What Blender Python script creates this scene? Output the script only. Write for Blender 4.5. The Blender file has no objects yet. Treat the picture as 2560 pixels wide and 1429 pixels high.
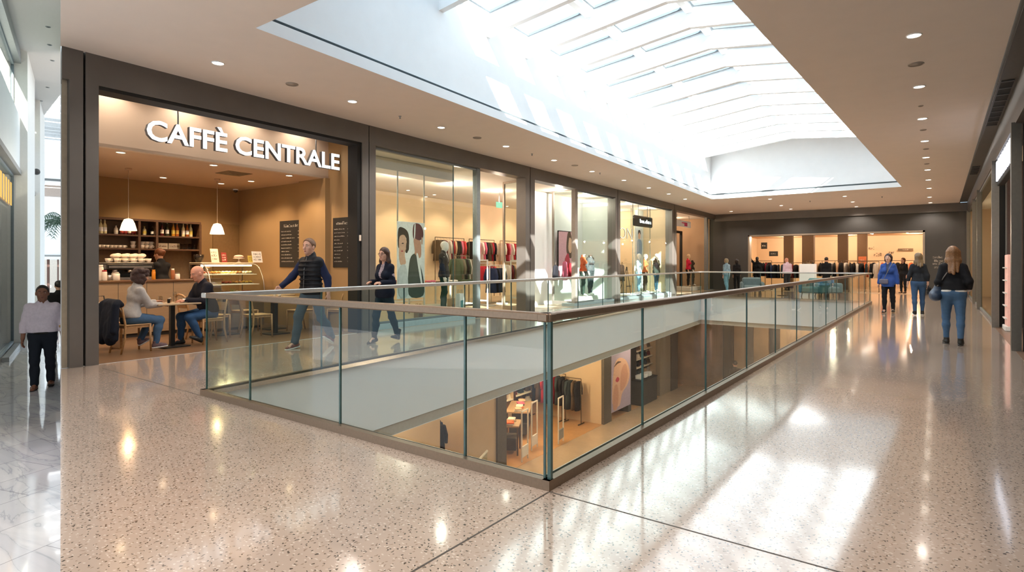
import bpy, math, random
import numpy as np
from mathutils import Matrix, Vector
RND = random.Random(7)
PI = math.pi
scene = bpy.context.scene
COL = scene.collection

# ------------------------------------------------------------------ camera geometry
F_PX, CX, HZ, HC = 1449.0, 1280.0, 660.0, 1.42
YAW = math.radians(36.4)
CF = Vector((-math.sin(YAW), math.cos(YAW), 0)); CR = Vector((math.cos(YAW), math.sin(YAW), 0))
CAM = Vector((0, 0, HC))
def ray(px, py=HZ):
    return CF + CR*((px-CX)/F_PX) + Vector((0, 0, 1))*((HZ-py)/F_PX)
def on_floor(px, py, z=0.0):
    d = ray(px, py); return CAM + d*((z-HC)/d.z)
def on_y(px, py, y):
    d = ray(px, py); return CAM + d*(y/d.y)
def on_x(px, py, x):
    d = ray(px, py); return CAM + d*(x/d.x)
def at_d(px, py, dist):
    return CAM + ray(px, py)*dist

# frame of the shopfront wall: local x = along the wall, y = depth behind it
TW = Vector((-0.0155, 1, 0)).normalized(); NW = Vector((-TW.y, TW.x, 0))
OW = Vector((-9.58, 2.69, 0))
WM = Matrix((( TW.x, NW.x, 0, OW.x), (TW.y, NW.y, 0, OW.y), (0, 0, 1, 0), (0, 0, 0, 1)))
WANG = math.atan2(TW.y, TW.x)
def on_w(px, py, w):
    """(along, height) where the sight line meets the plane w metres behind the shopfront wall"""
    d = ray(px, py); dw = d.dot(NW); k = ((OW-CAM).dot(NW)+w)/dw
    p = CAM + d*k
    return (p-OW).dot(TW), p.z
def sw(px, w=0.0): return on_w(px, HZ, w)[0]
def w_on_s(px, s):
    d = ray(px); k = ((OW-CAM).dot(TW)+s)/d.dot(TW)
    p = CAM + d*k; return (p-OW).dot(NW)
def WP(s, w, z=0.0): return WM @ Vector((s, w, z))
def zc(y): return 4.39-0.007*y

# ------------------------------------------------------------------ materials
def lin(c): return tuple(((v/12.92) if v <= 0.04045 else ((v+0.055)/1.055)**2.4) for v in c)
def hx(h):
    h = h.lstrip('#'); return lin(tuple(int(h[i:i+2], 16)/255 for i in (0, 2, 4)))
MATS = {}
def mat(name, col, rough=0.5, metal=0.0, noise=0.06, scale=18.0, bump=0.0, spec=0.5, emit=0.0, coat=0.0, sub=0.0):
    if name in MATS: return MATS[name]
    m = bpy.data.materials.new(name); m.use_nodes = True; nt = m.node_tree
    b = nt.nodes['Principled BSDF']; c = hx(col) if isinstance(col, str) else col
    b.inputs['Roughness'].default_value = rough; b.inputs['Metallic'].default_value = metal
    b.inputs['Specular IOR Level'].default_value = spec
    if coat: b.inputs['Coat Weight'].default_value = coat; b.inputs['Coat Roughness'].default_value = 0.05
    tc = nt.nodes.new('ShaderNodeTexCoord'); nz = nt.nodes.new('ShaderNodeTexNoise')
    nz.inputs['Scale'].default_value = scale; nz.inputs['Detail'].default_value = 3
    nt.links.new(tc.outputs['Object'], nz.inputs['Vector'])
    rp = nt.nodes.new('ShaderNodeValToRGB')
    rp.color_ramp.elements[0].position = 0.3; rp.color_ramp.elements[1].position = 0.7
    rp.color_ramp.elements[0].color = tuple(v*(1-noise) for v in c)+(1,)
    rp.color_ramp.elements[1].color = tuple(min(1, v*(1+noise)) for v in c)+(1,)
    nt.links.new(nz.outputs['Fac'], rp.inputs['Fac']); nt.links.new(rp.outputs['Color'], b.inputs['Base Color'])
    if bump:
        bp = nt.nodes.new('ShaderNodeBump'); bp.inputs['Strength'].default_value = bump; bp.inputs['Distance'].default_value = 0.01
        nt.links.new(nz.outputs['Fac'], bp.inputs['Height']); nt.links.new(bp.outputs['Normal'], b.inputs['Normal'])
    if emit:
        b.inputs['Emission Color'].default_value = c+(1,); b.inputs['Emission Strength'].default_value = emit
    MATS[name] = m; return m

def node_mat(name):
    m = bpy.data.materials.new(name); m.use_nodes = True
    m.node_tree.nodes.clear(); MATS[name] = m
    return m, m.node_tree.nodes, m.node_tree.links

def glass_mat(name, tint, refl=1.0, rough=0.0):
    """thin pane: tinted see-through with a fresnel mirror on top"""
    m, N, L = node_mat(name)
    out = N.new('ShaderNodeOutputMaterial'); mix = N.new('ShaderNodeMixShader')
    tr = N.new('ShaderNodeBsdfTransparent'); gl = N.new('ShaderNodeBsdfGlossy'); fr = N.new('ShaderNodeFresnel')
    mu = N.new('ShaderNodeMath'); mu.operation = 'MULTIPLY'; mu.inputs[1].default_value = refl; mu.use_clamp = True
    tr.inputs['Color'].default_value = hx(tint)+(1,); gl.inputs['Roughness'].default_value = rough
    fr.inputs['IOR'].default_value = 1.45
    gi = N.new('ShaderNodeNewGeometry'); iv = N.new('ShaderNodeMix'); iv.data_type = 'FLOAT'
    iv.inputs[2].default_value = 1.45; iv.inputs[3].default_value = 1.45
    L.new(fr.outputs['Fac'], mu.inputs[0])
    bf = N.new('ShaderNodeMath'); bf.operation = 'SUBTRACT'; bf.inputs[0].default_value = 1.0
    L.new(gi.outputs['Backfacing'], bf.inputs[1])
    m2 = N.new('ShaderNodeMath'); m2.operation = 'MULTIPLY'
    L.new(mu.outputs[0], m2.inputs[0]); L.new(bf.outputs[0], m2.inputs[1])
    L.new(m2.outputs[0], mix.inputs['Fac']); L.new(tr.outputs[0], mix.inputs[1]); L.new(gl.outputs[0], mix.inputs[2])
    L.new(mix.outputs[0], out.inputs['Surface'])
    return m

def emit_mat(name, col, strength):
    m, N, L = node_mat(name)
    out = N.new('ShaderNodeOutputMaterial'); e = N.new('ShaderNodeEmission')
    e.inputs['Color'].default_value = hx(col)+(1,); e.inputs['Strength'].default_value = strength
    L.new(e.outputs[0], out.inputs['Surface']); return m

def terrazzo(name, base, flecks, scale=1.0, rough=0.15):
    m, N, L = node_mat(name)
    out = N.new('ShaderNodeOutputMaterial'); b = N.new('ShaderNodeBsdfPrincipled'); L.new(b.outputs[0], out.inputs['Surface'])
    tc = N.new('ShaderNodeTexCoord'); cur = None
    n0 = N.new('ShaderNodeTexNoise'); n0.inputs['Scale'].default_value = 1.3; n0.inputs['Detail'].default_value = 4
    L.new(tc.outputs['Object'], n0.inputs['Vector'])
    r0 = N.new('ShaderNodeValToRGB'); r0.color_ramp.elements[0].position = .3; r0.color_ramp.elements[1].position = .7
    c = hx(base); r0.color_ramp.elements[0].color = tuple(v*.93 for v in c)+(1,); r0.color_ramp.elements[1].color = tuple(v*1.06 for v in c)+(1,)
    L.new(n0.outputs['Fac'], r0.inputs['Fac']); cur = r0.outputs['Color']
    # distorted coordinates make angular chips rather than dots
    nd = N.new('ShaderNodeTexNoise'); nd.inputs['Scale'].default_value = 30*scale; nd.inputs['Detail'].default_value = 2
    L.new(tc.outputs['Object'], nd.inputs['Vector'])
    va = N.new('ShaderNodeVectorMath'); va.operation = 'MULTIPLY_ADD'; va.inputs[1].default_value = (.035/scale,)*3
    L.new(nd.outputs['Color'], va.inputs[0]); L.new(tc.outputs['Object'], va.inputs[2])
    for i, (col, sc, thr, keep) in enumerate(flecks):
        v = N.new('ShaderNodeTexVoronoi'); v.voronoi_dimensions = '2D'; v.inputs['Scale'].default_value = sc*scale
        mp = N.new('ShaderNodeMapping'); mp.inputs['Location'].default_value = (i*3.7, i*1.9, 0)
        mp.inputs['Rotation'].default_value = (0, 0, i*.9); mp.inputs['Scale'].default_value = (1, 1.7 if i % 2 else .75, 1)
        L.new(va.outputs[0], mp.inputs['Vector']); L.new(mp.outputs[0], v.inputs['Vector'])
        lt = N.new('ShaderNodeMath'); lt.operation = 'LESS_THAN'; lt.inputs[1].default_value = thr
        L.new(v.outputs['Distance'], lt.inputs[0])
        sp = N.new('ShaderNodeSeparateColor'); L.new(v.outputs['Color'], sp.inputs[0])
        kp = N.new('ShaderNodeMath'); kp.operation = 'LESS_THAN'; kp.inputs[1].default_value = keep; L.new(sp.outputs[0], kp.inputs[0])
        ml = N.new('ShaderNodeMath'); ml.operation = 'MULTIPLY'; L.new(lt.outputs[0], ml.inputs[0]); L.new(kp.outputs[0], ml.inputs[1])
        mx = N.new('ShaderNodeMix'); mx.data_type = 'RGBA'
        L.new(ml.outputs[0], mx.inputs[0]); L.new(cur, mx.inputs[6]); mx.inputs[7].default_value = hx(col)+(1,)
        cur = mx.outputs[2]
    L.new(cur, b.inputs['Base Color']); b.inputs['Roughness'].default_value = rough
    b.inputs['IOR'].default_value = 1.55; b.inputs['Coat Weight'].default_value = .75; b.inputs['Coat Roughness'].default_value = .075
    b.inputs['Coat IOR'].default_value = 1.75
    return m

def marble(name):
    m, N, L = node_mat(name)
    out = N.new('ShaderNodeOutputMaterial'); b = N.new('ShaderNodeBsdfPrincipled'); L.new(b.outputs[0], out.inputs['Surface'])
    tc = N.new('ShaderNodeTexCoord'); mp = N.new('ShaderNodeMapping'); mp.inputs['Rotation'].default_value = (0, 0, .95)
    mp.inputs['Scale'].default_value = (.35, 1.6, 1); L.new(tc.outputs['Object'], mp.inputs['Vector'])
    nz = N.new('ShaderNodeTexNoise'); nz.inputs['Scale'].default_value = 1.6; nz.inputs['Detail'].default_value = 7; nz.inputs['Distortion'].default_value = 1.2
    L.new(mp.outputs[0], nz.inputs['Vector'])
    rp = N.new('ShaderNodeValToRGB'); e = rp.color_ramp.elements
    e[0].position = .40; e[0].color = hx('#d5d6da')+(1,); e[1].position = .60; e[1].color = hx('#e2e2e3')+(1,)
    x = e.new(.495); x.color = hx('#cfd1d5')+(1,); x = e.new(.505); x.color = hx('#b3b6bd')+(1,); x = e.new(.515); x.color = hx('#d4d5d8')+(1,)
    L.new(nz.outputs['Fac'], rp.inputs['Fac'])
    br = N.new('ShaderNodeTexBrick'); br.inputs['Scale'].default_value = 1.0; br.inputs['Mortar Size'].default_value = .004
    br.inputs['Brick Width'].default_value = 1.2; br.inputs['Row Height'].default_value = .6
    br.inputs['Color1'].default_value = (1, 1, 1, 1); br.inputs['Color2'].default_value = (.93, .93, .95, 1); br.inputs['Mortar'].default_value = (.45, .45, .47, 1)
    mp2 = N.new('ShaderNodeMapping'); mp2.inputs['Rotation'].default_value = (0, 0, -.3+PI/2); L.new(tc.outputs['Object'], mp2.inputs['Vector'])
    L.new(mp2.outputs[0], br.inputs['Vector'])
    mx = N.new('ShaderNodeMix'); mx.data_type = 'RGBA'; mx.blend_type = 'MULTIPLY'; mx.inputs[0].default_value = 1
    L.new(rp.outputs['Color'], mx.inputs[6]); L.new(br.outputs['Color'], mx.inputs[7]); L.new(mx.outputs[2], b.inputs['Base Color'])
    b.inputs['Roughness'].default_value = .08; b.inputs['Coat Weight'].default_value = .5; b.inputs['Coat Roughness'].default_value = .03
    return m

def wood(name, c1, c2, scale=2.0, rough=.45):
    m, N, L = node_mat(name)
    out = N.new('ShaderNodeOutputMaterial'); b = N.new('ShaderNodeBsdfPrincipled'); L.new(b.outputs[0], out.inputs['Surface'])
    tc = N.new('ShaderNodeTexCoord'); mp = N.new('ShaderNodeMapping'); mp.inputs['Scale'].default_value = (1.2*scale, 14*scale, 14*scale)
    L.new(tc.outputs['Object'], mp.inputs['Vector'])
    nz = N.new('ShaderNodeTexNoise'); nz.inputs['Scale'].default_value = 1; nz.inputs['Detail'].default_value = 5; nz.inputs['Distortion'].default_value = .6
    L.new(mp.outputs[0], nz.inputs['Vector'])
    rp = N.new('ShaderNodeValToRGB'); rp.color_ramp.elements[0].position = .3; rp.color_ramp.elements[1].position = .7
    rp.color_ramp.elements[0].color = hx(c1)+(1,); rp.color_ramp.elements[1].color = hx(c2)+(1,)
    L.new(nz.outputs['Fac'], rp.inputs['Fac']); L.new(rp.outputs['Color'], b.inputs['Base Color'])
    b.inputs['Roughness'].default_value = rough
    return m

# ------------------------------------------------------------------ mesh builder
class MB:
    def __init__(self, m=None): self.v = []; self.f = []; self.mi = []; self.m = m; self.cur = 0; self.sm = []; self.smooth = False
    def add(self, vs, fs):
        o = len(self.v)
        for p in vs:
            p = Vector(p)
            if self.m is not None: p = self.m @ p
            self.v.append(p)
        for f in fs: self.f.append(tuple(i+o for i in f)); self.mi.append(self.cur); self.sm.append(self.smooth)
        return self
    def box(self, x0, x1, y0, y1, z0, z1, b=0.0):
        x0, x1 = min(x0, x1), max(x0, x1); y0, y1 = min(y0, y1), max(y0, y1); z0, z1 = min(z0, z1), max(z0, z1)
        b = min(b, (x1-x0)*.45, (y1-y0)*.45, (z1-z0)*.45)
        if b <= 0:
            vs = [(x, y, z) for z in (z0, z1) for y in (y0, y1) for x in (x0, x1)]
            return self.add(vs, [(0, 2, 3, 1), (4, 5, 7, 6), (0, 1, 5, 4), (2, 6, 7, 3), (0, 4, 6, 2), (1, 3, 7, 5)])
        # chamfered box: each corner becomes three points
        vs = []; idx = {}
        for cx in (0, 1):
            for cy in (0, 1):
                for cz in (0, 1):
                    X = (x0, x1)[cx]; Y = (y0, y1)[cy]; Z = (z0, z1)[cz]
                    sx, sy, sz = (1, -1)[cx]*b, (1, -1)[cy]*b, (1, -1)[cz]*b
                    idx[(cx, cy, cz)] = len(vs)
                    vs += [(X, Y+sy, Z+sz), (X+sx, Y, Z+sz), (X+sx, Y+sy, Z)]
        I = lambda c, a: idx[c]+a
        fs = []
        for a in range(3):
            o = [i for i in range(3) if i != a]
            for s in (0, 1):
                q = []
                for u, w in ((0, 0), (1, 0), (1, 1), (0, 1)):
                    c = [0, 0, 0]; c[a] = s; c[o[0]] = u; c[o[1]] = w; q.append(I(tuple(c), a))
                flip = (s == 0) != (a == 1)
                fs.append(tuple(q[::-1]) if flip else tuple(q))
        for a in range(3):           # edges along axis a
            o = [i for i in range(3) if i != a]
            for u in (0, 1):
                for w in (0, 1):
                    c0 = [0, 0, 0]; c0[o[0]] = u; c0[o[1]] = w; c1 = list(c0); c1[a] = 1
                    q = [I(tuple(c0), o[0]), I(tuple(c1), o[0]), I(tuple(c1), o[1]), I(tuple(c0), o[1])]
                    flip = ((u+w) % 2 == 0) == (a == 1)
                    fs.append(tuple(q) if flip else tuple(q[::-1]))
        for c, i in idx.items():
            fs.append((i, i+1, i+2) if sum(c) % 2 else (i+2, i+1, i))
        return self.add(vs, fs)
    def prism(self, pts, z0, z1):
        n = len(pts); vs = [(p[0], p[1], z0) for p in pts]+[(p[0], p[1], z1) for p in pts]
        fs = [tuple(range(n))[::-1], tuple(range(n, 2*n))]+[(i, (i+1) % n, (i+1) % n+n, i+n) for i in range(n)]
        return self.add(vs, fs)
    def hull(self, a, b):
        """loft between two loops of equal length, capped"""
        n = len(a); fs = [tuple(range(n))[::-1], tuple(range(n, 2*n))]+[(i, (i+1) % n, (i+1) % n+n, i+n) for i in range(n)]
        return self.add(list(a)+list(b), fs)
    def tube(self, pts, r, n=8, cap=True, closed=False):
        pts = [Vector(p) for p in pts]; k = len(pts); rs = r if isinstance(r, (list, tuple)) else [r]*k
        vs = []; up = None
        for i, p in enumerate(pts):
            if closed: t = pts[(i+1) % k]-pts[i-1]
            else: t = (pts[min(i+1, k-1)]-pts[max(i-1, 0)])
            t = t.normalized() if t.length > 1e-9 else Vector((0, 0, 1))
            if up is None:
                up = Vector((0, 0, 1)) if abs(t.z) < .9 else Vector((1, 0, 0))
            x = up.cross(t)
            if x.length < 1e-6: x = Vector((1, 0, 0)).cross(t)
            x.normalize(); y = t.cross(x).normalized(); up = y
            for j in range(n):
                a = 2*PI*j/n; vs.append(p+(x*math.cos(a)+y*math.sin(a))*rs[i])
        fs = []
        for i in range(k if closed else k-1):
            i2 = (i+1) % k
            for j in range(n): fs.append((i*n+j, i*n+(j+1) % n, i2*n+(j+1) % n, i2*n+j))
        if cap and not closed: fs += [tuple(range(n))[::-1], tuple(range((k-1)*n, k*n))]
        s = self.smooth; self.smooth = True; self.add(vs, fs); self.smooth = s; return self
    def lathe(self, prof, n=16, cx=0, cy=0, cz=0, cap=True):
        vs = []; k = len(prof)
        for r, z in prof:
            for j in range(n):
                a = 2*PI*j/n; vs.append((cx+r*math.cos(a), cy+r*math.sin(a), cz+z))
        fs = [(i*n+j, i*n+(j+1) % n, (i+1)*n+(j+1) % n, (i+1)*n+j) for i in range(k-1) for j in range(n)]
        if cap: fs += [tuple(range(n))[::-1], tuple(range((k-1)*n, k*n))]
        s = self.smooth; self.smooth = True; self.add(vs, fs); self.smooth = s; return self
    def ball(self, c, rx, ry=None, rz=None, n=10, m=7):
        ry = rx if ry is None else ry; rz = rx if rz is None else rz
        vs = [(c[0], c[1], c[2]-rz)]
        for i in range(1, m):
            t = -PI/2+PI*i/m
            for j in range(n):
                a = 2*PI*j/n; vs.append((c[0]+rx*math.cos(t)*math.cos(a), c[1]+ry*math.cos(t)*math.sin(a), c[2]+rz*math.sin(t)))
        vs.append((c[0], c[1], c[2]+rz)); L = len(vs)-1
        fs = [(0, 1+(j+1) % n, 1+j) for j in range(n)]
        for i in range(m-2):
            for j in range(n): fs.append((1+i*n+j, 1+i*n+(j+1) % n, 1+(i+1)*n+(j+1) % n, 1+(i+1)*n+j))
        fs += [(1+(m-2)*n+j, 1+(m-2)*n+(j+1) % n, L) for j in range(n)]
        s = self.smooth; self.smooth = True; self.add(vs, fs); self.smooth = s; return self
    def grid(self, fn, nu, nv, thick=0.0):
        vs = [fn(i/nu, j/nv) for j in range(nv+1) for i in range(nu+1)]
        fs = [(j*(nu+1)+i, j*(nu+1)+i+1, (j+1)*(nu+1)+i+1, (j+1)*(nu+1)+i) for j in range(nv) for i in range(nu)]
        s = self.smooth; self.smooth = True; self.add(vs, fs); self.smooth = s; return self
    def build(self, name, m, parent=None, loc=None, rotz=0.0):
        me = bpy.data.meshes.new(name); me.from_pydata([tuple(p) for p in self.v], [], self.f)
        ms = m if isinstance(m, (list, tuple)) else [m]
        for q in ms: me.materials.append(q)
        if len(ms) > 1: me.polygons.foreach_set('material_index', self.mi)
        me.polygons.foreach_set('use_smooth', self.sm); me.update()
        o = bpy.data.objects.new(name, me); COL.objects.link(o)
        if parent is not None: o.parent = parent
        if loc is not None: o.location = loc
        if rotz: o.rotation_euler = (0, 0, rotz)
        return o

def tag(o, label=None, cat=None, group=None, kind=None):
    if label: o['label'] = label
    if cat: o['category'] = cat
    if group: o['group'] = group
    if kind: o['kind'] = kind
    return o
def thing(name, label, cat, loc=(0, 0, 0), rotz=0.0, group=None):
    o = bpy.data.objects.new(name, None); o.empty_display_size = .1; COL.objects.link(o)
    o.location = loc; o.rotation_euler = (0, 0, rotz)
    return tag(o, label, cat, group)
def thingW(name, label, cat, s, w, z=0.0, rot=0.0, group=None):
    return thing(name, label, cat, WP(s, w, z), WANG+rot, group)
def struct(name, mb, m, label=None, cat=None):
    o = mb.build(name, m); o['kind'] = 'structure'
    if label: o['label'] = label
    if cat: o['category'] = cat
    return o
def dup(o, parent=None):
    c = o.copy(); COL.objects.link(c); c.parent = parent
    for ch in o.children: dup(ch, c)
    return c
def place(o, loc, rotz=0.0, label=None, group=None, scale=None):
    o.location = loc; o.rotation_euler = (0, 0, rotz)
    if label: o['label'] = label
    if group: o['group'] = group
    if scale: o.scale = scale
    return o
ORD = ['first', 'second', 'third', 'fourth', 'fifth', 'sixth', 'seventh', 'eighth', 'ninth', 'tenth', 'eleventh', 'twelfth', 'thirteenth',
       'fourteenth', 'fifteenth', 'sixteenth', 'seventeenth', 'eighteenth', 'nineteenth', 'twentieth', 'twenty-first', 'twenty-second', 'twenty-third', 'twenty-fourth']

def light(kind, name, loc, power, col='#ffffff', size=.1, target=None, spot=120, blend=.6):
    l = bpy.data.lights.new(name, kind); l.energy = power; l.color = hx(col)
    if kind == 'POINT': l.shadow_soft_size = size
    if kind == 'SPOT': l.shadow_soft_size = size; l.spot_size = math.radians(spot); l.spot_blend = blend
    if kind == 'SUN': l.angle = size
    o = bpy.data.objects.new(name, l); COL.objects.link(o); o.location = loc
    if target is not None:
        d = Vector(target); o.rotation_euler = d.to_track_quat('-Z', 'Y').to_euler()
    return o

def text_mesh(body, size, depth, off=0.0, spacing=1.0):
    """built-in font -> list of (verts, faces), centred on x, baseline z = 0, standing in the xz plane facing -y"""
    cu = bpy.data.curves.new('lettering', 'FONT'); cu.body = body; cu.size = size; cu.extrude = depth/2; cu.offset = off
    cu.space_character = spacing; cu.resolution_u = 3
    o = bpy.data.objects.new('lettering', cu); COL.objects.link(o)
    dg = bpy.context.evaluated_depsgraph_get(); me = bpy.data.meshes.new_from_object(o.evaluated_get(dg))
    vs = [Vector((v.co.x, -v.co.z, v.co.y)) for v in me.vertices]; fs = [tuple(p.vertices) for p in me.polygons]
    bpy.data.objects.remove(o); bpy.data.curves.remove(cu); bpy.data.meshes.remove(me)
    return vs, fs
def scribble(mb, x0, x1, z, h, y=0.0, seed=0, gap=.35):
    """a line of illegible writing: short strokes grouped like words"""
    r = random.Random(seed); x = x0; st = h*.13
    while x < x1-h*.4:
        for _ in range(r.randint(3, 7)):
            if x > x1-h*.4: break
            hh = h*r.choice((.6, .6, .75, 1.0)); k = r.random()
            if k < .6: mb.box(x, x+st, y-.002, y, z, z+hh)
            if k > .25: mb.box(x, x+h*.38, y-.002, y, z+hh-st, z+hh)
            if k > .5: mb.box(x, x+h*.36, y-.002, y, z, z+st)
            if k < .3: mb.box(x+h*.25, x+h*.25+st, y-.002, y, z, z+hh*.9)
            x += h*.52
        x += h*gap
    return mb
# ------------------------------------------------------------------ shared materials
M_TERR = terrazzo('terrazzo', '#bda999', [('#9d8877', 34, .17, .5), ('#d6c5b6', 27, .2, .45), ('#4a3d32', 38, .17, .32), ('#332a22', 24, .13, .26)])
M_MARB = marble('marble')
M_CEIL = mat('ceiling_plaster', '#dcd1c6', .9, noise=.015, scale=3)
M_WHITE = mat('white_plaster', '#f1f3f4', .7, noise=.012, scale=4)
M_FASC = mat('white_fascia', '#e6e9ea', .6, noise=.012, scale=2)
M_BEIGE = mat('beige_band', '#b3a796', .8, noise=.03)
M_DARK = mat('dark_metal', '#68625c', .42, .3, noise=.05, scale=3)
M_DARKW = mat('dark_panel', '#3e3b37', .55, noise=.06, scale=2)
M_BLACK = mat('black_gap', '#16130f', .8)
M_STEEL = mat('brushed_steel', '#b5ab9f', .28, .9, noise=.05, scale=60)
M_BRONZE = mat('bronze_steel', '#86725f', .38, .65, noise=.06, scale=50)
M_GREYM = mat('grey_metal', '#8f9394', .4, .5)
M_FRAME = mat('pane_frame', '#6f7a80', .5)
M_GLASS = glass_mat('rail_glass', '#e2eeea', 1.1)
M_EDGE = mat('glass_edge', '#3f5b58', .15, .1, noise=.1)
M_SHOPG = glass_mat('shop_glass', '#e6efe9', 1.25)
M_SKYG = glass_mat('sky_glass', '#eef6fb', .6)
M_LAMP = emit_mat('lamp_warm', '#fff0dc', 9.0)
M_LAMPC = emit_mat('lamp_cafe', '#ffdcae', 9.0)

def wallx(y): return -9.58-0.0155*(y-2.69)/TW.y*1.0
VO = [(-6.45, 3.05), (-1.96, 3.05), (-1.98, 24.9), (-8.45, 25.3)]        # the opening in the floor
YB = 32.7                                                               # far wall
XR, XE = 1.0, 0.72                                                      # shopfronts on the corridor side, ceiling edge
RAD = Vector((-1.22, .3429, 0)).normalized()

# ------------------------------------------------------------------ floors
mb = MB()
def poly(mb, pts, z): mb.add([(p[0], p[1], z(p[1]) if callable(z) else z) for p in pts], [tuple(range(len(pts)))])
w3, w25, wB = (wallx(3.05), 3.05), (wallx(25.3), 25.3), (wallx(YB), YB)
poly(mb, [(-9.58, 2.69), (-3.0, .842), (-3.0, -6), (XR, -6), (XR, 3.05), VO[1], VO[0], w3], 0)
poly(mb, [w3, VO[0], VO[3], w25], 0)
poly(mb, [VO[1], (XR, 3.05), (XR, 24.9), VO[2]], 0)
poly(mb, [w25, VO[3], VO[2], (XR, 24.9), (XR, YB), wB], 0)
struct('floor', mb, M_TERR)
mb = MB()                                                             # edge of the raised floor along the marble hall
for a, b in (((-9.58, 2.69), (-3.0, .842)), ((-3.0, .842), (-3.0, -6))):
    mb.add([(a[0], a[1], 0), (b[0], b[1], 0), (b[0], b[1], -.9), (a[0], a[1], -.9)], [(0, 3, 2, 1)])
struct('trim_floor_edge', mb, M_TERR)
# thin joints that carry on from the edges of the opening
M_JOINT = mat('joint', '#4b423a', .6)
mb = MB()
mb.box(-9.2, VO[0][0]-.02, 3.044, 3.056, 0, .0008); mb.box(VO[1][0], XR, 3.044, 3.056, 0, .0008)
mb.box(-1.966, -1.954, -4, 3.044, 0, .0008)
struct('trim_floor_joint', mb, M_JOINT)
# ceiling of the storey below / slab faces of the opening
mb = MB(); mb2 = MB()
inner = [(-6.40, 3.10), (-2.02, 3.10), (-2.04, 24.84), (-8.38, 25.24)]
for i in range(4):
    a, b = inner[i], inner[(i+1) % 4]
    mb.add([(a[0], a[1], .028), (b[0], b[1], .028), (b[0], b[1], -1.0), (a[0], a[1], -1.0)], [(0, 1, 2, 3)])
    oa, ob = VO[i], VO[(i+1) % 4]
    mb.add([(oa[0], oa[1], .028), (ob[0], ob[1], .028), (b[0], b[1], .028), (a[0], a[1], .028)], [(0, 1, 2, 3)])
    c = Vector((-4.7, 14, 0)); k = .988
    a2 = Vector((a[0], a[1], 0)); b2 = Vector((b[0], b[1], 0)); a2 += (a2-c)*.006; b2 += (b2-c)*.006
    mb2.add([(a2.x, a2.y, -1.0), (b2.x, b2.y, -1.0), (b2.x, b2.y, -1.17), (a2.x, a2.y, -1.17)], [(0, 1, 2, 3)])
    mb2.add([(a[0], a[1], -1.0), (b[0], b[1], -1.0), (b2.x, b2.y, -1.0), (a2.x, a2.y, -1.0)], [(0, 1, 2, 3)])
struct('trim_slab_fascia', mb, M_FASC); struct('trim_slab_band', mb2, M_BEIGE)
mb = MB()
L = (-15, -2, 6, 44)
o4 = [(-20, -6), (8, -6), (8, 44), (-20, 44)]
poly(mb, [o4[0], o4[1], inner[1], inner[0]], -1.17); poly(mb, [o4[1], o4[2], inner[2], inner[1]], -1.17)
poly(mb, [o4[2], o4[3], inner[3], inner[2]], -1.17); poly(mb, [o4[3], o4[0], inner[0], inner[3]], -1.17)
struct('ceiling_lower', mb, M_CEIL)
mb = MB(); poly(mb, [(-9.6, -6), (8, -6), (8, 44), (-10.3, 44)], -4.4)
M_LFLOOR = mat('lower_tile', '#b79c7e', .18, noise=.06, scale=2)
struct('floor_lower', mb, M_LFLOOR)

# ------------------------------------------------------------------ ceiling with the skylight well
SA, SB, SC, SD = (-6.86, 3.92), (-7.89, 25.2), (-1.09, 25.2), (-1.96, 3.92)
def sxl(y): return SA[0]+(SB[0]-SA[0])*(y-3.92)/21.28
def sxr(y): return SD[0]+(SC[0]-SD[0])*(y-3.92)/21.28
mb = MB()
cw = lambda y: (wallx(y), y)
poly(mb, [(-9.58, 2.69), (-6.7, 1.883), (-6.7, -6), (XE, -6), (XE, 3.92), SD, SA, cw(3.92)][::-1], zc)
poly(mb, [cw(3.92), SA, SB, cw(25.2)][::-1], zc); poly(mb, [SD, (XE, 3.92), (XE, 25.2), SC][::-1], zc)
poly(mb, [cw(25.2), SB, SC, (XE, 25.2), (XE, YB), cw(YB)][::-1], zc)
struct('ceiling', mb, M_CEIL)
mb = MB()                                                             # ceiling edge towards the marble hall
for a, b in (((-9.58, 2.69), (-6.7, 1.883)), ((-6.7, 1.883), (-6.7, -6))):
    mb.add([(a[0], a[1], zc(a[1])), (b[0], b[1], zc(b[1])), (b[0], b[1], 7.2), (a[0], a[1], 7.2)], [(0, 1, 2, 3)])
struct('trim_ceiling_edge', mb, M_WHITE)
ZW = 6.34
def ring(off, z):  # well outline moved outwards by off; z number or 'c' (follows the ceiling) + dz
    pts = [(SA[0]-off, SA[1]-off), (SB[0]-off, SB[1]+off), (SC[0]+off, SC[1]+off), (SD[0]+off, SD[1]-off)]
    return [(p[0], p[1], z(p[1])) for p in pts]
def band(mb, r0, r1):
    n = 4
    mb.add(r0+r1, [(i, (i+1) % n, (i+1) % n+n, i+n) for i in range(n)])
mb = MB()
band(mb, ring(0, zc), ring(0, lambda y: zc(y)+.17))
band(mb, ring(0, lambda y: zc(y)+.17), ring(.13, lambda y: zc(y)+.17))
struct('trim_skylight_lip', mb, M_WHITE)
mb = MB(); band(mb, ring(.13, lambda y: zc(y)+.17), ring(.13, lambda y: zc(y)+.23)); band(mb, ring(.13, lambda y: zc(y)+.23), ring(.05, lambda y: zc(y)+.23))
struct('trim_skylight_groove', mb, mat('groove_shade', '#7f8789', .8))  # shade of the recess is put into the grey colour
mb = MB()
r0, r1 = ring(.05, lambda y: zc(y)+.23), ring(.05, lambda y: 7.0)
r1[0] = (r1[0][0], r1[0][1], ZW); r1[1] = (r1[1][0], r1[1][1], ZW); r1[2] = (r1[2][0], r1[2][1], ZW); r1[3] = (r1[3][0], r1[3][1], ZW)
mb.add(r0+r1, [(0, 1, 5, 4), (2, 3, 7, 6)])
def ridge(y): return (-4.1-.037*(y-11.73), 6.70)
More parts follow.
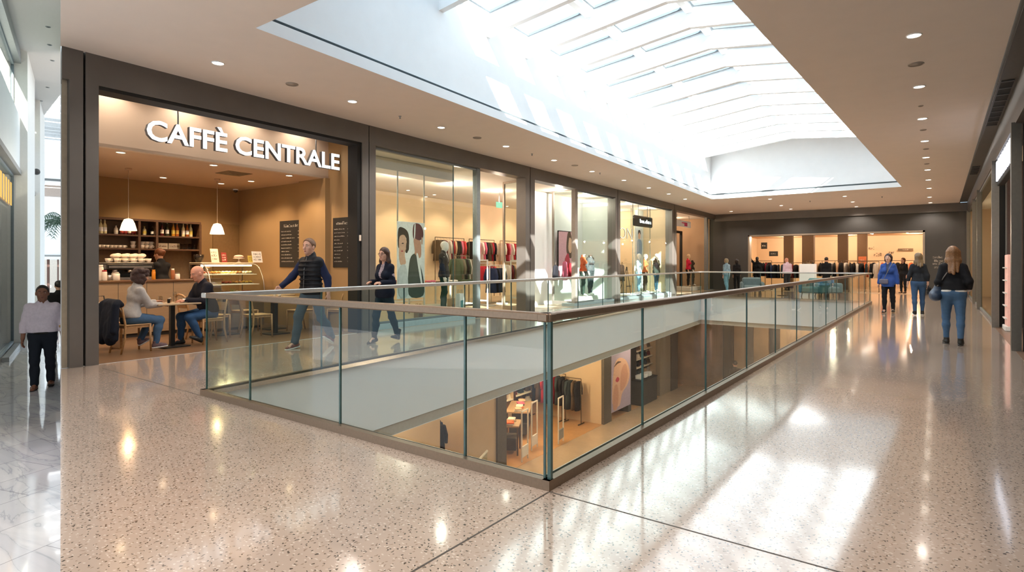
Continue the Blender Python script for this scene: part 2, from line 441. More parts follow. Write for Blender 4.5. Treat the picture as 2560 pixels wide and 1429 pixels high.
for i, j in ((1, 2), (3, 0)):
    y = r0[i][1]; rx, rz = ridge(y)
    mb.add([r0[i], r0[j], r1[j], (rx, y, rz), r1[i]], [(0, 1, 2, 3, 4)])
struct('wall_skylight', mb, M_WHITE)
# roof over the near end of the well (no glass there)
YG0, DY, NB = 4.7, 1.4, 14
def gab(p, y, dz=0.0):
    """point on the gabled glass plane: p 0..1 across"""
    xl, xr = sxl(y)-.05, sxr(y)+.05; rx, rz = ridge(y)
    if p <= .5: q = p*2; return (xl+(rx-xl)*q, y, ZW+(rz-ZW)*q+dz)
    q = (p-.5)*2; return (rx+(xr-rx)*q, y, rz+(ZW-rz)*q+dz)
mb = MB()
for y0, y1 in ((3.8, YG0), (YG0+DY*NB, 25.4)):
    for p0, p1 in ((0, .5), (.5, 1)):
        mb.add([gab(p0, y0), gab(p1, y0), gab(p1, y1), gab(p0, y1)], [(0, 1, 2, 3)])
struct('ceiling_skylight', mb, M_WHITE)
# rafters and purlins
M_RAFT = mat('white_steel', '#f1f4f5', .45, noise=.01)
for i in range(NB+1):
    y = YG0+DY*i; mb = MB()
    for p0, p1 in ((0, .5), (.5, 1)):
        a, b = gab(p0, y), gab(p1, y)
        la = [(a[0], y-.06, a[2]-.46), (a[0], y+.06, a[2]-.46), (a[0], y+.06, a[2]+.04), (a[0], y-.06, a[2]+.04)]
        lb = [(b[0], y-.06, b[2]-.46), (b[0], y+.06, b[2]-.46), (b[0], y+.06, b[2]+.04), (b[0], y-.06, b[2]+.04)]
        mb.hull(la, lb)
    struct('trim_rafter', mb, M_RAFT)
for k, p in enumerate((.25, .5, .75)):
    mb = MB(); y0, y1 = YG0, YG0+DY*NB
    a, b = gab(p, y0), gab(p, y1); h = .07
    la = [(a[0]-h, y0, a[2]-.17), (a[0]+h, y0, a[2]-.17), (a[0]+h, y0, a[2]+.05), (a[0]-h, y0, a[2]+.05)]
    lb = [(b[0]-h, y1, b[2]-.17), (b[0]+h, y1, b[2]-.17), (b[0]+h, y1, b[2]+.05), (b[0]-h, y1, b[2]+.05)]
    mb.hull(la, lb); struct('trim_purlin', mb, M_RAFT)
for i in range(NB):
    for k in range(4):
        y0, y1 = YG0+DY*i+.07, YG0+DY*(i+1)-.07; p0, p1 = k*.25, (k+1)*.25
        e = .016
        c = [Vector(gab(p0+e, y0)), Vector(gab(p1-e, y0)), Vector(gab(p1-e, y1)), Vector(gab(p0+e, y1))]
        mb = MB(); cen = sum(c, Vector())/4; ci = [v+(cen-v).normalized()*.055 for v in c]
        for j in range(4):
            a, b, d, f = c[j], c[(j+1) % 4], ci[(j+1) % 4], ci[j]
            dn = Vector((0, 0, -.05)); mb.hull([a+dn, b+dn, d+dn, f+dn], [a, b, d, f])
        fr = struct('window_skylight', mb, M_FRAME)
        g = MB(); g.add([tuple(v) for v in ci], [(3, 2, 1, 0)]); g.build('pane', M_SKYG, fr)

mb = MB(); mb.box(.6, 5, -8, 2.6, 4.6, 12.5); struct('wall_added_sun_block', mb, M_WHITE)  # unseen block added on the roof to keep sun off the near glass
# ------------------------------------------------------------------ shopfront wall: columns and header
def wbox(mb, s0, s1, w0, w1, z0, z1, b=0): return mb.box(s0, s1, w0, w1, z0, z1, b)
S = {p: sw(p) for p in (152, 172, 205, 213, 245, 903, 918, 922, 937, 1312, 1322, 1325, 1335, 1537, 1542, 1543.5, 1549, 1679, 1684, 1685, 1690, 1795, 1800)}
SEND = (YB-2.69)/TW.y
CUTS = [(152, 172, 172, 208), (208, 245, 903, 920), (920, 937, 1312, 1323.5), (1323.5, 1335, 1537, 1542.5), (1542.5, 1549, 1679, 1684.5), (1684.5, 1690, 1795, 1801)]
ZH = 3.94
def zhs(s): return zc(2.69+s*TW.y)
def col(s0, s1, z0=0.0, w0=-.03, w1=.30, m=M_DARK, name='trim_column'):
    mb = MB(WM); za, zb = zhs(s0), zhs(s1)
    sb = max(s0, .2985*w1+.01)
    la = [(s0, w0, z0), (sb, w1, z0), (sb, w1, za), (s0, w0, za)]; lb = [(s1, w0, z0), (s1, w1, z0), (s1, w1, zb), (s1, w0, zb)]
    mb.hull(la, lb); return struct(name, mb, m)
G = .03
col(sw(172), sw(206)); col(sw(212.5), sw(245))
cols = [(903, 919.2), (921.2, 937), (1312, 1322.8), (1324.4, 1335), (1537, 1542), (1543, 1549), (1679, 1684.2), (1685, 1690), (1795, 1803)]
for a, b in cols: col(sw(a), sw(b))
for a, b in ((206, 212.5), (919.2, 921.2), (1322.8, 1324.4), (1542, 1543), (1684.2, 1685)):
    col(sw(a), sw(b), w0=.03, m=M_BLACK, name='trim_gap')
heads = [(152.5, 172), (245, 903), (937, 1312), (1335, 1537), (1549, 1679), (1690, 1795)]
for a, b in heads: col(sw(a), sw(b), z0=ZH, name='trim_header')
mb = MB(WM); mb.prism([(.03, .06), (sw(172), .06), (sw(172), .2), (.08, .2)], 0, ZH); struct('trim_jamb', mb, mat('jamb_beige', '#a59883', .6))
# thin dark reveal line round the cafe opening
mb = MB(WM); wbox(mb, sw(245), sw(903)-.02, -.02, .30, ZH-.05, ZH); wbox(mb, sw(903)-.10, sw(903), .0, .30, 0, ZH)
struct('trim_reveal', mb, M_BLACK)
# building end wall of the cafe, running back along the marble hall
mb = MB(); a = Vector((-9.58, 2.69, 0))+RAD*.34; b = a+RAD*9
n = Vector((-RAD.y, RAD.x, 0))*-.25
mb.hull([a+Vector((0, 0, -.9)), b+Vector((0, 0, -.9)), b+n+Vector((0, 0, -.9)), a+n+Vector((.0, 0, -.9))], [a+Vector((0, 0, 7.2)), b+Vector((0, 0, 7.2)), b+n+Vector((0, 0, 7.2)), a+n+Vector((0, 0, 7.2))])
struct('wall_cafe_end', mb, M_WHITE)
# roof slab above shops (keeps daylight out)
mb = MB(); mb.prism([(-9.62, 2.9), (-9.58+RAD.x*8+.1, 2.9+RAD.y*8), (-17.2, 46), (-9.62, 46)], 4.62, 4.7); struct('ceiling_shops', mb, M_CEIL)

# ------------------------------------------------------------------ far wall with the wide shop opening
ya = YB
OL, OR_ = on_y(1873, 660, ya).x, on_y(2309, 660, ya).x
OZ = 2.90
mb = MB(); zt = zc(ya)
mb.box(wB[0]-.3, OL, ya, ya+.3, 0, zt); mb.box(OR_, 1.3, ya, ya+.3, 0, zt); mb.box(OL, OR_, ya, ya+.3, OZ, zt)
struct('wall_far', mb, M_DARKW)
mb = MB(); mb.box(wB[0], XR, ya-.10, ya, 3.78, zt); struct('trim_far_header', mb, M_DARK)
mb = MB(); mb.box(OL-.05, OL+.03, ya-.04, ya+.34, 0, OZ+.08); mb.box(OR_-.03, OR_+.05, ya-.04, ya+.34, 0, OZ+.08); mb.box(OL-.05, OR_+.05, ya-.04, ya+.34, OZ, OZ+.08)
struct('trim_far_opening', mb, mat('opening_frame', '#a1907c', .4, .4))

# ------------------------------------------------------------------ corridor-side wall
mb = MB()
poly(mb, [(XE, -6), (XE, YB), (XR+.3, YB), (XR+.3, -6)], lambda y: zc(y)+.02)
struct('ceiling_soffit', mb, mat('dark_soffit', '#4a4640', .6, noise=.08))
mb = MB(); mb.box(XE-.012, XE+.012, -6, YB, 4.12, 4.10); struct('trim_ceiling_line', mb, M_DARKW)

M_RAILW = mat('pale_steel', '#c9c6c0', .3, .6)
# ------------------------------------------------------------------ glass railings round the opening
def rail(name, label, a, b, cuts, end0=True, end1=True, hm=M_BRONZE):
    a, b = Vector((a[0], a[1], 0)), Vector((b[0], b[1], 0)); d = b-a; Ln = d.length; ang = math.atan2(d.y, d.x)
    t = thing(name, label, 'railing', a, ang)                  # local x along the rail, y towards the opening
    mb = MB(); mb.box(0, Ln, .0, .055, -.01, .065); mb.build('base_channel', M_BRONZE, t)
    mb = MB(); mb.box(.1, Ln-.1, .1, .108, .0, .05); mb.build('inner_strip', M_STEEL, t)
    mb = MB(); mb.box(.06, Ln-.06, .055, .10, .005, .03); mb.build('shadow_gap', M_EDGE, t)
    mb = MB(); mb.box(0 if end0 else .0, Ln, .015, .095, 1.055, 1.11, .008); mb.build('handrail', hm, t)
    cs = [0.03]+list(cuts)+[Ln-.03]
    for i in range(len(cs)-1):
        x0, x1 = cs[i]+.009, cs[i+1]-.009
        g = MB(); g.add([(x0, .055, .03), (x1, .055, .03), (x1, .055, 1.06), (x0, .055, 1.06)], [(0, 1, 2, 3)])
        p = g.build('glass_panel', M_GLASS, t)
        e = MB(); e.box(x0-.016 if i else x0-.009, x0, .047, .063, .03, 1.06); e.build('panel_edge', M_EDGE, p)
    return t
xs = lambda px: on_y(px, 660, 3.05).x+6.45
rail('glass_railing', 'glass balustrade with bronze handrail along the short near edge of the floor opening, cafe end', VO[0], VO[1], [xs(612), xs(837), xs(1150)])
rail('glass_railing', 'long glass balustrade with bronze handrail along the corridor where three women walk', VO[1], VO[2], [1.54+1.65*i for i in range(12)])
rail('glass_railing', 'glass balustrade with pale handrail across the end of the opening by the wide shop', VO[2], VO[3], [1.3*i+1.3 for i in range(4)], hm=M_RAILW)
rail('glass_railing', 'glass balustrade with pale handrail in front of the shop windows and cafe tables', VO[3], VO[0], [22.34-1.6*i for i in range(13, 0, -1)], hm=M_RAILW)
mb = MB(); mb.box(-1.99, -1.965, 3.075, 3.10, 0, 1.06); tag(mb.build('corner_post', M_EDGE), 'dark green glass joint at the near corner of the balustrade', 'corner joint')
# ------------------------------------------------------------------ figures: implicit surfaces -> one continuous mesh each
class SDF:
    def __init__(s, vox=.008): s.p = []; s.c = []; s.vox = vox
    def cap(s, a, b, ra, rb=None, k=.03, ax=None, sy=1.0, sub=False):
        s.p.append(('c', np.array(a, float), np.array(b, float), ra, ra if rb is None else rb, k, None if ax is None else np.array(ax, float), sy, sub)); return s
    def ell(s, c, r, k=.02, R=None, sub=False):
        s.p.append(('e', np.array(c, float), np.array(r, float), np.eye(3) if R is None else np.array(R), 0, k, None, 1, sub)); return s
    def cut(s, pt, n): s.c.append((np.array(pt, float), np.array(n, float)/np.linalg.norm(n))); return s   # removes the side n points to
    def mesh(s, wrinkle=0.0, seed=0):
        lo = np.full(3, 1e9); hi = -lo; bb = []
        for q in s.p:
            if q[0] == 'c': r = max(q[3], q[4]); a = np.minimum(q[1], q[2])-r; b = np.maximum(q[1], q[2])+r
            else: r = q[2].max(); a = q[1]-r; b = q[1]+r
            bb.append((a, b))
            if not q[8]: lo = np.minimum(lo, a); hi = np.maximum(hi, b)
        v = s.vox; lo -= 3*v; hi += 3*v; n = np.ceil((hi-lo)/v).astype(int)+1
        F = np.full(n, .08, np.float32); X = [lo[i]+v*np.arange(n[i]) for i in range(3)]
        for q, (a, b) in zip(s.p, bb):
            k = q[5]; i0 = np.maximum(((a-k-lo)/v).astype(int)-2, 0); i1 = np.minimum(((b+k-lo)/v).astype(int)+3, n)
            if (i1 <= i0).any(): continue
            sl = tuple(slice(i0[i], i1[i]) for i in range(3))
            P = np.stack(np.meshgrid(*[X[i][sl[i]] for i in range(3)], indexing='ij'), -1)
            if q[0] == 'c':
                A, B = q[1], q[2]; f, sy = q[6], q[7]; Q = P-A; D = B-A
                if f is not None and sy != 1.0:
                    Q = Q+f*((Q@f)*(1/sy-1))[..., None]; D = D+f*((D@f)*(1/sy-1))
                L2 = D@D
                t = np.clip((Q@D)/L2, 0, 1) if L2 > 1e-12 else np.zeros(Q.shape[:3])
                d = np.linalg.norm(Q-t[..., None]*D, axis=-1)-(q[3]+(q[4]-q[3])*t)
            else:
                Q = (P-q[1])@q[3]; r = q[2]; k0 = np.linalg.norm(Q/r, axis=-1); k1 = np.linalg.norm(Q/(r*r), axis=-1)
                d = k0*(k0-1)/np.maximum(k1, 1e-6)
            G = F[sl]
            if q[8]: F[sl] = np.maximum(G, -d)
            else:
                h = np.clip(k-np.abs(G-d), 0, None)/k; F[sl] = np.minimum(G, d)-h*h*k*.25
        P = np.stack(np.meshgrid(*X, indexing='ij'), -1) if (s.c or wrinkle) else None
        if wrinkle:
            r = np.random.RandomState(seed)
            W = 0
            for _ in range(4):
                w = r.normal(size=3)*np.array([13, 13, 17]); W = W+np.sin(P@w+r.rand()*6+1.5*np.sin(P@(w[[1, 2, 0]]*.6)))
            F = F+(W*wrinkle*.33).astype(np.float32)
        for pt, nn in s.c: F = np.maximum(F, (P-pt)@nn)
        return surfnet(F, lo, v)

def surfnet(F, lo, v):
    S = F < 0; n = np.array(F.shape)
    c = np.zeros(n-1, np.int8)
    for i in (0, 1):
        for j in (0, 1):
            for k in (0, 1): c += S[i:n[0]-1+i, j:n[1]-1+j, k:n[2]-1+k]
    I = np.nonzero((c > 0) & (c < 8)); m = len(I[0]); acc = np.zeros((m, 3)); cnt = np.zeros(m)
    cor = [(i, j, k) for i in (0, 1) for j in (0, 1) for k in (0, 1)]
    val = {q: F[I[0]+q[0], I[1]+q[1], I[2]+q[2]] for q in cor}
    for q in cor:
        for a in range(3):
            if q[a]: continue
            p = list(q); p[a] = 1; p = tuple(p); A, B = val[q], val[p]; x = (A < 0) != (B < 0)
            t = np.where(x, A/np.where(x, A-B, 1), 0)
            for d in range(3): acc[:, d] += np.where(x, q[d]+(t if d == a else 0), 0)
            cnt += x
    V = (np.stack(I, 1)+acc/cnt[:, None])*v+lo
    idx = np.full(n-1, -1, np.int64); idx[I] = np.arange(m); fs = []
    for a in range(3):
        b, d = (a+1) % 3, (a+2) % 3
        sl0 = [slice(None)]*3; sl1 = [slice(None)]*3; sl0[a] = slice(0, n[a]-1); sl1[a] = slice(1, n[a])
        A, B = S[tuple(sl0)], S[tuple(sl1)]; E = np.nonzero(A != B); ok = (E[b] > 0) & (E[d] > 0) & (E[b] < n[b]-1) & (E[d] < n[d]-1)
        E = [e[ok] for e in E]; neg = A[tuple(E)]
        def g(db, dd):
            q = list(E); q[b] = E[b]-db; q[d] = E[d]-dd; return idx[tuple(q)]
        f = np.stack([g(1, 1), g(0, 1), g(0, 0), g(1, 0)], 1); f[~neg] = f[~neg][:, ::-1]; fs.append(f)
    f = np.concatenate(fs); f = f[(f >= 0).all(1)]
    return V, f

def sdf_obj(name, sd, m, parent=None, wrinkle=0.0, seed=0):
    V, f = sd.mesh(wrinkle, seed)
    me = bpy.data.meshes.new(name); me.vertices.add(len(V)); me.vertices.foreach_set('co', V.astype(np.float32).ravel())
    me.loops.add(f.size); me.loops.foreach_set('vertex_index', f.astype(np.int32).ravel())
    me.polygons.add(len(f)); me.polygons.foreach_set('loop_start', np.arange(0, f.size, 4, dtype=np.int32))
    me.polygons.foreach_set('use_smooth', np.ones(len(f), bool)); me.update(calc_edges=True); me.validate()
    me.materials.append(m); o = bpy.data.objects.new(name, me); COL.objects.link(o)
    if parent is not None: o.parent = parent
    return o

def V3(*a): return np.array(a, float)
def unit(v): v = np.array(v, float); return v/np.linalg.norm(v)
def rotm(ax, a):
    return np.array(Matrix.Rotation(a, 3, ax))
SKIN = lambda c: mat('skin_'+c, c, .55, noise=.05, scale=30)
def cloth(c, rough=.85, bump=.25): return mat('cloth_'+c, c, rough, noise=.06, scale=26, bump=bump, spec=.25)

class Fig:
    """skeleton in local metres: the figure faces +y, x to its own right hand side"""
    def __init__(s, h=1.72, fem=False, lean=0, twist=0, head=(0, 0), arms=None, legs=None, seat=None, wide=1.0, knee=None):
        k = h/1.75; s.k = k; s.fem = fem; s.h = h; s.wide = wide
        sh = .140 if fem else .182; hp = .088
        T = rotm('Z', twist)@rotm('X', -lean)
        s.T = T; s.fwd = T@V3(0, 1, 0); pel = V3(0, 0, 0)
        s.pel = pel; s.waist = pel+T@V3(0, 0, .14)*k; s.chest = pel+T@V3(0, .005, .34)*k
        s.nb = pel+T@V3(0, -.01, .53)*k; s.nt = s.nb+T@V3(0, .02, .092)*k
        s.sh = {1: pel+T@V3(sh, -.01, .458)*k, -1: pel+T@V3(-sh, -.01, .458)*k}
        s.hip = {1: V3(hp, 0, -.03)*k, -1: V3(-hp, 0, -.03)*k}
        H = rotm('Z', twist*.5+head[0])@rotm('X', -head[1]); s.H = H
        s.hc = s.nt+H@V3(0, .015, .085)*k
        arms = arms or {}; legs = legs or {}
        s.el, s.wr, s.hand = {}, {}, {}
        for q in (1, -1):
            u, f, pn = arms.get(q, ((.12, -.05, -1), (.05, .18, -1), None))
            u = unit(V3(u[0]*q, u[1], u[2])); f = unit(V3(f[0]*q, f[1], f[2]))
            s.el[q] = s.sh[q]+u*.285*k; s.wr[q] = s.el[q]+f*.25*k
            s.hand[q] = (f, unit(V3(pn[0]*q, pn[1], pn[2])) if pn else unit(V3(-q, .15, 0)))
        s.kn, s.an, s.ft = {}, {}, {}
        for q in (1, -1):
            t, c, p = legs.get(q, ((.02, .03, -1), (0, -.03, -1), 0))
            t = unit(V3(t[0]*q, t[1], t[2])); c = unit(V3(c[0]*q, c[1], c[2]))
            s.kn[q] = s.hip[q]+t*.43*k; s.an[q] = s.kn[q]+c*.405*k; s.ft[q] = p
        # lift so that the lower foot stands on the ground
        low = min(s.an[q][2]-(.085+.10*max(0, math.sin(max(0, s.ft[q]))))*k for q in (1, -1))
        up = V3(0, 0, -low if seat is None else seat)
        for n in ('pel', 'waist', 'chest', 'nb', 'nt', 'hc'): setattr(s, n, getattr(s, n)+up)
        for d in (s.sh, s.hip, s.el, s.wr, s.kn, s.an):
            for q in d: d[q] = d[q]+up
    # -------- bodies
    def torso(s, D, o=0.0, waist=.0):
        k, f = s.k, s.fwd; w = s.wide
        if s.fem:
            D.cap(s.pel+V3(-.055, -.01, -.02)*k, s.pel+V3(.055, -.01, -.02)*k, (.110*w)*k+o, k=.05, ax=f, sy=.88)
            D.cap(s.waist+s.T@V3(-.04, 0, 0)*k, s.waist+s.T@V3(.04, 0, 0)*k, (.083*w+waist)*k+o, k=.07, ax=f, sy=.8)
            D.cap(s.chest+s.T@V3(-.06, 0, 0)*k, s.chest+s.T@V3(.06, 0, 0)*k, .092*w*k+o, k=.07, ax=f, sy=.78)
            for q in (1, -1): D.ell(s.chest+s.T@V3(q*.07, .072, -.02)*k, V3(.056, .048, .058)*k+o, k=.05)
        else:
            D.cap(s.pel+V3(-.06, 0, -.01)*k, s.pel+V3(.06, 0, -.01)*k, .108*w*k+o, k=.05, ax=f, sy=.85)
            D.cap(s.waist+s.T@V3(-.06, 0, 0)*k, s.waist+s.T@V3(.06, 0, 0)*k, (.105*w+waist)*k+o, k=.07, ax=f, sy=.8)
            D.cap(s.chest+s.T@V3(-.085, 0, 0)*k, s.chest+s.T@V3(.085, 0, 0)*k, .115*w*k+o, k=.07, ax=f, sy=.8)
        a = s.T@V3(0, 0, .01)
        D.cap(s.sh[-1]+s.T@V3(.03, 0, .0)*k, s.sh[1]+s.T@V3(-.03, 0, .0)*k, (.050 if s.fem else .060)*k+o*.8, k=.05)
        D.cap(s.chest+s.T@V3(0, 0, .05)*k, s.nb, .10*k+o*.6, .06*k+o*.6, k=.06, ax=f, sy=.8)
    def arm(s, D, q, o=0.0, cuff=1.0, puff=0.0):
        k = s.k; g = .92 if s.fem else 1.0
        D.cap(s.sh[q], s.el[q], .050*g*k+o*.8+puff, .040*g*k+o*.8+puff, k=.04)
        e = s.el[q]+(s.wr[q]-s.el[q])*cuff
        D.cap(s.el[q], e, .042*g*k+o+puff, (.030*g)*k+o, k=.02)
    def leg(s, D, q, o=0.0, to=1.0, flare=0.0):
        k = s.k; g = s.wide
        D.cap(s.hip[q], s.kn[q], .088*g*k+o, .056*k+o, k=.04)
        e = s.kn[q]+(s.an[q]-s.kn[q])*to; c = s.kn[q]+(s.an[q]-s.kn[q])*.35
        b = unit(s.an[q]-s.kn[q]); bk = unit(V3(0, -1, 0)-b*(-b[1]))
        D.cap(s.kn[q], c+bk*.015*k, .054*k+o, .052*k+o, k=.03); D.cap(c+bk*.015*k, e, .052*k+o, .036*k+o+flare, k=.03)
    def hands(s, D, curl=.5):
        k = s.k*(.92 if s.fem else 1)
        for q in (1, -1):
            d, n = s.hand[q]; n = unit(n-d*(n@d)); sd = np.cross(n, d)*1.0; w = s.wr[q]
            fwd = sd if (sd@V3(0, 1, .2)) > 0 else -sd              # thumb side
            for i in range(4):
                b = w+d*.088*k+fwd*(.030-.019*i)*k
                D.cap(w+d*.015*k+fwd*(.016-.011*i)*k, b, .015*k, .0125*k, k=.014)
                L = (.040, .045, .042, .033)[i]*k; c1 = curl*(.55+.12*i); c2 = curl*(1.35+.12*i)
                d1 = d*math.cos(c1)+n*math.sin(c1); d2 = d*math.cos(c2)+n*math.sin(c2)
                D.cap(b, b+d1*L, .0095*k, .0088*k, k=.004); D.cap(b+d1*L, b+d1*L+d2*L*.8, .0088*k, .0072*k, k=.004)
            b = w+d*.03*k+fwd*.024*k; t = unit(d*.75+fwd*.6+n*.35); t2 = unit(d*.9+fwd*.15+n*.45)
            D.cap(b, b+t*.036*k, .0125*k, .0105*k, k=.01); D.cap(b+t*.036*k, b+t*.036*k+t2*.03*k, .0105*k, .008*k, k=.004)
    def head(s, D, face=True):
        k = s.k*(1.06 if s.fem else 1.13); H, c = s.H, s.hc; P = lambda x, y, z: c+H@V3(x, y, z)*k
        D.cap(s.nb-s.T@V3(0, 0, .04)*k, s.nt+s.H@V3(0, 0, .03)*k, (.050 if s.fem else .060)*k, (.047 if s.fem else .056)*k, k=.03)
        D.ell(P(0, -.012, .03), V3(.074, .094, .088)*k, k=.03, R=H)
        D.ell(P(0, .018, -.035), V3(.060, .068, .078)*k, k=.035, R=H)
        if not face: return
        D.ell(P(0, .062, -.088), V3(.026, .022, .020)*k, k=.025, R=H)           # chin
        D.cap(P(0, .083, .018), P(0, .108, -.022), .008*k, .0125*k, k=.012)      # nose
        for q in (1, -1):
            D.cap(P(q*.012, .098, -.026), P(q*.013, .094, -.026), .007*k, k=.006)
            D.cap(P(q*.015, .078, .035), P(q*.045, .062, .033), .009*k, .007*k, k=.014)  # brow
            D.ell(P(q*.040, .055, -.018), V3(.020, .018, .018)*k, k=.02, R=H)     # cheek
            D.ell(P(q*.076, -.006, -.008), V3(.010, .020, .032)*k, k=.006, R=H)   # ear
            D.ell(P(q*.030, .092, .012), V3(.013, .015, .0068)*k, k=.002, R=H, sub=True)
        D.cap(P(-.018, .079, -.060), P(.018, .079, -.060), .0075*k, k=.008)
    def face_parts(s, root, hair, eye='#33261d', lip='#9a5a50'):
        k = s.k*(1.06 if s.fem else 1.13); P = lambda x, y, z: Vector(s.hc+s.H@V3(x, y, z)*k)
        for q in (1, -1):
            mb = MB(); mb.ball(P(q*.030, .069, .010), .0108*k, n=10, m=6); mb.cur = 1; mb.ball(P(q*.030, .0745, .010), .0066*k, n=8, m=5)
            mb.build('eye', [mat('eye_white', '#bdb2a6', .4), mat('iris_'+eye, eye, .25)], root)
            mb = MB(); mb.tube([P(q*.014, .085, .030), P(q*.030, .083, .036), P(q*.046, .070, .031)], [.0035*k, .0045*k, .002*k], 6)
            mb.build('eyebrow', hair, root)
        mb = MB(); mb.tube([P(-.022, .078, -.058), P(-.008, .088, -.056), P(.008, .088, -.056), P(.022, .078, -.058)], [.002*k, .0045*k, .0045*k, .002*k], 6)
        mb.tube([P(-.020, .078, -.061), P(0, .087, -.064), P(.020, .078, -.061)], [.002*k, .0055*k, .002*k], 6)
        mb.build('mouth', mat('lip_'+lip, lip, .5), root)
    def hair(s, root, m, style, vox=.007):
        k = s.k*(1.06 if s.fem else 1.13); H, c = s.H, s.hc; P = lambda x, y, z: c+H@V3(x, y, z)*k; D = SDF(vox)
        r = V3(.083, .103, .098) if style != 'short' else V3(.079, .099, .093)
        D.ell(P(0, -.018, .036), r*k, k=.02, R=H)
        if style == 'short': D.cut(P(0, 0, -.03), H@V3(0, .55, -1)); D.cut(P(0, .045, .06), H@V3(0, 1, -.55))
        elif style == 'buzz': D.cut(P(0, -.02, -.02), H@V3(0, .8, -1))
        elif style == 'bob':
            for q in (1, -1): D.cap(P(q*.06, -.03, .02), P(q*.068, -.02, -.08), .035*k, .03*k, k=.03)
            D.ell(P(0, -.055, -.02), V3(.085, .065, .10)*k, k=.04, R=H)
        elif style == 'curly':
            rr = random.Random(5); D.ell(P(0, -.045, -.01), V3(.098, .098, .125)*k, k=.03, R=H)
            for i in range(46):
                a = rr.uniform(-2.5, 2.5); z = rr.uniform(-.11, .12); q = math.sqrt(max(.05, 1-((z-.02)/.14)**2))
                D.ell(P(.095*q*math.sin(a), -.02-.115*q*math.cos(a), z), V3(.034, .034, .034)*k, k=.02)
        elif style in ('long', 'wavy'):
            L = {'long': .33, 'wavy': .24}.get(style, .3)
            for i in range(5):
                a = -1.25+i*.625; x, y = math.sin(a)*.07, -math.cos(a)*.075
                D.cap(P(x, y, .02), P(x*1.15, y*1.05-.005, -.12), .034*k, .036*k, k=.03)
                e = c+H@V3(x*1.15, y*1.05-.005, -.12)*k
                D.cap(e, e+V3(x*.15, -.085*max(0, math.cos(a)), -(L-.10)+.05*abs(a))*k, .037*k, .022*k, k=.03)
            if style == 'wavy':
                for i in range(7):
                    a = -1.5+i*.5; D.ell(P(math.sin(a)*.085, -math.cos(a)*.075, -.13-.03*(i % 2)), V3(.035, .035, .05)*k, k=.03)
        elif style == 'bun':
            D.ell(P(0, -.10, .05), V3(.04, .04, .04)*k, k=.02); D.cut(P(0, 0, -.04), H@V3(0, .6, -1))
        if style != 'buzz':
            D.ell(P(0, .075, -.045), V3(.064, .085, .108)*k, k=.001, R=H, sub=True)
        return sdf_obj('hair', D, m, root, wrinkle=.006, seed=3)
    def shoes(s, root, m, sole=None, boot=0.0, vox=.007):
        k = s.k
        for q in (1, -1):
            p = s.ft[q]; R = rotm('Z', -q*.12)@rotm('X', -p); a = s.an[q]; P = lambda x, y, z: a+R@V3(x*q, y, z)*k
            D = SDF(vox); D.cap(P(0, -.035, -.045), P(0, .06, -.048), .040*k, .042*k, k=.02); D.cap(P(0, .06, -.048), P(-.006, .15, -.062), .044*k, .030*k, k=.02)
            D.cap(P(0, -.01, -.03), P(0, -.01+.0, .03+boot), .045*k, (.044+.004*(boot > 0))*k, k=.02)
            D.cut(P(0, 0, -.074), R@V3(0, 0, -1)); D.cut(P(0, 0, .035+boot), R@V3(0, 0, 1))
            o = sdf_obj('shoe', D, m, root)
            if sole is not None:
                D = SDF(vox); D.cap(P(0, -.04, -.075), P(0, .06, -.075), .042*k, .046*k, k=.02); D.cap(P(0, .06, -.075), P(-.006, .155, -.075), .046*k, .034*k, k=.02)
                D.cut(P(0, 0, -.088), R@V3(0, 0, -1)); D.cut(P(0, 0, -.068), R@V3(0, 0, 1)); sdf_obj('sole', D, sole, o)
    def body(s, root, skin, vox=.008, legs=True):
        D = SDF(vox); s.torso(D)
        for q in (1, -1): s.arm(D, q); s.leg(D, q)
        for q in (1, -1):
            R = rotm('X', -s.ft[q]); D.cap(s.an[q], s.an[q]+R@V3(0, .12, -.05)*s.k, .032*s.k, .026*s.k, k=.02)
        s.hands(D); s.head(D)
        return sdf_obj('body', D, skin, root)
    def trousers(s, root, m, o=.012, top=.06, vox=.009, to=.97, flare=0.0, wr=.006, name='trousers'):
        D = SDF(vox); k, f = s.k, s.fwd
        D.cap(s.pel+V3(-.058, -.01, -.02)*k, s.pel+V3(.058, -.01, -.02)*k, .112*s.wide*k+o, k=.05, ax=V3(0, 1, 0), sy=.88)
        D.cap(s.pel, s.waist, .118*s.wide*k+o, .105*s.wide*k+o, k=.04, ax=f, sy=.8)
        for q in (1, -1): s.leg(D, q, o, to, flare)
        if s.fem:
            for q in (1, -1): D.ell(s.pel+V3(q*.055, -.065, -.055)*k, V3(.07, .06, .075)*k, k=.04)
        D.cut(s.pel+V3(0, 0, top)*k, (0, 0, 1))
        return sdf_obj(name, D, m, root, wr, 5)
    def top(s, root, m, o=.018, hem=-.02, cuff=.94, vox=.009, wr=.006, name='jacket', skirt=.0, collar=.03, waist=.0, puff=0.0, seed=1, open_=False):
        D = SDF(vox); k, f = s.k, s.fwd; s.torso(D, o, waist)
        if skirt or hem < 0:
            D.cap(s.pel+V3(-.055, 0, 0)*k, s.pel+V3(.055, 0, 0)*k, .115*s.wide*k+o+.008, k=.05, ax=V3(0, 1, 0), sy=.88)
            D.cap(s.pel, s.pel+V3(0, 0, hem-.1)*k, .125*s.wide*k+o+.005, .13*s.wide*k+o+skirt, k=.05, ax=V3(0, 1, 0), sy=.85)
        for q in (1, -1): s.arm(D, q, o*.85, cuff, puff)
        if collar: D.cap(s.nb-s.T@V3(0, 0, .03)*k, s.nb+s.T@V3(0, .005, collar)*k, .066*k+o*.5, .064*k+o*.4, k=.03)
        D.cut(s.pel+V3(0, 0, hem)*k, (0, 0, -1))
        D.cap(s.nb+s.T@V3(0, .02, .0)*k, s.nb+s.T@V3(0, .05, .2)*k, .052*k, .07*k, k=.001, sub=True)
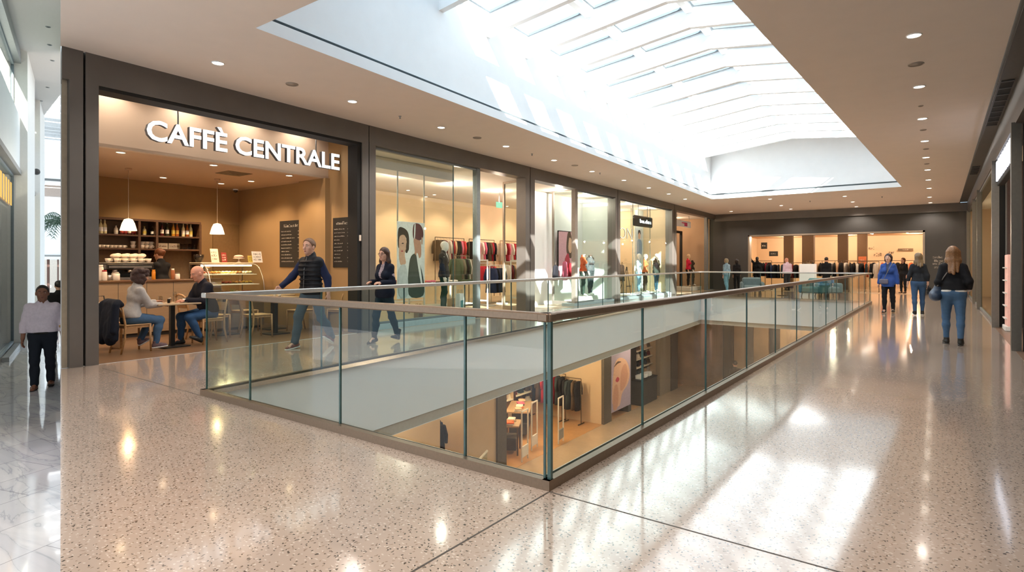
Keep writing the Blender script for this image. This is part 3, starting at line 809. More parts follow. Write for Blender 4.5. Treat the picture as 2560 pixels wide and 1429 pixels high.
        if open_:
            for i in range(6):
                z = s.nb+s.T@V3(0, .09, -.02-i*.045)*k; D.cap(z, z+s.T@V3(0, .12, -.03)*k, (.050-.007*i)*k, k=.001, sub=True)
        return sdf_obj(name, D, m, root, wr, seed)
# ------------------------------------------------------------------ cafe room
ZL = 3.27; WB = 4.6
SR = sw(903)-.06
M_TAN = mat('cafe_wall', '#9c7c53', .85, noise=.03, scale=2)
M_TAN2 = mat('cafe_bulkhead', '#cbb6a0', .85, noise=.02, scale=2)
M_CAFC = mat('cafe_ceiling', '#c4a588', .9, noise=.015)
M_CAFF = mat('cafe_floor', '#70553d', .35, noise=.12, scale=3)
S0 = lambda w: on_w(160, HZ, w)[0] if w > .3 else sw(160)
RK = .2985
sl = lambda w: RK*w+.16
sL = sl(WB)
mb = MB(WM)
mb.add([(sw(172), -.0, .004), (SR+.1, -.0, .004), (SR+.1, WB, .004), (sL, WB, .004)], [(0, 1, 2, 3)]); struct('floor_cafe', mb, M_CAFF)
mb = MB(WM); mb.box(sL, SR+.1, WB, WB+.1, 0, 4.4); struct('wall_cafe_back', mb, M_TAN)
mb = MB(WM); mb.box(SR, SR+.12, .25, WB+.1, 0, 4.4)
wa, wb = w_on_s(757, SR)-.03, w_on_s(813, SR-.12)
mb.box(SR-.12, SR, wb, wa, 0, ZL); struct('wall_cafe_side', mb, M_TAN)
mb = MB(WM); mb.prism([(sl(1.0), 1.0), (SR, 1.0), (SR, WB), (sL, WB)], ZL, ZL+.05); struct('ceiling_cafe', mb, M_CAFC)
mb = MB(WM); mb.prism([(sl(.28), .28), (SR, .28), (SR, 1.0), (sl(1.0), 1.0)], ZH+.3, ZH+.34); struct('ceiling_cafe_entry', mb, M_CAFC)
mb = MB(WM); mb.box(sl(1.12), SR-.002, 1.0, 1.12, ZL-.001, ZH+.34); struct('trim_cafe_bulkhead', mb, M_TAN2)
mb = MB(WM); mb.box(sL, SR, WB-.012, WB, 0, .1); struct('baseboard_cafe', mb, M_DARKW)
# a flush door in the back wall
s0, z1 = on_w(531, 558, WB); s1, _ = on_w(607, 558, WB)
mb = MB(WM); mb.box(s0, s1, WB-.03, WB, .02, z1); o = struct('door_1', mb, mat('cafe_door', '#8a6b45', .7))
mb = MB(WM); mb.ball((s1-.1, WB-.05, 1.0), .03); mb.build('door_handle', M_GREYM, o)

def ceil_disc(name, label, cat, loc, r, m, rim=None, group=None, tilt=None, depth=.012):
    t = thing(name, label, cat, loc, 0, group)
    if tilt: t.rotation_euler = tilt
    mb = MB(); mb.lathe([(r*.84, -.004), (r*.84, 0.0)], 20); mb.build('diffuser', m, t)
    mb = MB(); mb.lathe([(r*.85, -.006), (r*.93, -depth), (r, -.006), (r, .004), (r*.85, .004)], 20, cap=False); mb.build('trim_ring', rim or M_WHITE, t)
    return t
# hanging letter sign
M_LFACE = emit_mat('sign_face', '#ffffff', 1.15); M_LSIDE = mat('sign_side', '#4b4c50', .5)
def letter_sign(name, label, body, p0, p1, w, size, z, depth=.07, rods=(), mface=None, mside=None, off=.012, cat='sign', group=None, face_w=None):
    """standing letters from sight line p0 to p1, w behind the wall plane, baseline z"""
    sa, sb = p0, p1
    t = thingW(name, label, cat, sa, w, z)
    vs, fs = text_mesh(body, size, depth, off); x0 = min(v.x for v in vs); x1 = max(v.x for v in vs)
    kx = (sb-sa)/(x1-x0)
    # split into letters: loose islands grouped by overlap along x
    par = list(range(len(vs)))
    def find(i):
        while par[i] != i: par[i] = par[par[i]]; i = par[i]
        return i
    for f in fs:
        for i in f[1:]: par[find(f[0])] = find(i)
    isl = {}
    for i in range(len(vs)): isl.setdefault(find(i), []).append(i)
    boxes = sorted([[min(vs[i].x for i in q), max(vs[i].x for i in q), [r]] for r, q in isl.items()])
    grp = []
    for b in boxes:
        if grp and b[0] < grp[-1][1]-.25*min(b[1]-b[0], grp[-1][1]-grp[-1][0]): grp[-1][1] = max(grp[-1][1], b[1]); grp[-1][2] += b[2]
        else: grp.append(b)
    for g in grp:
        mb = MB(); rs = set(g[2]); ids = [i for i in range(len(vs)) if find(i) in rs]; mp = {q: n for n, q in enumerate(ids)}
        mb.v = [Vector(((vs[i].x-x0)*kx, vs[i].y, vs[i].z)) for i in ids]
        for f in fs:
            if f[0] in mp:
                p = [vs[i] for i in f]; nrm = (p[1]-p[0]).cross(p[2]-p[1])
                mb.f.append(tuple(mp[i] for i in f)); mb.sm.append(False); mb.mi.append(0 if sum(v.y for v in p)/len(p) < -depth*.45 and abs(nrm.y) > .7*nrm.length else 1)
        mb.build('letter', [mface or M_LFACE, mside or M_LSIDE], t)
    for x, za, zb in rods:
        mb = MB(); mb.tube([(x-sa, .0, za-z), (x-sa, .0, zb-z)], .012, 8); mb.build('hanger_rod', M_GREYM, t)
    return t
wsg = .62
sa, za = on_w(364, 350, wsg); sb, zb = on_w(846, 422, wsg)
zbase = .5*(on_w(372, 352, wsg)[1]+on_w(838, 421, wsg)[1])
caph = on_w(700, 362, wsg)[1]-on_w(700, 404, wsg)[1]
letter_sign('cafe_sign', 'white backlit letter sign hanging over the cafe entrance', 'CAFFÈ CENTRALE', sa, sb, wsg, caph/.715, zbase, .08,
            rods=[(on_w(445, HZ, wsg)[0], zbase+.2, ZH+.3), (on_w(790, HZ, wsg)[0], zbase+.2, ZH+.3)], off=.010)

for i, a in enumerate(np.linspace(.9, SR-.8, 4)):  # lamps and discs added to brighten the dark bulkhead
    p = WP(a, .62, ZH+.30); ceil_disc('recessed_spotlight', 'spotlight tucked above the cafe letter sign, %s along' % ORD[i], 'ceiling light', p-Vector((0, 0, .002)), .07, M_LAMPC, group='spotlights above the cafe sign')
    light('SPOT', 'added_bulkhead_spot', p-Vector((0, 0, .03)), 15, '#ffeedd', .06, target=tuple(NW*.42+Vector((0, 0, -1))), spot=150)
# pendant lamps
M_SHADE = mat('lamp_shade', '#fbe7c2', .6, noise=.02, emit=.85)
def pendant(px, py0, py1, w, label):
    s, z0 = on_w(px, py1, w); _, z1 = on_w(px, py0, w); h = z1-z0; r = h*.62
    t = thingW('pendant_lamp', label, 'lamp', s, w, z0, group='cafe pendant lamps')
    mb = MB(); mb.lathe([(r, 0), (r*.93, h*.18), (r*.75, h*.6), (r*.5, h*.93), (r*.16, h), (r*.14, h*.98), (r*.47, h*.9), (r*.72, h*.58), (r*.9, h*.17), (r*.97, 0)], 24, cap=False); mb.build('lamp_shade', M_SHADE, t)
    mb = MB(); mb.tube([(0, 0, h), (0, 0, ZL-z0)], .006, 6); mb.build('cord', mat('cord', '#c9b79f', .6), t)
    mb = MB(); mb.lathe([(.05, ZL-z0-.04), (.06, ZL-z0)], 16); mb.build('ceiling_rose', M_CAFC, t)
    mb = MB(); mb.ball((0, 0, h*.35), r*.3); mb.build('bulb', M_LAMPC, t)
    light('POINT', 'pendant_light', WP(s, w, z0+h*.25), 14, '#ffc98a', .05)
pendant(321, 546, 576, 3.0, 'pendant lamp with bell shade over the bottle shelves of the cafe')
pendant(543, 558, 585, 3.0, 'pendant lamp with cone shade hanging before the plain tan wall, nearer the pastry case')
# recessed spots, vent and smoke camera in the cafe ceiling
def on_plane_z(px, py, z): return on_floor(px, py, z)
def wl(p): q = WM.inverted() @ p; return q
cafe_spots = [(302, 380), (534, 412), (408, 443), (553, 458), (723, 438), (628, 452)]
for i, (x, y) in enumerate(cafe_spots):
    p = on_plane_z(x, y, ZL)
    ceil_disc('recessed_spotlight', 'small round recessed spotlight in the cafe ceiling, %s from the entrance pillar' % ORD[[0, 3, 1, 4, 6, 5][i]], 'ceiling light', p-Vector((0, 0, .002)), .075, M_LAMPC, group='cafe ceiling spotlights')
    light('SPOT', 'cafe_spot', p-Vector((0, 0, .05)), 48, '#ffe0ba', .06, target=(0, 0, -1), spot=130)
p = on_plane_z(585, 433, ZL); t = thing('ceiling_vent', 'square air diffuser in the cafe ceiling beside the spotlights', 'vent', p, WANG)
mb = MB()
for k in range(4): a = .26-.06*k; mb.hull([(-a, -a, -.001-.01*k), (a, -a, -.001-.01*k), (a, a, -.001-.01*k), (-a, a, -.001-.01*k)], [(-a+.02, -a+.02, -.012-.01*k), (a-.02, -a+.02, -.012-.01*k), (a-.02, a-.02, -.012-.01*k), (-a+.02, a-.02, -.012-.01*k)])
mb.build('vent_grille', mat('vent_tan', '#6b563f', .7), t)
s, z = on_w(589, 474, WB-.3); t = thingW('security_camera', 'white dome security camera at the cafe ceiling corner', 'camera', s, WB-.3, ZL)
mb = MB(); mb.lathe([(.06, -.03), (.06, 0)], 16); mb.build('mount', M_WHITE, t)
mb = MB(); mb.ball((0, 0, -.04), .05); mb.build('dome', mat('smoke_dome', '#3a3530', .1), t)

# ---------------- back shelf unit
M_SHELF = wood('shelf_wood', '#4a3120', '#5d4029', 1.5); M_SHELFB = mat('shelf_back', '#7c6650', .8)
def cafe_shelf():
    w0, w1 = WB-.42, WB-.02
    sA = sl(w1)+.02; sC = on_w(390, HZ, w0)[0]; sD = on_w(503, HZ, w0)[0]
    zt = on_w(390, 549, w0)[1]; zs = [on_w(330, y, w0)[1] for y in (586, 620)]; zb = 1.0
    t = thingW('shelf_unit', 'dark wooden back bar shelf unit full of bottles and cups on the cafe wall', 'shelf', sA, w0, 0)
    L = sD-sA; x1 = sC-sA; d = w1-w0
    mb = MB(); mb.box(0, L, d-.02, d, zb-.95, zt); mb.build('back_panel', M_SHELFB, t)
    mb = MB(); mb.box(0, L, 0, d, zt-.05, zt, .004); mb.build('top_board', M_SHELF, t)
    for x in (x1-.35, x1, L-.04):
        mb = MB(); mb.box(x, x+.05, .0, d-.02, zb-.95, zt-.05, .003); mb.build('upright', M_SHELF, t)
    for z in zs:
        for a, b in ((0, x1), (x1+.05, L-.04)):
            mb = MB(); mb.box(a, b, .01, d-.02, z-.035, z, .003); mb.build('shelf_board', M_SHELF, t)
    mb = MB(); mb.box(0, L, -.1, d, zb-.06, zb-.02, .003); mb.build('shelf_board', M_SHELF, t)
    return sA, sC, sD, w0, zs, zt, zb
sA, sC, sD, w0s, zsh, ztp, zbb = cafe_shelf()
def bottle(h, r, body, cap, label):
    t = thing('bottle', 'x', 'bottle')
    mb = MB(); mb.lathe([(r*.95, 0), (r, .01), (r, h*.55), (r*.85, h*.64), (r*.36, h*.76), (r*.33, h*.93)], 12); mb.build('body', body, t)
    mb = MB(); mb.lathe([(r*.37, h*.92), (r*.40, h), (r*.2, h)], 10); mb.build('cap', cap, t)
    mb = MB(); mb.lathe([(r*1.012, h*.18), (r*1.012, h*.46)], 12, cap=False); mb.build('label', label, t)
    return t
GLB = {c: mat('bottle_'+c, c, .08, noise=.05, coat=.6) for c in ('#2b2118', '#5a1712', '#a3541c', '#c98a2a', '#dccf9f', '#e8e2d6', '#38381f')}
LB = {c: mat('paper_'+c, c, .7) for c in ('#efe6d2', '#d8c25a', '#b3342a', '#f4f2ee', '#caa24a')}
CAPS = {c: mat('cap_'+c, c, .4) for c in ('#e9e3d8', '#7a1b16', '#222222', '#c7a54a')}
def put_bottle(s, w, z, h, r, b, c, l, label, group):
    t = bottle(h, r, GLB[b], CAPS[c], LB[l]); place(t, WP(s, w, z), 0, label, group)
bspec = [(252, '#dccf9f', '#e9e3d8', '#f4f2ee', 'white topped'), (262, '#dccf9f', '#e9e3d8', '#f4f2ee', 'white topped'), (290, '#e8e2d6', '#222222', '#efe6d2', 'short cream'), (304, '#5a1712', '#7a1b16', '#b3342a', 'dark red'), (313, '#5a1712', '#7a1b16', '#b3342a', 'dark red'), (323, '#5a1712', '#222222', '#efe6d2', 'dark red'), (333, '#5a1712', '#7a1b16', '#b3342a', 'dark red'), (341, '#a3541c', '#7a1b16', '#b3342a', 'orange'), (361, '#dccf9f', '#c7a54a', '#d8c25a', 'pale yellow'), (381, '#2b2118', '#222222', '#f4f2ee', 'black')]
for i, (px, b, c, l, d) in enumerate(bspec):
    h = .30 if i in (0, 1) else .20; s = on_w(px, HZ, w0s+.15)[0]
    put_bottle(s, w0s+.15, zsh[0], h, .038, b, c, l, d+' bottle on the upper bar shelf, %s from the dark pillar' % ORD[i], 'bottles on the upper bar shelf')
bsp2 = [(405, '#5a1712'), (418, '#38381f'), (433, '#c98a2a'), (443, '#a3541c'), (458, '#dccf9f'), (468, '#a3541c'), (477, '#dccf9f')]
for i, (px, b) in enumerate(bsp2):
    s = on_w(px, HZ, w0s+.15)[0]
    put_bottle(s, w0s+.15, zsh[0], .31, .036, b, '#e9e3d8', ('#efe6d2', '#f4f2ee', '#d8c25a', '#caa24a')[i % 4], 'tall liquor bottle in the darker shelf bay, %s from the dividing upright' % ORD[i], 'liquor bottles in the dark bay')
M_CUP = mat('porcelain', '#efe3d4', .25, noise=.02); M_GLS = glass_mat('drink_glass', '#efece4', 2.2)
def cup(r=.042, h=.06):
    t = thing('cup', 'x', 'cup'); mb = MB()
    mb.lathe([(r*.55, 0), (r*.8, h*.3), (r, h), (r*.93, h), (r*.72, h*.3), (.001, h*.15)], 14, cap=False); mb.build('bowl', M_CUP, t)
    mb = MB(); mb.tube([(r*.9, 0, h*.8), (r*1.45, 0, h*.75), (r*1.45, 0, h*.4), (r*.78, 0, h*.3)], .006, 6); mb.build('handle', M_CUP, t)
    return t
cup0 = cup(); n = 0
def put_cup(s, w, z, label, group, rot=0, sc=1):
    global n
    c = cup0 if n == 0 else dup(cup0); n += 1
    place(c, WP(s, w, z), WANG+rot, label, group, (sc,)*3); return c
for i in range(14):                                                    # cups along the middle shelf
    s = on_w(246+i*5.2, HZ, w0s+.14)[0]
    put_cup(s, w0s+.12+.06*(i % 2), zsh[1], 'white cup on the middle bar shelf, %s from the dark pillar' % ORD[i], 'cups on the middle bar shelf', rot=i)
for i in range(10):
    s = on_w(333+(i % 5)*11, HZ, w0s+.14)[0]
    put_cup(s, w0s+.14, zsh[1]+.075*(i//5), 'stacked cup by the shelf upright, %s layer, %s along' % (('lower', 'upper')[i//5], ORD[i % 5]), 'stacked cups by the upright', rot=i*1.3, sc=1.3)
s = on_w(418, HZ, w0s+.2)[0]
for k in range(2):
    t = thingW('carton', ('cream carton with printed side on the shelf behind the barista', 'second cream carton beside the drinking glasses')[k], 'box', s+.26*k-.14, w0s+.2, zsh[1])
    mb = MB(); mb.box(-.12, .12, -.07, .07, 0, .13, .004); mb.build('box_body', LB['#efe6d2'], t)
    mb = MB(); scribble(mb, -.1, .1, .045, .04, -.0705, 4+k); mb.build('print', mat('print_brown', '#8a5a3a', .7), t)
def tumbler(r, h):
    t = thing('drinking_glass', 'x', 'glass'); mb = MB(); mb.lathe([(r*.8, 0), (r, h), (r*.93, h), (r*.74, .008), (.001, .008)], 14, cap=False); mb.build('glass_wall', M_GLS, t); return t
g0 = tumbler(.035, .13)
for i in range(7):
    c = g0 if i == 0 else dup(g0); s = on_w(446+i*6.4, HZ, w0s+.14)[0]
    place(c, WP(s, w0s+.12+.05*(i % 2), zsh[1]), 0, 'clear drinking glass on the shelf under the liquor, %s from the cartons' % ORD[i], 'clear glasses under the liquor')

# ---------------- counter
WC = 2.9
M_CFRONT = wood('counter_front', '#9c7f60', '#ab8e6e', .6); M_CTOP = mat('counter_top', '#6a4a30', .35)
sCl = sl(WC+.72)+.04; sCr = on_w(556, HZ, WC)[0]
zct = on_w(400, 699, WC)[1]
t = thingW('cafe_counter', 'long service counter with beige wood front behind the seated couple', 'counter', sCl, WC, 0)
L = sCr-sCl
mb = MB(); mb.box(0, L, .04, .68, .08, zct-.04); mb.build('counter_body', M_CFRONT, t)
mb = MB(); mb.box(-.02, L+.02, 0, .72, zct-.04, zct, .005); mb.build('countertop', M_CTOP, t)
mb = MB(); mb.box(0, L, .08, .66, 0, .08); mb.build('plinth', M_DARKW, t)
for i in range(1, 5):
    mb = MB(); mb.box(L*i/5-.003, L*i/5+.003, .036, .04, .1, zct-.05); mb.build('panel_joint', M_DARKW, t)
# espresso machine
s, _ = on_w(322, HZ, WC+.42)
t = thingW('espresso_machine', 'wide black espresso machine with cups piled on top behind the counter', 'coffee machine', s, WC+.42, zct)
mb = MB(); mb.box(-.42, .42, -.02, .26, .0, .06, .01); mb.build('drip_tray', M_STEEL, t)
mb = MB(); mb.box(-.42, .42, .06, .26, .06, .30, .02); mb.box(-.42, .42, -.1, .26, .20, .32, .02); mb.build('machine_body', mat('machine_black', '#1d1a18', .25, coat=.3), t)
for k in range(3):
    x = -.26+.26*k; mb = MB(); mb.lathe([(.04, 0), (.04, .05)], 12, x, -.05, .15); mb.build('group_head', M_STEEL, t)
    mb = MB(); mb.tube([(x, -.07, .155), (x, -.2, .14)], .014, 8); mb.build('portafilter', M_BLACK, t)
mb = MB(); mb.box(-.38, .38, -.104, -.1, .24, .28); mb.build('control_strip', M_STEEL, t)
mb = MB(); mb.box(-.42, .42, -.08, .26, .32, .35, .006); mb.build('cup_rail', M_STEEL, t)
for i in range(11):
    put_cup(s-.36+.072*i, WC+.42+.08*(i % 2), zct+.35, 'upturned white cup on top of the espresso machine, %s along' % ORD[i], 'cups on the espresso machine', rot=i, sc=1.25)
def plate_stack(px, py, w, k, label):
    s, z = on_w(px, py, w); t = thingW('plate_stack', label, 'plates', s, w, z); mb = MB()
    return t
for i, (px, wv) in enumerate(((288, .46), (312, .5), (332, .48), (350, .5))):
    s, _ = on_w(px, HZ, WC+wv); zz = zct+.425
    t = thingW('folded_towel', 'white folded cloth heaped on the espresso machine, %s from the dark pillar' % ORD[i], 'towel', s, WC+wv, zz, group='white cloths on the coffee machine')
    mb = MB(); mb.ball((0, 0, .045), .09, .08, .05, 12, 8); mb.ball((.05, .01, .06), .07, .06, .045, 10, 6); mb.build('cloth', mat('towel', '#e9ddcd', .9, bump=.4, noise=.1), t)
# things standing on the counter
CT = {'steel': M_STEEL, 'white': M_CUP, 'red': mat('red_lid', '#a8272b', .4), 'amber': mat('juice', '#d98a1e', .2, coat=.5)}
def jar(px, w, h, r, body, lid, name, label, cat):
    s, _ = on_w(px, HZ, WC+w); t = thingW(name, label, cat, s, WC+w, zct)
    mb = MB(); mb.lathe([(r*.9, 0), (r, .01), (r, h*.8), (r*.8, h*.86)], 14); mb.build('body', body, t)
    mb = MB(); mb.lathe([(r*.82, h*.84), (r*.85, h), (r*.1, h)], 14); mb.build('lid', lid, t)
jar(251, .2, .30, .05, M_CUP, M_CUP, 'milk_bottle', 'tall white bottle at the counter end by the dark pillar', 'bottle')
jar(261, .14, .20, .045, M_CUP, CT['red'], 'syrup_bottle', 'white squeeze bottle with red lid on the counter', 'bottle')
jar(272, .2, .12, .05, CT['steel'], M_BLACK, 'milk_jug', 'small steel milk jug beside the red lidded bottle', 'jug')
jar(289, .22, .16, .07, M_CUP, CT['steel'], 'sugar_jar', 'white lidded sugar jar on the counter behind the seated woman', 'jar')
jar(384, .22, .20, .035, CT['amber'], CT['amber'], 'juice_glass', 'amber juice glass on the counter before the barista', 'glass')
jar(432, .2, .22, .035, mat('grinder_wood', '#a2633a', .5), M_CUP, 'pepper_mill', 'brown wooden mill on the counter beside the barista', 'mill')
jar(443, .2, .13, .05, M_CUP, CT['steel'], 'biscuit_jar', 'pale biscuit jar on the counter beside the brown mill', 'jar')
jar(495, .25, .2, .045, M_CUP, M_CUP, 'paper_cups', 'white paper cup tower behind the bald man', 'cups')
jar(512, .25, .16, .05, LB['#efe6d2'], M_BLACK, 'coffee_tin', 'cream coffee tin by the pastry case', 'tin')
s, _ = on_w(497, HZ, WC+.5); t = thingW('coffee_grinder', 'black coffee grinder with white badge behind the bald man', 'grinder', s, WC+.5, zct)
mb = MB(); mb.box(-.09, .09, -.12, .12, 0, .34, .02); mb.build('grinder_body', M_BLACK, t)
mb = MB(); mb.lathe([(.05, .34), (.1, .46), (.1, .52)], 14); mb.build('hopper', mat('hopper', '#2b2420', .1), t)
mb = MB(); mb.lathe([(.035, 0), (.035, .004)], 14); o = mb.build('badge', M_WHITE, t); o.location = (0, -.121, .25); o.rotation_euler = (PI/2, 0, 0)

# ---------------- pastry case with curved glass
sP0, _ = on_w(530, HZ, WC-.35); sP1, zP = on_w(640, 652, WC-.35)
t = thingW('pastry_case', 'curved glass pastry display case at the end of the counter', 'display case', sP0, WC-.35, 0)
L = on_w(660, HZ, WC-.3)[0]-sP0; H = 1.46
mb = MB(); mb.box(0, L, .05, .95, .06, .72); mb.build('base_cabinet', mat('case_base', '#7d6a55', .5), t)
mb = MB(); mb.box(.02, L-.02, .1, .9, 0, .06); mb.build('plinth', M_BLACK, t)
mb = MB(); mb.box(-.01, L+.01, .02, .97, .72, .76, .004); mb.build('deck', M_STEEL, t)
mb = MB(); mb.box(0, L, .48, .97, H-.05, H, .005); mb.build('top_board', mat('case_top', '#d8c6a8', .4), t)
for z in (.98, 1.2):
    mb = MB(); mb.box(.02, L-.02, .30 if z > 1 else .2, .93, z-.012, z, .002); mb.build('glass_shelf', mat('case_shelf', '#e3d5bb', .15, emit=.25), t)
def arc(q): a = q*PI/2; return (.03+.45*(1-math.cos(a*.98))*1.0, .76+(H-.79)*math.sin(a))
mb = MB(); mb.grid(lambda u, v: (u*L, arc(v)[0], arc(v)[1]), 4, 12); mb.build('curved_glass', M_SHOPG, t)
for x in (0, L):
    mb = MB(); mb.tube([(x, arc(i/10)[0], arc(i/10)[1]) for i in range(11)]+[(x, .95, H-.02), (x, .95, .76)], .012, 6); mb.build('side_frame', M_STEEL, t)
mb = MB(); mb.box(.03, L-.03, .5, .53, H-.085, H-.055); mb.build('light_strip', M_LAMPC, t)
light('AREA', 'case_light', WP(sP0+L/2, WC+.2, 1.36), 10, '#ffd9a6', .3, target=(0, 0, -1)).data.shape = 'RECTANGLE'
PAS = [mat('pastry_%d' % i, c, .6, noise=.2, scale=40) for i, c in enumerate(('#c98b3d', '#e3b64a', '#8a5226', '#e9d9b4', '#b4552f'))]
pn = 0
for z, lv in ((.765, 'lowest'), (.985, 'middle'), (1.205, 'upper')):
    for i in range(5):
        x = L*(i+.5)/5; t2 = thingW('pastry_tray', 'steel tray of pastries on the %s level of the glass case, %s from the counter' % (lv, ORD[i]), 'tray', sP0+x, WC+.2, z, group='pastry trays')
        mb = MB(); mb.box(-.09, .09, -.14, .14, 0, .012, .003); mb.build('tray', M_STEEL, t2)
        for k in range(4):
            mb = MB(); mb.ball(((-.045, .045)[k % 2], (-.07, .06)[k//2], .035), .038, .05, .028, 8, 5); mb.build('pastry', PAS[(pn+i) % 5], t2)
    pn += 2
# things on top of the case
def card(px, py0, w, wd_, ht, m, label, pr, name='menu_card', z=None):
    s, _ = on_w(px, HZ, WC+w); t = thingW(name, label, 'card', s, WC+w, H)
    mb = MB(); a = .25; mb.hull([(-wd_/2, 0, 0), (wd_/2, 0, 0), (wd_/2, .012, 0), (-wd_/2, .012, 0)], [(-wd_/2, ht*a, ht), (wd_/2, ht*a, ht), (wd_/2, ht*a+.012, ht), (-wd_/2, ht*a+.012, ht)]); mb.build('board', m, t)
    mb = MB(Matrix.Rotation(-math.atan(a), 4, 'X'))
    for k in range(3): scribble(mb, -wd_*.4, wd_*.4, ht*(.2+.25*k), ht*.16, -.001, k+int(px))
    mb.build('print', pr, t)
M_PRD = mat('print_dark', '#3a2a20', .7); M_PRR = mat('card_red', '#93332a', .6)
card(539, 620, .3, .17, .30, LB['#efe6d2'], 'cream menu card on the pastry case, at the counter end', M_PRD)
card(562, 628, .3, .12, .22, M_PRR, 'small red card leaning on the pastry case', LB['#efe6d2'])
card(645, 622, .3, .24, .26, LB['#f4f2ee'], 'white picture card at the far end of the pastry case', M_PRD)
card(628, 634, .36, .13, .16, LB['#d8c25a'], 'yellowish card beside the white picture card on the pastry case', M_PRD)
s, _ = on_w(597, HZ, WC+.3); t = thingW('cake_stand', 'cake on a small pedestal stand on the pastry case', 'cake stand', s, WC+.3, H)
mb = MB(); mb.lathe([(.06, 0), (.015, .02), (.015, .08), (.12, .09), (.12, .1)], 18); mb.build('pedestal', M_CUP, t)
mb = MB(); mb.ball((0, 0, .13), .105, .105, .045, 14, 8); mb.build('cake', mat('cake_pink', '#d9b7a4', .7, noise=.3, scale=60), t)

# ---------------- chalk menu boards on the side wall
def menuboard(x0, x1, y0, y1, s, label, seed, head):
    wA, wB_ = w_on_s(x1, s), w_on_s(x0, s)
    zt = (CAM+ray(x0, y0)*(( (OW-CAM).dot(TW)+s)/ray(x0, y0).dot(TW))).z; zb = (CAM+ray(x0, y1)*(((OW-CAM).dot(TW)+s)/ray(x0, y1).dot(TW))).z
    Wd, Ht = wB_-wA, zt-zb
    t = thingW('menu_board', label, 'menu board', s-.02, (wA+wB_)/2, zb, rot=-PI/2, group='chalk menu boards')  # local x runs towards the hall, y into the wall
    mb = MB(); mb.box(-Wd/2, Wd/2, 0, .018, 0, Ht, .003); mb.build('board', mat('chalkboard', '#1d1712', .7), t)
    mb = MB(); scribble(mb, -Wd*.3, Wd*.34, Ht*.86, Ht*.06, 0, seed, .1); mb.build('heading', mat('chalk', '#bdb3a4', .9), t)
    mb = MB(); r = random.Random(seed)
    for k in range(10):
        z = Ht*(.76-.072*k); scribble(mb, -Wd*.42, -Wd*.42+Wd*r.uniform(.3, .62), z, Ht*.021, 0, seed+k)
        if k % 4 != 3: scribble(mb, Wd*.32, Wd*.42, z, Ht*.02, 0, seed+k+50)
    mb.build('price_list', MATS['chalk'], t)
menuboard(701, 757, 553, 667, SR, 'tall black chalk menu board on the cafe wall behind the walking man', 11, 1)
menuboard(834, 879, 545, 668, SR, 'narrower black chalk menu board by the cafe entrance edge', 23, 1)
t = thingW('wall_switch', 'small cream wall switch by the cafe entrance edge', 'switch', SR-.012, w_on_s(901, SR), 1.9, rot=-PI/2); mb = MB(); mb.box(-.03, .03, 0, .012, 0, .12, .003); mb.build('plate', M_CUP, t)

# ---------------- tables and chairs
M_TTOP = wood('table_top', '#9a8468', '#ab9577', 2); M_TBASE = mat('table_base', '#23201d', .45, .4)
def table(s, w, label, rot=0, dx=.70, dy=.62):
    t = thingW('cafe_table', label, 'table', s, w, .004, rot)
    mb = MB(); mb.box(-dx/2, dx/2, -dy/2, dy/2, .725, .752, .008); mb.build('tabletop', M_TTOP, t)
    mb = MB(); mb.box(-.035, .035, -.035, .035, .02, .725); mb.build('column', M_TBASE, t)
    mb = MB(); mb.box(-.22, .22, -.2, .2, 0, .02, .006); mb.build('base_plate', M_TBASE, t)
    return t
M_CHW = wood('chair_wood', '#a5794b', '#bb9161', 3); M_SEAT = mat('chair_seat', '#b68f62', .5)
def chair_proto():
    t = thing('cafe_chair', 'x', 'chair', group='wooden cafe chairs')       # faces +y, seat front at +y
    mb = MB(); mb.box(-.20, .20, -.19, .21, .435, .455, .012); mb.build('seat', M_SEAT, t)
    mb = MB(); mb.box(-.185, .185, -.17, .19, .395, .435, .004); mb.build('seat_frame', M_CHW, t)
    for x in (-1, 1):
        mb = MB(); mb.tube([(x*.185, .19, .44), (x*.19, .2, 0)], [.019, .014], 8); mb.build('leg', M_CHW, t)
        mb = MB(); mb.tube([(x*.185, -.24, 0), (x*.185, -.185, .25), (x*.185, -.18, .46), (x*.185, -.22, .70), (x*.17, -.25, .80)], [.014, .018, .019, .017, .015], 8); mb.build('leg', M_CHW, t)
    mb = MB(); mb.tube([(-.172, -.25, .795), (-.1, -.265, .83), (0, -.27, .84), (.1, -.265, .83), (.172, -.25, .795)], .019, 8); mb.build('top_rail', M_CHW, t)
    mb = MB(); mb.grid(lambda u, v: ((u-.5)*.35, -.205-.045*v-.012*math.sin(u*PI), .58+.14*v), 6, 2); mb.grid(lambda u, v: ((.5-u)*.35, -.22-.045*v-.012*math.sin(u*PI), .58+.14*v), 6, 2); mb.build('backrest', M_CHW, t)
    return t
CH0 = chair_proto(); chn = 0
def chair(s, w, face, label):
    """face: direction in the wall frame (radians from the along axis)"""
    global chn
    c = CH0 if chn == 0 else dup(CH0); chn += 1
    return place(c, WP(s, w, .004), WANG+face-PI/2, label, 'wooden cafe chairs')
st, _ = on_w(430, HZ, 1.02); wt = 1.02
table(st, wt, 'small square cafe table between the seated woman and the bald man')
chair(st-.66, wt-.10, 0.06, 'wooden chair under the seated woman, dark coat on its back')
chair(st+.62, wt-.02, PI, 'wooden chair under the bald man in navy')
s2 = on_w(692, HZ, 1.2)[0]
table(s2, 1.25, 'cafe table behind the glass balustrade near the walking man')
chair(on_w(540, HZ, 1.0)[0]+.25, 1.55, PI*.0+.2, 'wooden chair at the balustrade end behind the bald man, angled')
chair(on_w(650, HZ, .9)[0], 1.0, .0, 'wooden chair behind the glass, beside the table near the walking man')
chair(s2+.62, 1.30, PI, 'wooden chair across the table, behind the walking man')
s3 = on_w(800, HZ, 1.4)[0]
table(SR-.62, 2.1, 'cafe table by the side wall under the menu board')
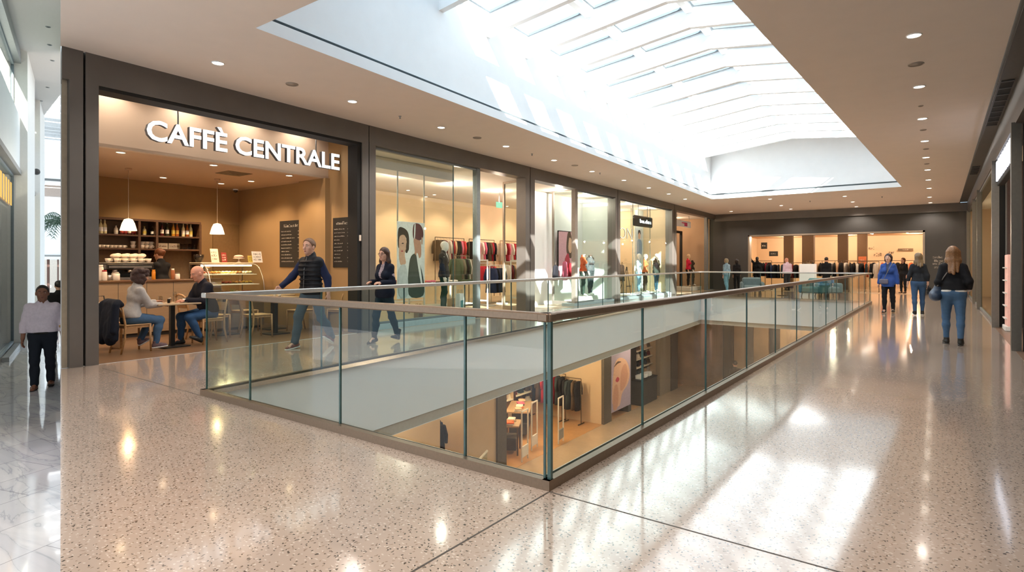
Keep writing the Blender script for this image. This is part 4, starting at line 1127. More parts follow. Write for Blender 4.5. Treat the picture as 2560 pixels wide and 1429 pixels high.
chair(on_w(853, HZ, .75)[0], .78, PI*.55, 'wooden chair near the entrance edge of the cafe, under the narrow menu board')
chair(SR-1.25, 2.15, 0, 'wooden chair deeper in the cafe by the side wall')
s4 = on_w(560, HZ, 2.0)[0]
table(s4, 1.95, 'cafe table in front of the pastry case')
chair(s4-.6, 1.98, 0, 'wooden chair in front of the counter, facing the pastry case')
# on the couple's table
def small(name, label, cat, s, w, z, parts):
    t = thingW(name, label, cat, s, w, z)
    for nm, prof, m in parts: mb = MB(); mb.lathe(prof, 14); mb.build(nm, m, t)
    return t
zt = .757
small('saucer', 'white saucer with cup on the couple\'s table, on the man\'s side', 'saucer', st+.16, wt-.12, zt, [('dish', [(.03, 0), (.07, .012), (.066, .012), (.03, .004)], M_CUP)])
put_cup(st+.16, wt-.12, zt+.006, 'white cup on the saucer before the bald man', 'table cups')
small('salt_shaker', 'clear salt shaker in the middle of the couple\'s table', 'shaker', st-.02, wt+.02, zt, [('body', [(.02, 0), (.024, .06), (.018, .07)], M_GLS), ('lid', [(.019, .07), (.012, .085)], M_STEEL)])
small('pepper_shaker', 'dark pepper shaker next to the salt on the couple\'s table', 'shaker', st-.07, wt-.04, zt, [('body', [(.02, 0), (.024, .06), (.018, .07)], M_BLACK), ('lid', [(.019, .07), (.012, .085)], M_STEEL)])
small('water_glass', 'clear water glass on the couple\'s table before the woman', 'glass', st-.16, wt+.06, zt, [('glass_wall', [(.028, 0), (.035, .12), (.032, .12), (.026, .006)], M_GLS)])
small('wine_glass', 'tall clear glass beside the man\'s hands', 'glass', st+.1, wt+.12, zt, [('glass_wall', [(.028, 0), (.004, .01), (.004, .08), (.035, .12), (.03, .18)], M_GLS)])
small('small_plate', 'small white plate at the table edge by the man\'s hands', 'plate', st+.26, wt+.08, zt, [('dish', [(.05, 0), (.09, .012), (.086, .012), (.05, .004)], M_CUP)])
for k, (a, b, lb) in enumerate(((s2-.05, 1.2, 'table behind the walking man'), (s4, 1.9, 'table before the pastry case'))):
    small('salt_shaker', 'white shaker on the cafe '+lb, 'shaker', a, b, zt, [('body', [(.022, 0), (.026, .07), (.018, .09)], M_CUP), ('lid', [(.018, .09), (.01, .105)], M_STEEL)])
    t = thingW('flower_pot', 'small potted herb on the cafe '+lb, 'plant', a+.14, b+.05, zt)
    mb = MB(); mb.lathe([(.03, 0), (.042, .07), (.038, .07), (.03, .06)], 12); mb.build('pot', M_CUP, t)
    mb = MB()
    for i in range(26):
        a_ = i*2.4; e = Vector((.06*math.cos(a_)*RND.uniform(.3, 1), .06*math.sin(a_)*RND.uniform(.3, 1), .09+RND.random()*.07)); u = Vector((math.cos(a_+1), math.sin(a_+1), .3))*.016
        mb.add([tuple(e-u), tuple(e+Vector((0, 0, -.012))), tuple(e+u), tuple(e+Vector((0, 0, .014)))], [(0, 1, 2, 3)])
    mb.build('foliage', mat('herb', '#5d6b33', .7, noise=.3), t)
# coat hung over the woman's chair
t = thingW('coat', 'dark navy coat draped over the back of the seated woman\'s chair', 'coat', st-.66-.27, wt-.10, 0)
D = SDF(.011)
for i in range(7):
    y = -.21+.07*i; D.cap((-.03, y, .80), (-.06-.02*(i % 2), y*1.15, .26+.05*math.sin(i*2.1)), .045, .05+.012*(i % 3), k=.05)
D.cap((0, -.2, .82), (0, .2, .82), .05, k=.05); D.cap((.05, -.2, .78), (.05, .2, .76), .035, k=.05)
for q in (-1, 1): D.cap((-.05, q*.24, .78), (-.10, q*.27, .38), .055, .045, k=.03)
sdf_obj('fabric', D, cloth('#151a26'), t, .005, 9)
# patterned bag at the counter end
t = thingW('handbag', 'patterned light handbag on the bench by the dark pillar', 'bag', on_w(249, HZ, 1.6)[0], 1.6, .45)
D = SDF(.012); D.cap((-.12, 0, .1), (.12, 0, .1), .09, k=.05); D.cap((-.06, 0, .28), (.06, 0, .28), .06, k=.06); sdf_obj('bag_body', D, mat('bag_pattern', '#a4907a', .8, noise=.6, scale=45), t, .01, 2)
mb = MB(); mb.tube([(-.08, 0, .3), (-.06, 0, .44), (.06, 0, .44), (.08, 0, .3)], .01, 6); mb.build('handle', M_BLACK, t)
t = thingW('bench', 'low wooden bench beside the dark pillar holding the handbag', 'bench', on_w(249, HZ, 1.6)[0], 1.6, .004)
mb = MB(); mb.box(-.5, .3, -.2, .2, .40, .445, .01); mb.build('seat', M_CHW, t)
for x in (-.45, .25):
    mb = MB(); mb.box(x-.02, x+.02, -.18, .18, 0, .40); mb.build('leg', M_CHW, t)
# ------------------------------------------------------------------ people
M_JEAN = cloth('#45617f', .8); M_JEAND = cloth('#344d6b', .8); M_NAVY = cloth('#1b2440'); M_BLK = cloth('#17171a', .8); M_CHAR = cloth('#2b2f36')
H_BRN = mat('hair_brown', '#4a3020', .5, noise=.3, scale=50); H_DK = mat('hair_dark', '#1d1512', .5, noise=.3, scale=50); H_BLD = mat('hair_blonde', '#7d5836', .5, noise=.35, scale=60)
H_GRY = mat('hair_light', '#6e5a40', .5, noise=.35, scale=60); H_RED = mat('hair_red', '#6a3a1c', .5, noise=.3, scale=50)
M_SOLE = mat('sole_white', '#dcd8d2', .6); M_SHB = mat('shoe_black', '#17140f', .5)
def figure(label, loc, rotz, F, name='person', vox=.008):
    t = thing(name, label, 'person', loc, rotz); F.root = t; return t
def bag_strap(root, pts, m, r=.009): mb = MB(); mb.tube(pts, r, 6); return mb.build('bag_strap', m, root)

# man in padded vest walking past the cafe
F = Fig(1.85, head=(.15, .05), lean=.03, arms={1: ((.35, .62, -1), (.15, .75, -.62), (-1, .2, .2)), -1: ((.28, -.42, -1), (.22, .1, -1), None)},
        legs={1: ((.02, .46, -1), (.0, .16, -1), .12), -1: ((.02, -.30, -1), (.02, -.62, -1), -.55)})
p = on_floor(778, 867); t = figure('man in black padded vest walking past the cafe, brown shoes', p, PI+.12, F)
F.body(t, SKIN('#c99a82')); F.trousers(t, cloth('#4a545f'), .016, flare=.012)
F.top(t, M_NAVY, .020, hem=.02, name='sweater', puff=.006); o = None
D = SDF(.010); F.torso(D, .034); D.cap(F.pel+V3(-.06, 0, .02), F.pel+V3(.06, 0, .02), .155, k=.05, ax=V3(0, 1, 0), sy=.85); D.cap(F.nb, F.nb+F.T@V3(0, .0, .05), .085, .08, k=.03)
for q in (1, -1): D.cap(F.sh[q], F.sh[q]+(F.el[q]-F.sh[q])*.12, .075, .07, k=.04)
for i in range(7): z = F.pel+F.T@V3(0, 0, .04+.075*i); D.ell(z, V3(.22, .175, .012)*(1 if i < 6 else .85), k=.03)
D.cut(F.pel+V3(0, 0, -.07), (0, 0, -1)); D.cap(F.nb+F.T@V3(0, .02, .0), F.nb+F.T@V3(0, .05, .2), .056, .075, k=.001, sub=True)
v = sdf_obj('padded_vest', D, cloth('#14161b', .6), t, .004, 4)
mb = MB(); c0 = F.pel+F.T@V3(0, .158, 0); mb.tube([Vector(F.pel+F.T@V3(0, .165, .02)), Vector(F.chest+F.T@V3(0, .135, 0)), Vector(F.nb+F.T@V3(0, .085, .02))], .006, 6); mb.build('zipper', M_GREYM, v)
F.hair(t, mat('hair_mid', '#6b4a30', .5, noise=.3, scale=50), 'short'); F.face_parts(t, H_BRN); F.shoes(t, mat('shoe_red', '#7d4a40', .6), M_SOLE)

# woman with glasses, hands held in front
F = Fig(1.70, True, head=(.1, .06), arms={1: ((.18, -.02, -1), (-.25, .95, .05), (-.4, -.3, -1)), -1: ((.18, -.02, -1), (-.25, .95, .02), (-.4, -.3, -1))},
        legs={1: ((.0, .34, -1), (0, .12, -1), .15), -1: ((.0, -.22, -1), (.0, -.42, -1), -.3)})
p = on_floor(962, 856); t = figure('woman with long brown hair and glasses in dark blazer, hands held in front', p, PI+.1, F)
F.body(t, SKIN('#cf9f86')); F.trousers(t, cloth('#1f2f38'), .010, top=.08)
F.top(t, mat('blouse_print', '#a08f93', .8, noise=.7, scale=90), .010, hem=.03, name='blouse', seed=2)
F.top(t, cloth('#181c2a'), .022, hem=-.10, name='blazer', skirt=.012, open_=True, seed=3); F.hair(t, H_BRN, 'long'); F.face_parts(t, H_BRN); F.shoes(t, M_SHB, None, .09)
mb = MB(); k = F.k*1.06; P = lambda x, y, z: Vector(F.hc+F.H@V3(x, y, z)*k)
for q in (1, -1):
    mb.tube([P(q*.03+.021*math.cos(a), .092, .008+.016*math.sin(a)) for a in np.linspace(0, 2*PI, 13)[:-1]], .0025, 5, closed=True); mb.tube([P(q*.052, .088, .012), P(q*.078, .0, .012)], .0025, 5)
mb.tube([P(-.01, .094, .010), P(.01, .094, .010)], .0025, 5); mb.build('glasses', M_BLACK, t)
mb = MB(); mb.tube([Vector(F.wr[-1]+V3(.03*math.cos(a), -.015+0*a, .03*math.sin(a))) for a in np.linspace(0, 2*PI, 11)[:-1]], .007, 6, closed=True); mb.build('bracelet', M_WHITE, t)

# couple at the table.  seat height .455
def seated(label, s, w, face, F, z): return figure(label, WP(s, w, z), WANG+face-PI/2, F)
SEATZ = .455+.115
F = Fig(1.64, True, lean=.22, head=(0, .18), wide=1.06, arms={1: ((.16, .52, -1), (-.30, .95, -.06), (-.3, .1, -1)), -1: ((.16, .52, -1), (-.30, .95, .12), (-.3, .1, -1))},
        legs={1: ((.12, .97, -.12), (.0, -.18, -1), -.05), -1: ((.12, .97, -.10), (.0, -.55, -1), -.45)}, seat=SEATZ)
t = seated('seated woman with curly dark hair, grey sweater and jeans at the small table', st-.68, wt-.10, .06, F, .004)
F.body(t, SKIN('#b5836c')); F.trousers(t, M_JEAN, .012, top=.08); F.top(t, cloth('#a8a4a0', .9, .5), .020, hem=-.01, name='sweater', waist=.012, puff=.008); F.hair(t, mat('hair_auburn', '#38211c', .6, noise=.5, scale=70, bump=.8), 'curly'); F.face_parts(t, H_DK)
F.shoes(t, mat('sneaker_mauve', '#6e5658', .7), M_SOLE)
F = Fig(1.76, lean=.24, head=(0, .38), wide=1.06, arms={1: ((.14, .50, -1), (-.42, .90, -.05), (-.3, .1, -1)), -1: ((.14, .50, -1), (-.42, .90, .08), (-.3, .1, -1))},
        legs={1: ((.14, .97, -.10), (.0, -.02, -1), 0), -1: ((.16, .97, -.10), (.05, -.50, -1), -.5)}, seat=SEATZ)
t = seated('bald seated man in navy sweater looking down at the table', st+.62, wt-.02, PI, F, .004)
F.body(t, SKIN('#c48a72')); F.trousers(t, cloth('#2f4d70'), .012, top=.06); F.top(t, cloth('#15151f'), .022, hem=-.01, name='sweater', waist=.03, puff=.008); F.face_parts(t, mat('brow_grey', '#8a7a6c', .7))
D = SDF(.008); D.cap(F.nb-F.T@V3(0, 0, .01), F.nb+F.T@V3(0, .01, .045), .078, .066, k=.02); D.cap(F.nb+F.T@V3(0, .02, .02), F.nb+F.T@V3(0, .05, .2), .055, .07, k=.001, sub=True); sdf_obj('collar', D, cloth('#c3cbd8'), t)
F.shoes(t, M_SHB)

# barista with back turned
F = Fig(1.72, True, head=(.3, .1), lean=.05, arms={1: ((.2, .5, -1), (-.1, .9, -.2), None), -1: ((.2, .5, -1), (-.1, .9, -.2), None)})
s, _ = on_w(404, HZ, WC+.98); t = figure('barista in black with reddish hair working behind the counter', WP(s, WC+.98, .004), WANG+.3, F)
F.body(t, SKIN('#c99a82'), .012); F.trousers(t, M_BLK, vox=.012); F.top(t, M_BLK, .03, name='shirt', vox=.011, waist=.03); F.hair(t, H_RED, 'bun'); F.shoes(t, M_SHB, vox=.011)

# three women in the corridor
F = Fig(1.71, True, wide=1.16, head=(0, .02), arms={-1: ((.28, -.12, -1), (-.12, .62, -1), None), 1: ((.30, -.28, -1), (.02, .72, -.55), None)},
        legs={1: ((.03, -.16, -1), (-.02, -.30, -1), -.25), -1: ((.03, .14, -1), (-.01, -.04, -1), 0)})
p = on_floor(2383, 860); t = figure('woman with long fair hair and shoulder bag walking away, black jacket and jeans', p, .05, F)
F.body(t, SKIN('#c99a82')); F.trousers(t, M_JEAN, .006, top=.10, wr=.003); F.top(t, cloth('#d8d4cc'), .016, hem=.008, name='shirt', waist=.0, seed=8)
F.top(t, M_BLK, .024, hem=.045, name='jacket', waist=.02, puff=.006, seed=6); F.hair(t, H_BLD, 'long'); F.face_parts(t, H_BLD); F.shoes(t, M_SHB, mat('sole_dark', '#3a3632', .7))
D = SDF(.009); b = F.pel+V3(-.245, .02, .0); D.cap(b+V3(0, -.12, -.08), b+V3(0, .12, -.08), .062, k=.05); D.cap(b+V3(0, -.03, -.06), b+V3(.06, 0, .17), .085, .035, k=.09); D.cap(b+V3(0, .05, -.06), b+V3(.06, 0, .17), .08, .035, k=.09)
h = sdf_obj('handbag', D, mat('bag_navy', '#22334a', .5, noise=.1), t, .006, 3)
mb = MB(); sh = F.sh[-1]; mb.tube([Vector(b+V3(.01, -.09, .1)), Vector(sh+V3(.045, -.075, -.10)), Vector(sh+V3(.055, -.04, .075)), Vector(sh+V3(.05, .05, .055)), Vector(sh+V3(.02, .09, -.12)), Vector(b+V3(.01, .09, .1))], .011, 6); mb.build('bag_strap', mat('strap_grey', '#77726c', .6), h)

F = Fig(1.70, True, wide=1.08, head=(.55, .0), arms={1: ((.24, -.10, -1), (.06, .20, -1), None), -1: ((.28, -.05, -1), (.16, .25, -1), None)},
        legs={1: ((.02, .12, -1), (0, -.02, -1), .05), -1: ((.02, -.14, -1), (0, -.28, -1), -.3)})
p = on_floor(2296, 787); t = figure('woman in dark jacket and blue jeans walking away, wavy light hair, black and white sneakers', p, .1, F)
F.body(t, SKIN('#cfa58e'), .009); F.trousers(t, M_JEAND, .006, top=.10, wr=.003); F.top(t, cloth('#23262b'), .020, hem=.02, name='jacket', waist=.012, puff=.004, seed=7); F.hair(t, H_GRY, 'wavy'); F.face_parts(t, H_GRY); F.shoes(t, M_SHB, M_SOLE)
D = SDF(.01); b = F.wr[1]+V3(.03, .02, -.14); D.cap(b+V3(0, -.12, -.10), b+V3(0, .12, -.10), .045, k=.05); D.cap(b+V3(0, -.10, .02), b+V3(0, .10, .02), .038, k=.10); D.cap(b+V3(-.02, -.06, .03), b+V3(-.03, -.02, .15), .010, k=.02); D.cap(b+V3(-.02, .06, .03), b+V3(-.03, .02, .15), .010, k=.02); sdf_obj('handbag', D, M_BLK, t)

F = Fig(1.69, True, head=(.0, .04), arms={1: ((.24, .02, -1), (.16, .1, -1), None), -1: ((.24, .05, -1), (.18, .12, -1), None)},
        legs={1: ((.02, .10, -1), (0, -.02, -1), .05), -1: ((.03, -.08, -1), (0, -.2, -1), -.2)})
p = on_floor(2221, 782); t = figure('woman in blue coat with crossbody bag walking towards the viewer, black trousers', p, PI-.15, F)
F.body(t, SKIN('#cfa58e'), .009); F.trousers(t, M_BLK, .010, top=.06); F.top(t, cloth('#454a5c'), .014, hem=.05, name='sweater', seed=2)
F.top(t, cloth('#2c4a8c', .7), .024, hem=-.16, name='coat', skirt=.02, puff=.006, open_=True, seed=9); F.hair(t, mat('hair_wine', '#2a1418', .5, noise=.3), 'bob'); F.face_parts(t, H_DK); F.shoes(t, M_SHB, None, .05)
D = SDF(.009); b = F.pel+V3(.08, .175, .03); D.cap(b+V3(-.07, 0, 0), b+V3(.07, 0, 0), .045, k=.03, ax=V3(0, 1, 0), sy=.6); D.cap(b+V3(-.07, 0, -.06), b+V3(.07, 0, -.06), .045, k=.03, ax=V3(0, 1, 0), sy=.6); h = sdf_obj('crossbody_bag', D, mat('bag_mauve', '#5d5a6b', .5), t)
mb = MB(); mb.tube([Vector(b+V3(.0, .0, .03)), Vector(F.chest+F.T@V3(-.03, .145, 0)), Vector(F.nb+V3(-.11, .05, .025)), Vector(F.nb+V3(-.12, -.03, .03)), Vector(F.chest+V3(0, -.14, 0))], .008, 6); mb.build('bag_strap', MATS['strap_grey'], h)

# far figures
def simple(label, px, py, rotz, h, fem, topc, legc, hairm, hs, skin='#c99a82', hem=-.02, legs=None, arms=None, head=(0, 0), z=0, skirt=0.0):
    F = Fig(h, fem, legs=legs, arms=arms, head=head); p = on_floor(px, py, z) if not isinstance(px, Vector) else px
    t = figure(label, p, rotz, F); F.body(t, SKIN(skin), .012); F.trousers(t, legc, vox=.012); F.top(t, topc, .022, hem=hem, vox=.012, skirt=skirt)
    if hairm: F.hair(t, hairm, hs, .010)
    F.face_parts(t, hairm or H_DK); F.shoes(t, M_SHB, vox=.010); return F
STEP = {1: ((.02, .2, -1), (0, -.02, -1), .05), -1: ((.02, -.14, -1), (0, -.3, -1), -.3)}
simple('person in pale blue patterned top and light jeans standing by the dark corner', 1816, 731, 1.0, 1.68, True, mat('top_floral', '#7f9cab', .8, noise=.6, scale=40), cloth('#6f9db0'), mat('hair_ash', '#8c8064', .6, noise=.3), 'bob', legs=STEP)
simple('person in black standing against the dark far wall', 1842, 728, .6, 1.66, True, M_BLK, M_BLK, H_DK, 'bob')
# ------------------------------------------------------------------ shops behind the glass
M_PEACH = mat('peach_wall', '#e2c8a6', .85, noise=.02, scale=2); M_PALE = mat('pale_wall', '#dfe5df', .8, noise=.02, scale=2)
M_OAKF = mat('shop_floor', '#b79f83', .3, noise=.06, scale=3); M_SCEIL = mat('shop_ceiling', '#e6dccf', .9, noise=.01); M_TAUPE = mat('taupe_wall', '#b09478', .8, noise=.02, scale=2)
M_POST = mat('post_metal', '#7d8384', .4, .4); M_RAIL = mat('rack_metal', '#6a5a48', .35, .7); M_RACKW = mat('rack_white', '#d9d5cc', .4)
def room(s0, s1, depth, wallm, zc_=3.9, left=True, right=True, floor=True, ceil=M_SCEIL, nm='shop'):
    mb = MB(WM); mb.box(s0, s1, depth, depth+.1, 0, 4.3); struct('wall_'+nm+'_back', mb, wallm)
    if left: mb = MB(WM); mb.box(s0-.05, s0+.05, .3, depth, 0, 4.3); struct('wall_'+nm+'_side', mb, wallm if left is True else left)
    if right: mb = MB(WM); mb.box(s1-.05, s1+.05, .3, depth, 0, 4.3); struct('wall_'+nm+'_side', mb, wallm if right is True else right)
    mb = MB(WM); mb.box(s0, s1, .32, depth, zc_, zc_+.05); struct('ceiling_'+nm, mb, ceil)
    mb = MB(WM); mb.box(s0, s1, 0, depth, 0, .003); struct('floor_'+nm, mb, M_OAKF)
A2, B2 = sw(930), sw(1320); A3, B3 = B2+.12, sw(1542); A4, B4 = B3+.02, sw(1684); A5, B5 = B4+.02, SEND
room(A2, A5-.06, 6.0, M_PEACH, 3.98, left=M_PALE, right=M_PEACH, nm='fashion')
room(A5, B5, 4.0, M_TAUPE, 3.98, nm='corner_shop')
# display backdrops of the pale windows
def wq(name, m, s0, s1, w, z0, z1, th=.05): mb = MB(WM); mb.box(s0, s1, w, w+th, z0, z1); return struct(name, mb, m)
DW = 1.45
wq('wall_display_white', M_WHITE, on_w(1312, HZ, DW)[0]+.25, B3+.06, DW, 0, 3.95)
mb = MB(WM); mb.box(B3-.04, B3+.06, .3, DW, 0, 3.95); struct('wall_display_side', mb, M_PALE)
wq('wall_display_white', M_PALE, on_w(1352, HZ, 1.6)[0], on_w(1377, HZ, 1.6)[0], 1.6, 0, 3.95, .5)
wq('wall_display_white', M_PALE, on_w(1588, HZ, DW)[0], B4+.06, DW, 0, 3.95)
mb = MB(WM); mb.box(B4-.04, B4+.06, .3, DW, 0, 3.95); struct('wall_display_side', mb, M_PALE)
mb = MB(WM); mb.box(A2+.02, sw(1195)+.2, 1.0, 1.6, 3.7, 3.97); struct('trim_fashion_bulkhead', mb, M_SCEIL)

# glazing -----------------------------------------------------------------
def glazing(n, p0, p1, cuts, plinth=.0, w=.12, top=ZH, m=None):
    s0, s1 = sw(p0, w), sw(p1, w); mb = MB(WM)
    mb.box(s0, s1, w-.03, w+.05, top-.05, top); mb.box(s0, s1, w-.03, w+.05, plinth, plinth+.05)
    o = struct('window_%d' % n, mb, M_POST)
    cs = [s0]+[sw(c, w) for c in cuts]+[s1]
    for i in range(len(cs)-1):
        g = MB(WM); a, b = cs[i]+.006, cs[i+1]-.006
        g.add([(a, w, plinth+.05), (b, w, plinth+.05), (b, w, top-.05), (a, w, top-.05)], [(0, 1, 2, 3)]); g.build('pane', M_SHOPG, o)
        if i:
            e = MB(WM); e.box(cs[i]-.01, cs[i]+.01, w-.008, w+.008, plinth, top); e.build('pane_joint', M_EDGE, o)
    return o
def post(p0, p1, w=.12, d=.10, m=M_POST, z1=ZH): mb = MB(WM); mb.box(sw(p0, w), sw(p1, w), w-.05, w+d, 0, z1); return struct('trim_post', mb, m)
glazing(2, 938, 1190, [1133], plinth=.12); post(1189, 1197)
mb = MB(WM); mb.box(sw(938), sw(1190), .02, .55, .0, .12); struct('trim_display_plinth', mb, mat('plinth_blue', '#a9bcc0', .4))
glazing(3, 1440, 1536, [], plinth=.10); post(1435, 1441, m=mat('post_taupe', '#8a8076', .5))
mb = MB(WM); mb.box(sw(1437), sw(1537), .02, .5, 0, .10); struct('trim_display_plinth', mb, MATS['plinth_blue'])
glazing(4, 1549, 1679, [1582, 1625], plinth=.12)
mb = MB(WM); mb.box(sw(1549), sw(1679), .02, .5, 0, .12); struct('trim_display_plinth', mb, MATS['plinth_blue'])
glazing(5, 1767, 1795, []); post(1765, 1768)
def leaf(n, hp, hy, fp, fy, m, zb=.03, tail='pane'):
    """swung-in door leaf: hinge column hp, free edge fp; tops seen at hy and fy"""
    sh_, zt = on_w(hp, hy, .2); P = WP(sh_, .2); Q = on_floor(fp, fy, zt); d = Vector((Q.x-P.x, Q.y-P.y, 0)); L = d.length; a = math.atan2(d.y, d.x)
    mb = MB(Matrix.Translation((P.x, P.y, 0)) @ Matrix.Rotation(a, 4, 'Z')); f = .07
    mb.box(0, f, -.025, .025, zb, zt); mb.box(L-f, L, -.025, .025, zb, zt); mb.box(f, L-f, -.025, .025, zt-f, zt); mb.box(f, L-f, -.025, .025, zb, zb+.12)
    o = struct('door_%d' % n, mb, m); g = MB(mb.m); g.add([(f, 0, zb+.12), (L-f, 0, zb+.12), (L-f, 0, zt-f), (f, 0, zt-f)], [(0, 1, 2, 3)]); g.build('pane', M_SHOPG, o)
    mb2 = MB(mb.m); mb2.tube([(L-.05, -.06, .9), (L-.05, -.06, 1.4)], .012, 8); mb2.build('handle', M_STEEL, o)
    return o
leaf(2, 1309, 447, 1258, 455, mat('leaf_taupe', '#9d8d7c', .4, .2)); leaf(3, 1436, 470, 1381, 476, MATS['post_taupe'])
# spotlights in the shops
def shop_spots(pts, z, nm, pw=70, col='#ffdcb8', every=1):
    for i, (x, y) in enumerate(pts):
        p = on_floor(x, y, z); ceil_disc('shop_spotlight', 'small round spotlight in the ceiling of the %s, %s across' % (nm, ORD[i]), 'ceiling light', p-Vector((0, 0, .004)), .07, M_LAMP, group='spotlights of the '+nm)
shop_spots([(1020, 475), (1065, 491), (1041, 503), (1147, 527), (1160, 524), (1198, 500), (1268, 515), (1086, 486)], 3.98, 'clothes shop beside the cafe')
for i, s_ in enumerate(np.linspace(A2+1.2, A5-1.2, 8)):
    light('POINT', 'shop_light', WP(s_, 2.6, 3.6), 42, '#ffedd8', .05); light('SPOT', 'shop_wall_light', WP(s_+.6, 4.6, 3.85), 62, '#ffe2c2', .08, target=tuple(NW*.55+Vector((0, 0, -1))), spot=95)
for s0, s1, w_, pw, c in ((A3+2.0, B3, .8, 22, '#fff4e6'), (A4+1.5, B4, .8, 22, '#fff4e6'), (A5, B5, 2.0, 40, '#ffe0bd')):
    for q in (.25, .75): light('POINT', 'shop_light', WP(s0+(s1-s0)*q, w_, 3.7), pw, c, .05)

# merchandise -----------------------------------------------------------------
GC = {c: cloth(c, .85, .2) for c in ('#8f1f2b', '#b5303a', '#1b1b20', '#26304a', '#5a4a3c', '#d8cfc4', '#7a6f5d', '#4f5a45', '#c9657f', '#2f3a3f', '#d86a3c', '#8c8f96', '#3d5a80', '#6b2a2e', '#caa98a', '#93b2bd')}
GPRO = {}
def garment(c, L=.72, W=.42, coat=False):
    key = (c, round(L, 2))
    if key in GPRO: return dup(GPRO[key])
    t = thing('garment', 'x', 'clothes')
    mb = MB(); mb.smooth = True
    lv = [(0, .06, .030), (-.02, .20, .04), (-.06, W*.5, .055), (-.2, W*.48, .065), (-L*.6, W*.46, .07), (-L, W*.52, .085)]
    n = 12; vs = []
    for i, (z, a, b) in enumerate(lv):
        for j in range(n):
            q = 2*PI*j/n; wv = 1+(.18*math.sin(3*q+i) if i > 3 else 0); vs.append((a*math.cos(q), b*math.sin(q)*wv, z))
    fs = [(i*n+j, (i+1)*n+j, (i+1)*n+(j+1) % n, i*n+(j+1) % n) for i in range(len(lv)-1) for j in range(n)]+[tuple(range(n)), tuple(range((len(lv)-1)*n, len(lv)*n))[::-1]]
    mb.add(vs, fs)
    for q in (-1, 1): mb.tube([(q*W*.40, 0, -.05), (q*W*.56, .01, -.30), (q*W*.55, .02, -.52)], [.055, .05, .04], 8)
    mb.build('fabric', GC[c], t)
    mb = MB(); mb.tube([(0, 0, -.01), (0, 0, .05), (.02, 0, .085), (0, 0, .11), (-.02, 0, .09)], .004, 5); mb.build('hanger', M_STEEL, t)
    GPRO[key] = t; return t
def rack(s, w, L, H, rot, cols, where, Lg=.72, z0=0.003, base=True, frame=None, name='clothes_rack', desc='metal clothes rack'):
    t = thingW(name, desc+' '+where, 'rack', s, w, z0, rot); fr = frame or M_RAIL
    mb = MB(); mb.tube([(-L/2, 0, H), (L/2, 0, H)], .014, 8); mb.build('hanging_rail', fr, t)
    for x in (-1, 1):
        mb = MB(); mb.tube([(x*L/2, 0, H), (x*L/2, 0, .04)], .016, 8); mb.build('post', fr, t)
        if base: mb = MB(); mb.box(x*L/2-.02, x*L/2+.02, -.22, .22, 0, .04, .006); mb.build('foot', fr, t)
    n = len(cols); M = WM @ Matrix.Translation((s, w, z0)) @ Matrix.Rotation(rot, 4, 'Z')
    nm = {'#8f1f2b': 'dark red', '#b5303a': 'red', '#1b1b20': 'black', '#26304a': 'navy', '#5a4a3c': 'brown', '#d8cfc4': 'cream', '#7a6f5d': 'khaki', '#4f5a45': 'green', '#c9657f': 'pink', '#2f3a3f': 'charcoal', '#d86a3c': 'orange', '#8c8f96': 'grey', '#3d5a80': 'blue', '#6b2a2e': 'wine', '#caa98a': 'tan', '#93b2bd': 'pale blue'}
    for i, c in enumerate(cols):
        x = -L/2+L*(i+.7)/(n+.4); g = garment(c, Lg)
        place(g, M @ Vector((x, 0, H-.10)), WANG+rot+PI/2+.25*math.sin(i*2.3), '%s garment on rack %s, %s hanger' % (nm[c], where, ORD[i]), 'garments on the rack '+where)
R = '#8f1f2b'; R2 = '#b5303a'; K = '#1b1b20'; NV = '#26304a'; CM = '#4f5a45'; CRM = '#d8cfc4'; BR = '#5a4a3c'; KH = '#7a6f5d'; PK = '#c9657f'; CH_ = '#2f3a3f'; OR = '#d86a3c'; GY = '#8c8f96'; BL = '#3d5a80'; WI = '#6b2a2e'; TN = '#caa98a'; PB = '#93b2bd'
wr = 3.2
rack(on_w(1213, HZ, wr)[0], wr, 1.1, 1.45, .25, [R2, R, R2, WI, R, K, R2], 'with red tops inside the clothes shop entrance', .62, frame=M_RACKW)
rack(on_w(1240, HZ, 2.7)[0], 2.7, 1.0, 1.38, .2, [NV, K, NV, CH_, K, NV], 'with dark trousers inside the clothes shop entrance', .85, frame=M_RACKW)
rack(on_w(1282, HZ, 3.4)[0], 3.4, 1.4, 1.5, .1, [CRM, WI, K, TN, CRM, PK, BR, CRM], 'with pale tops behind the open glass door', .6, frame=M_RACKW)
rack(on_w(1155, HZ, 3.2)[0], 3.2, 1.2, 1.7, .3, [CM, KH, CM, K, CM, CRM, KH], 'with camouflage jackets behind the window mannequin', .8)
for i, (px, L) in enumerate(((1125, 1.7), (1205, 1.7), (1280, 1.8))):
    s, _ = on_w(px, HZ, 5.7)
    rack(s, 5.7, L, 2.45, 0, [[BR, K, WI, CRM, R, TN, K, PK, R2], [K, WI, R2, CRM, PK, K, BR, R, K], [CRM, R, PK, CRM, R2, K, TN, WI, BR]][i], 'on the clothes shop back wall, %s bay' % ORD[i], .8, base=False, name='wall_rack', desc='brown metal wall rack')
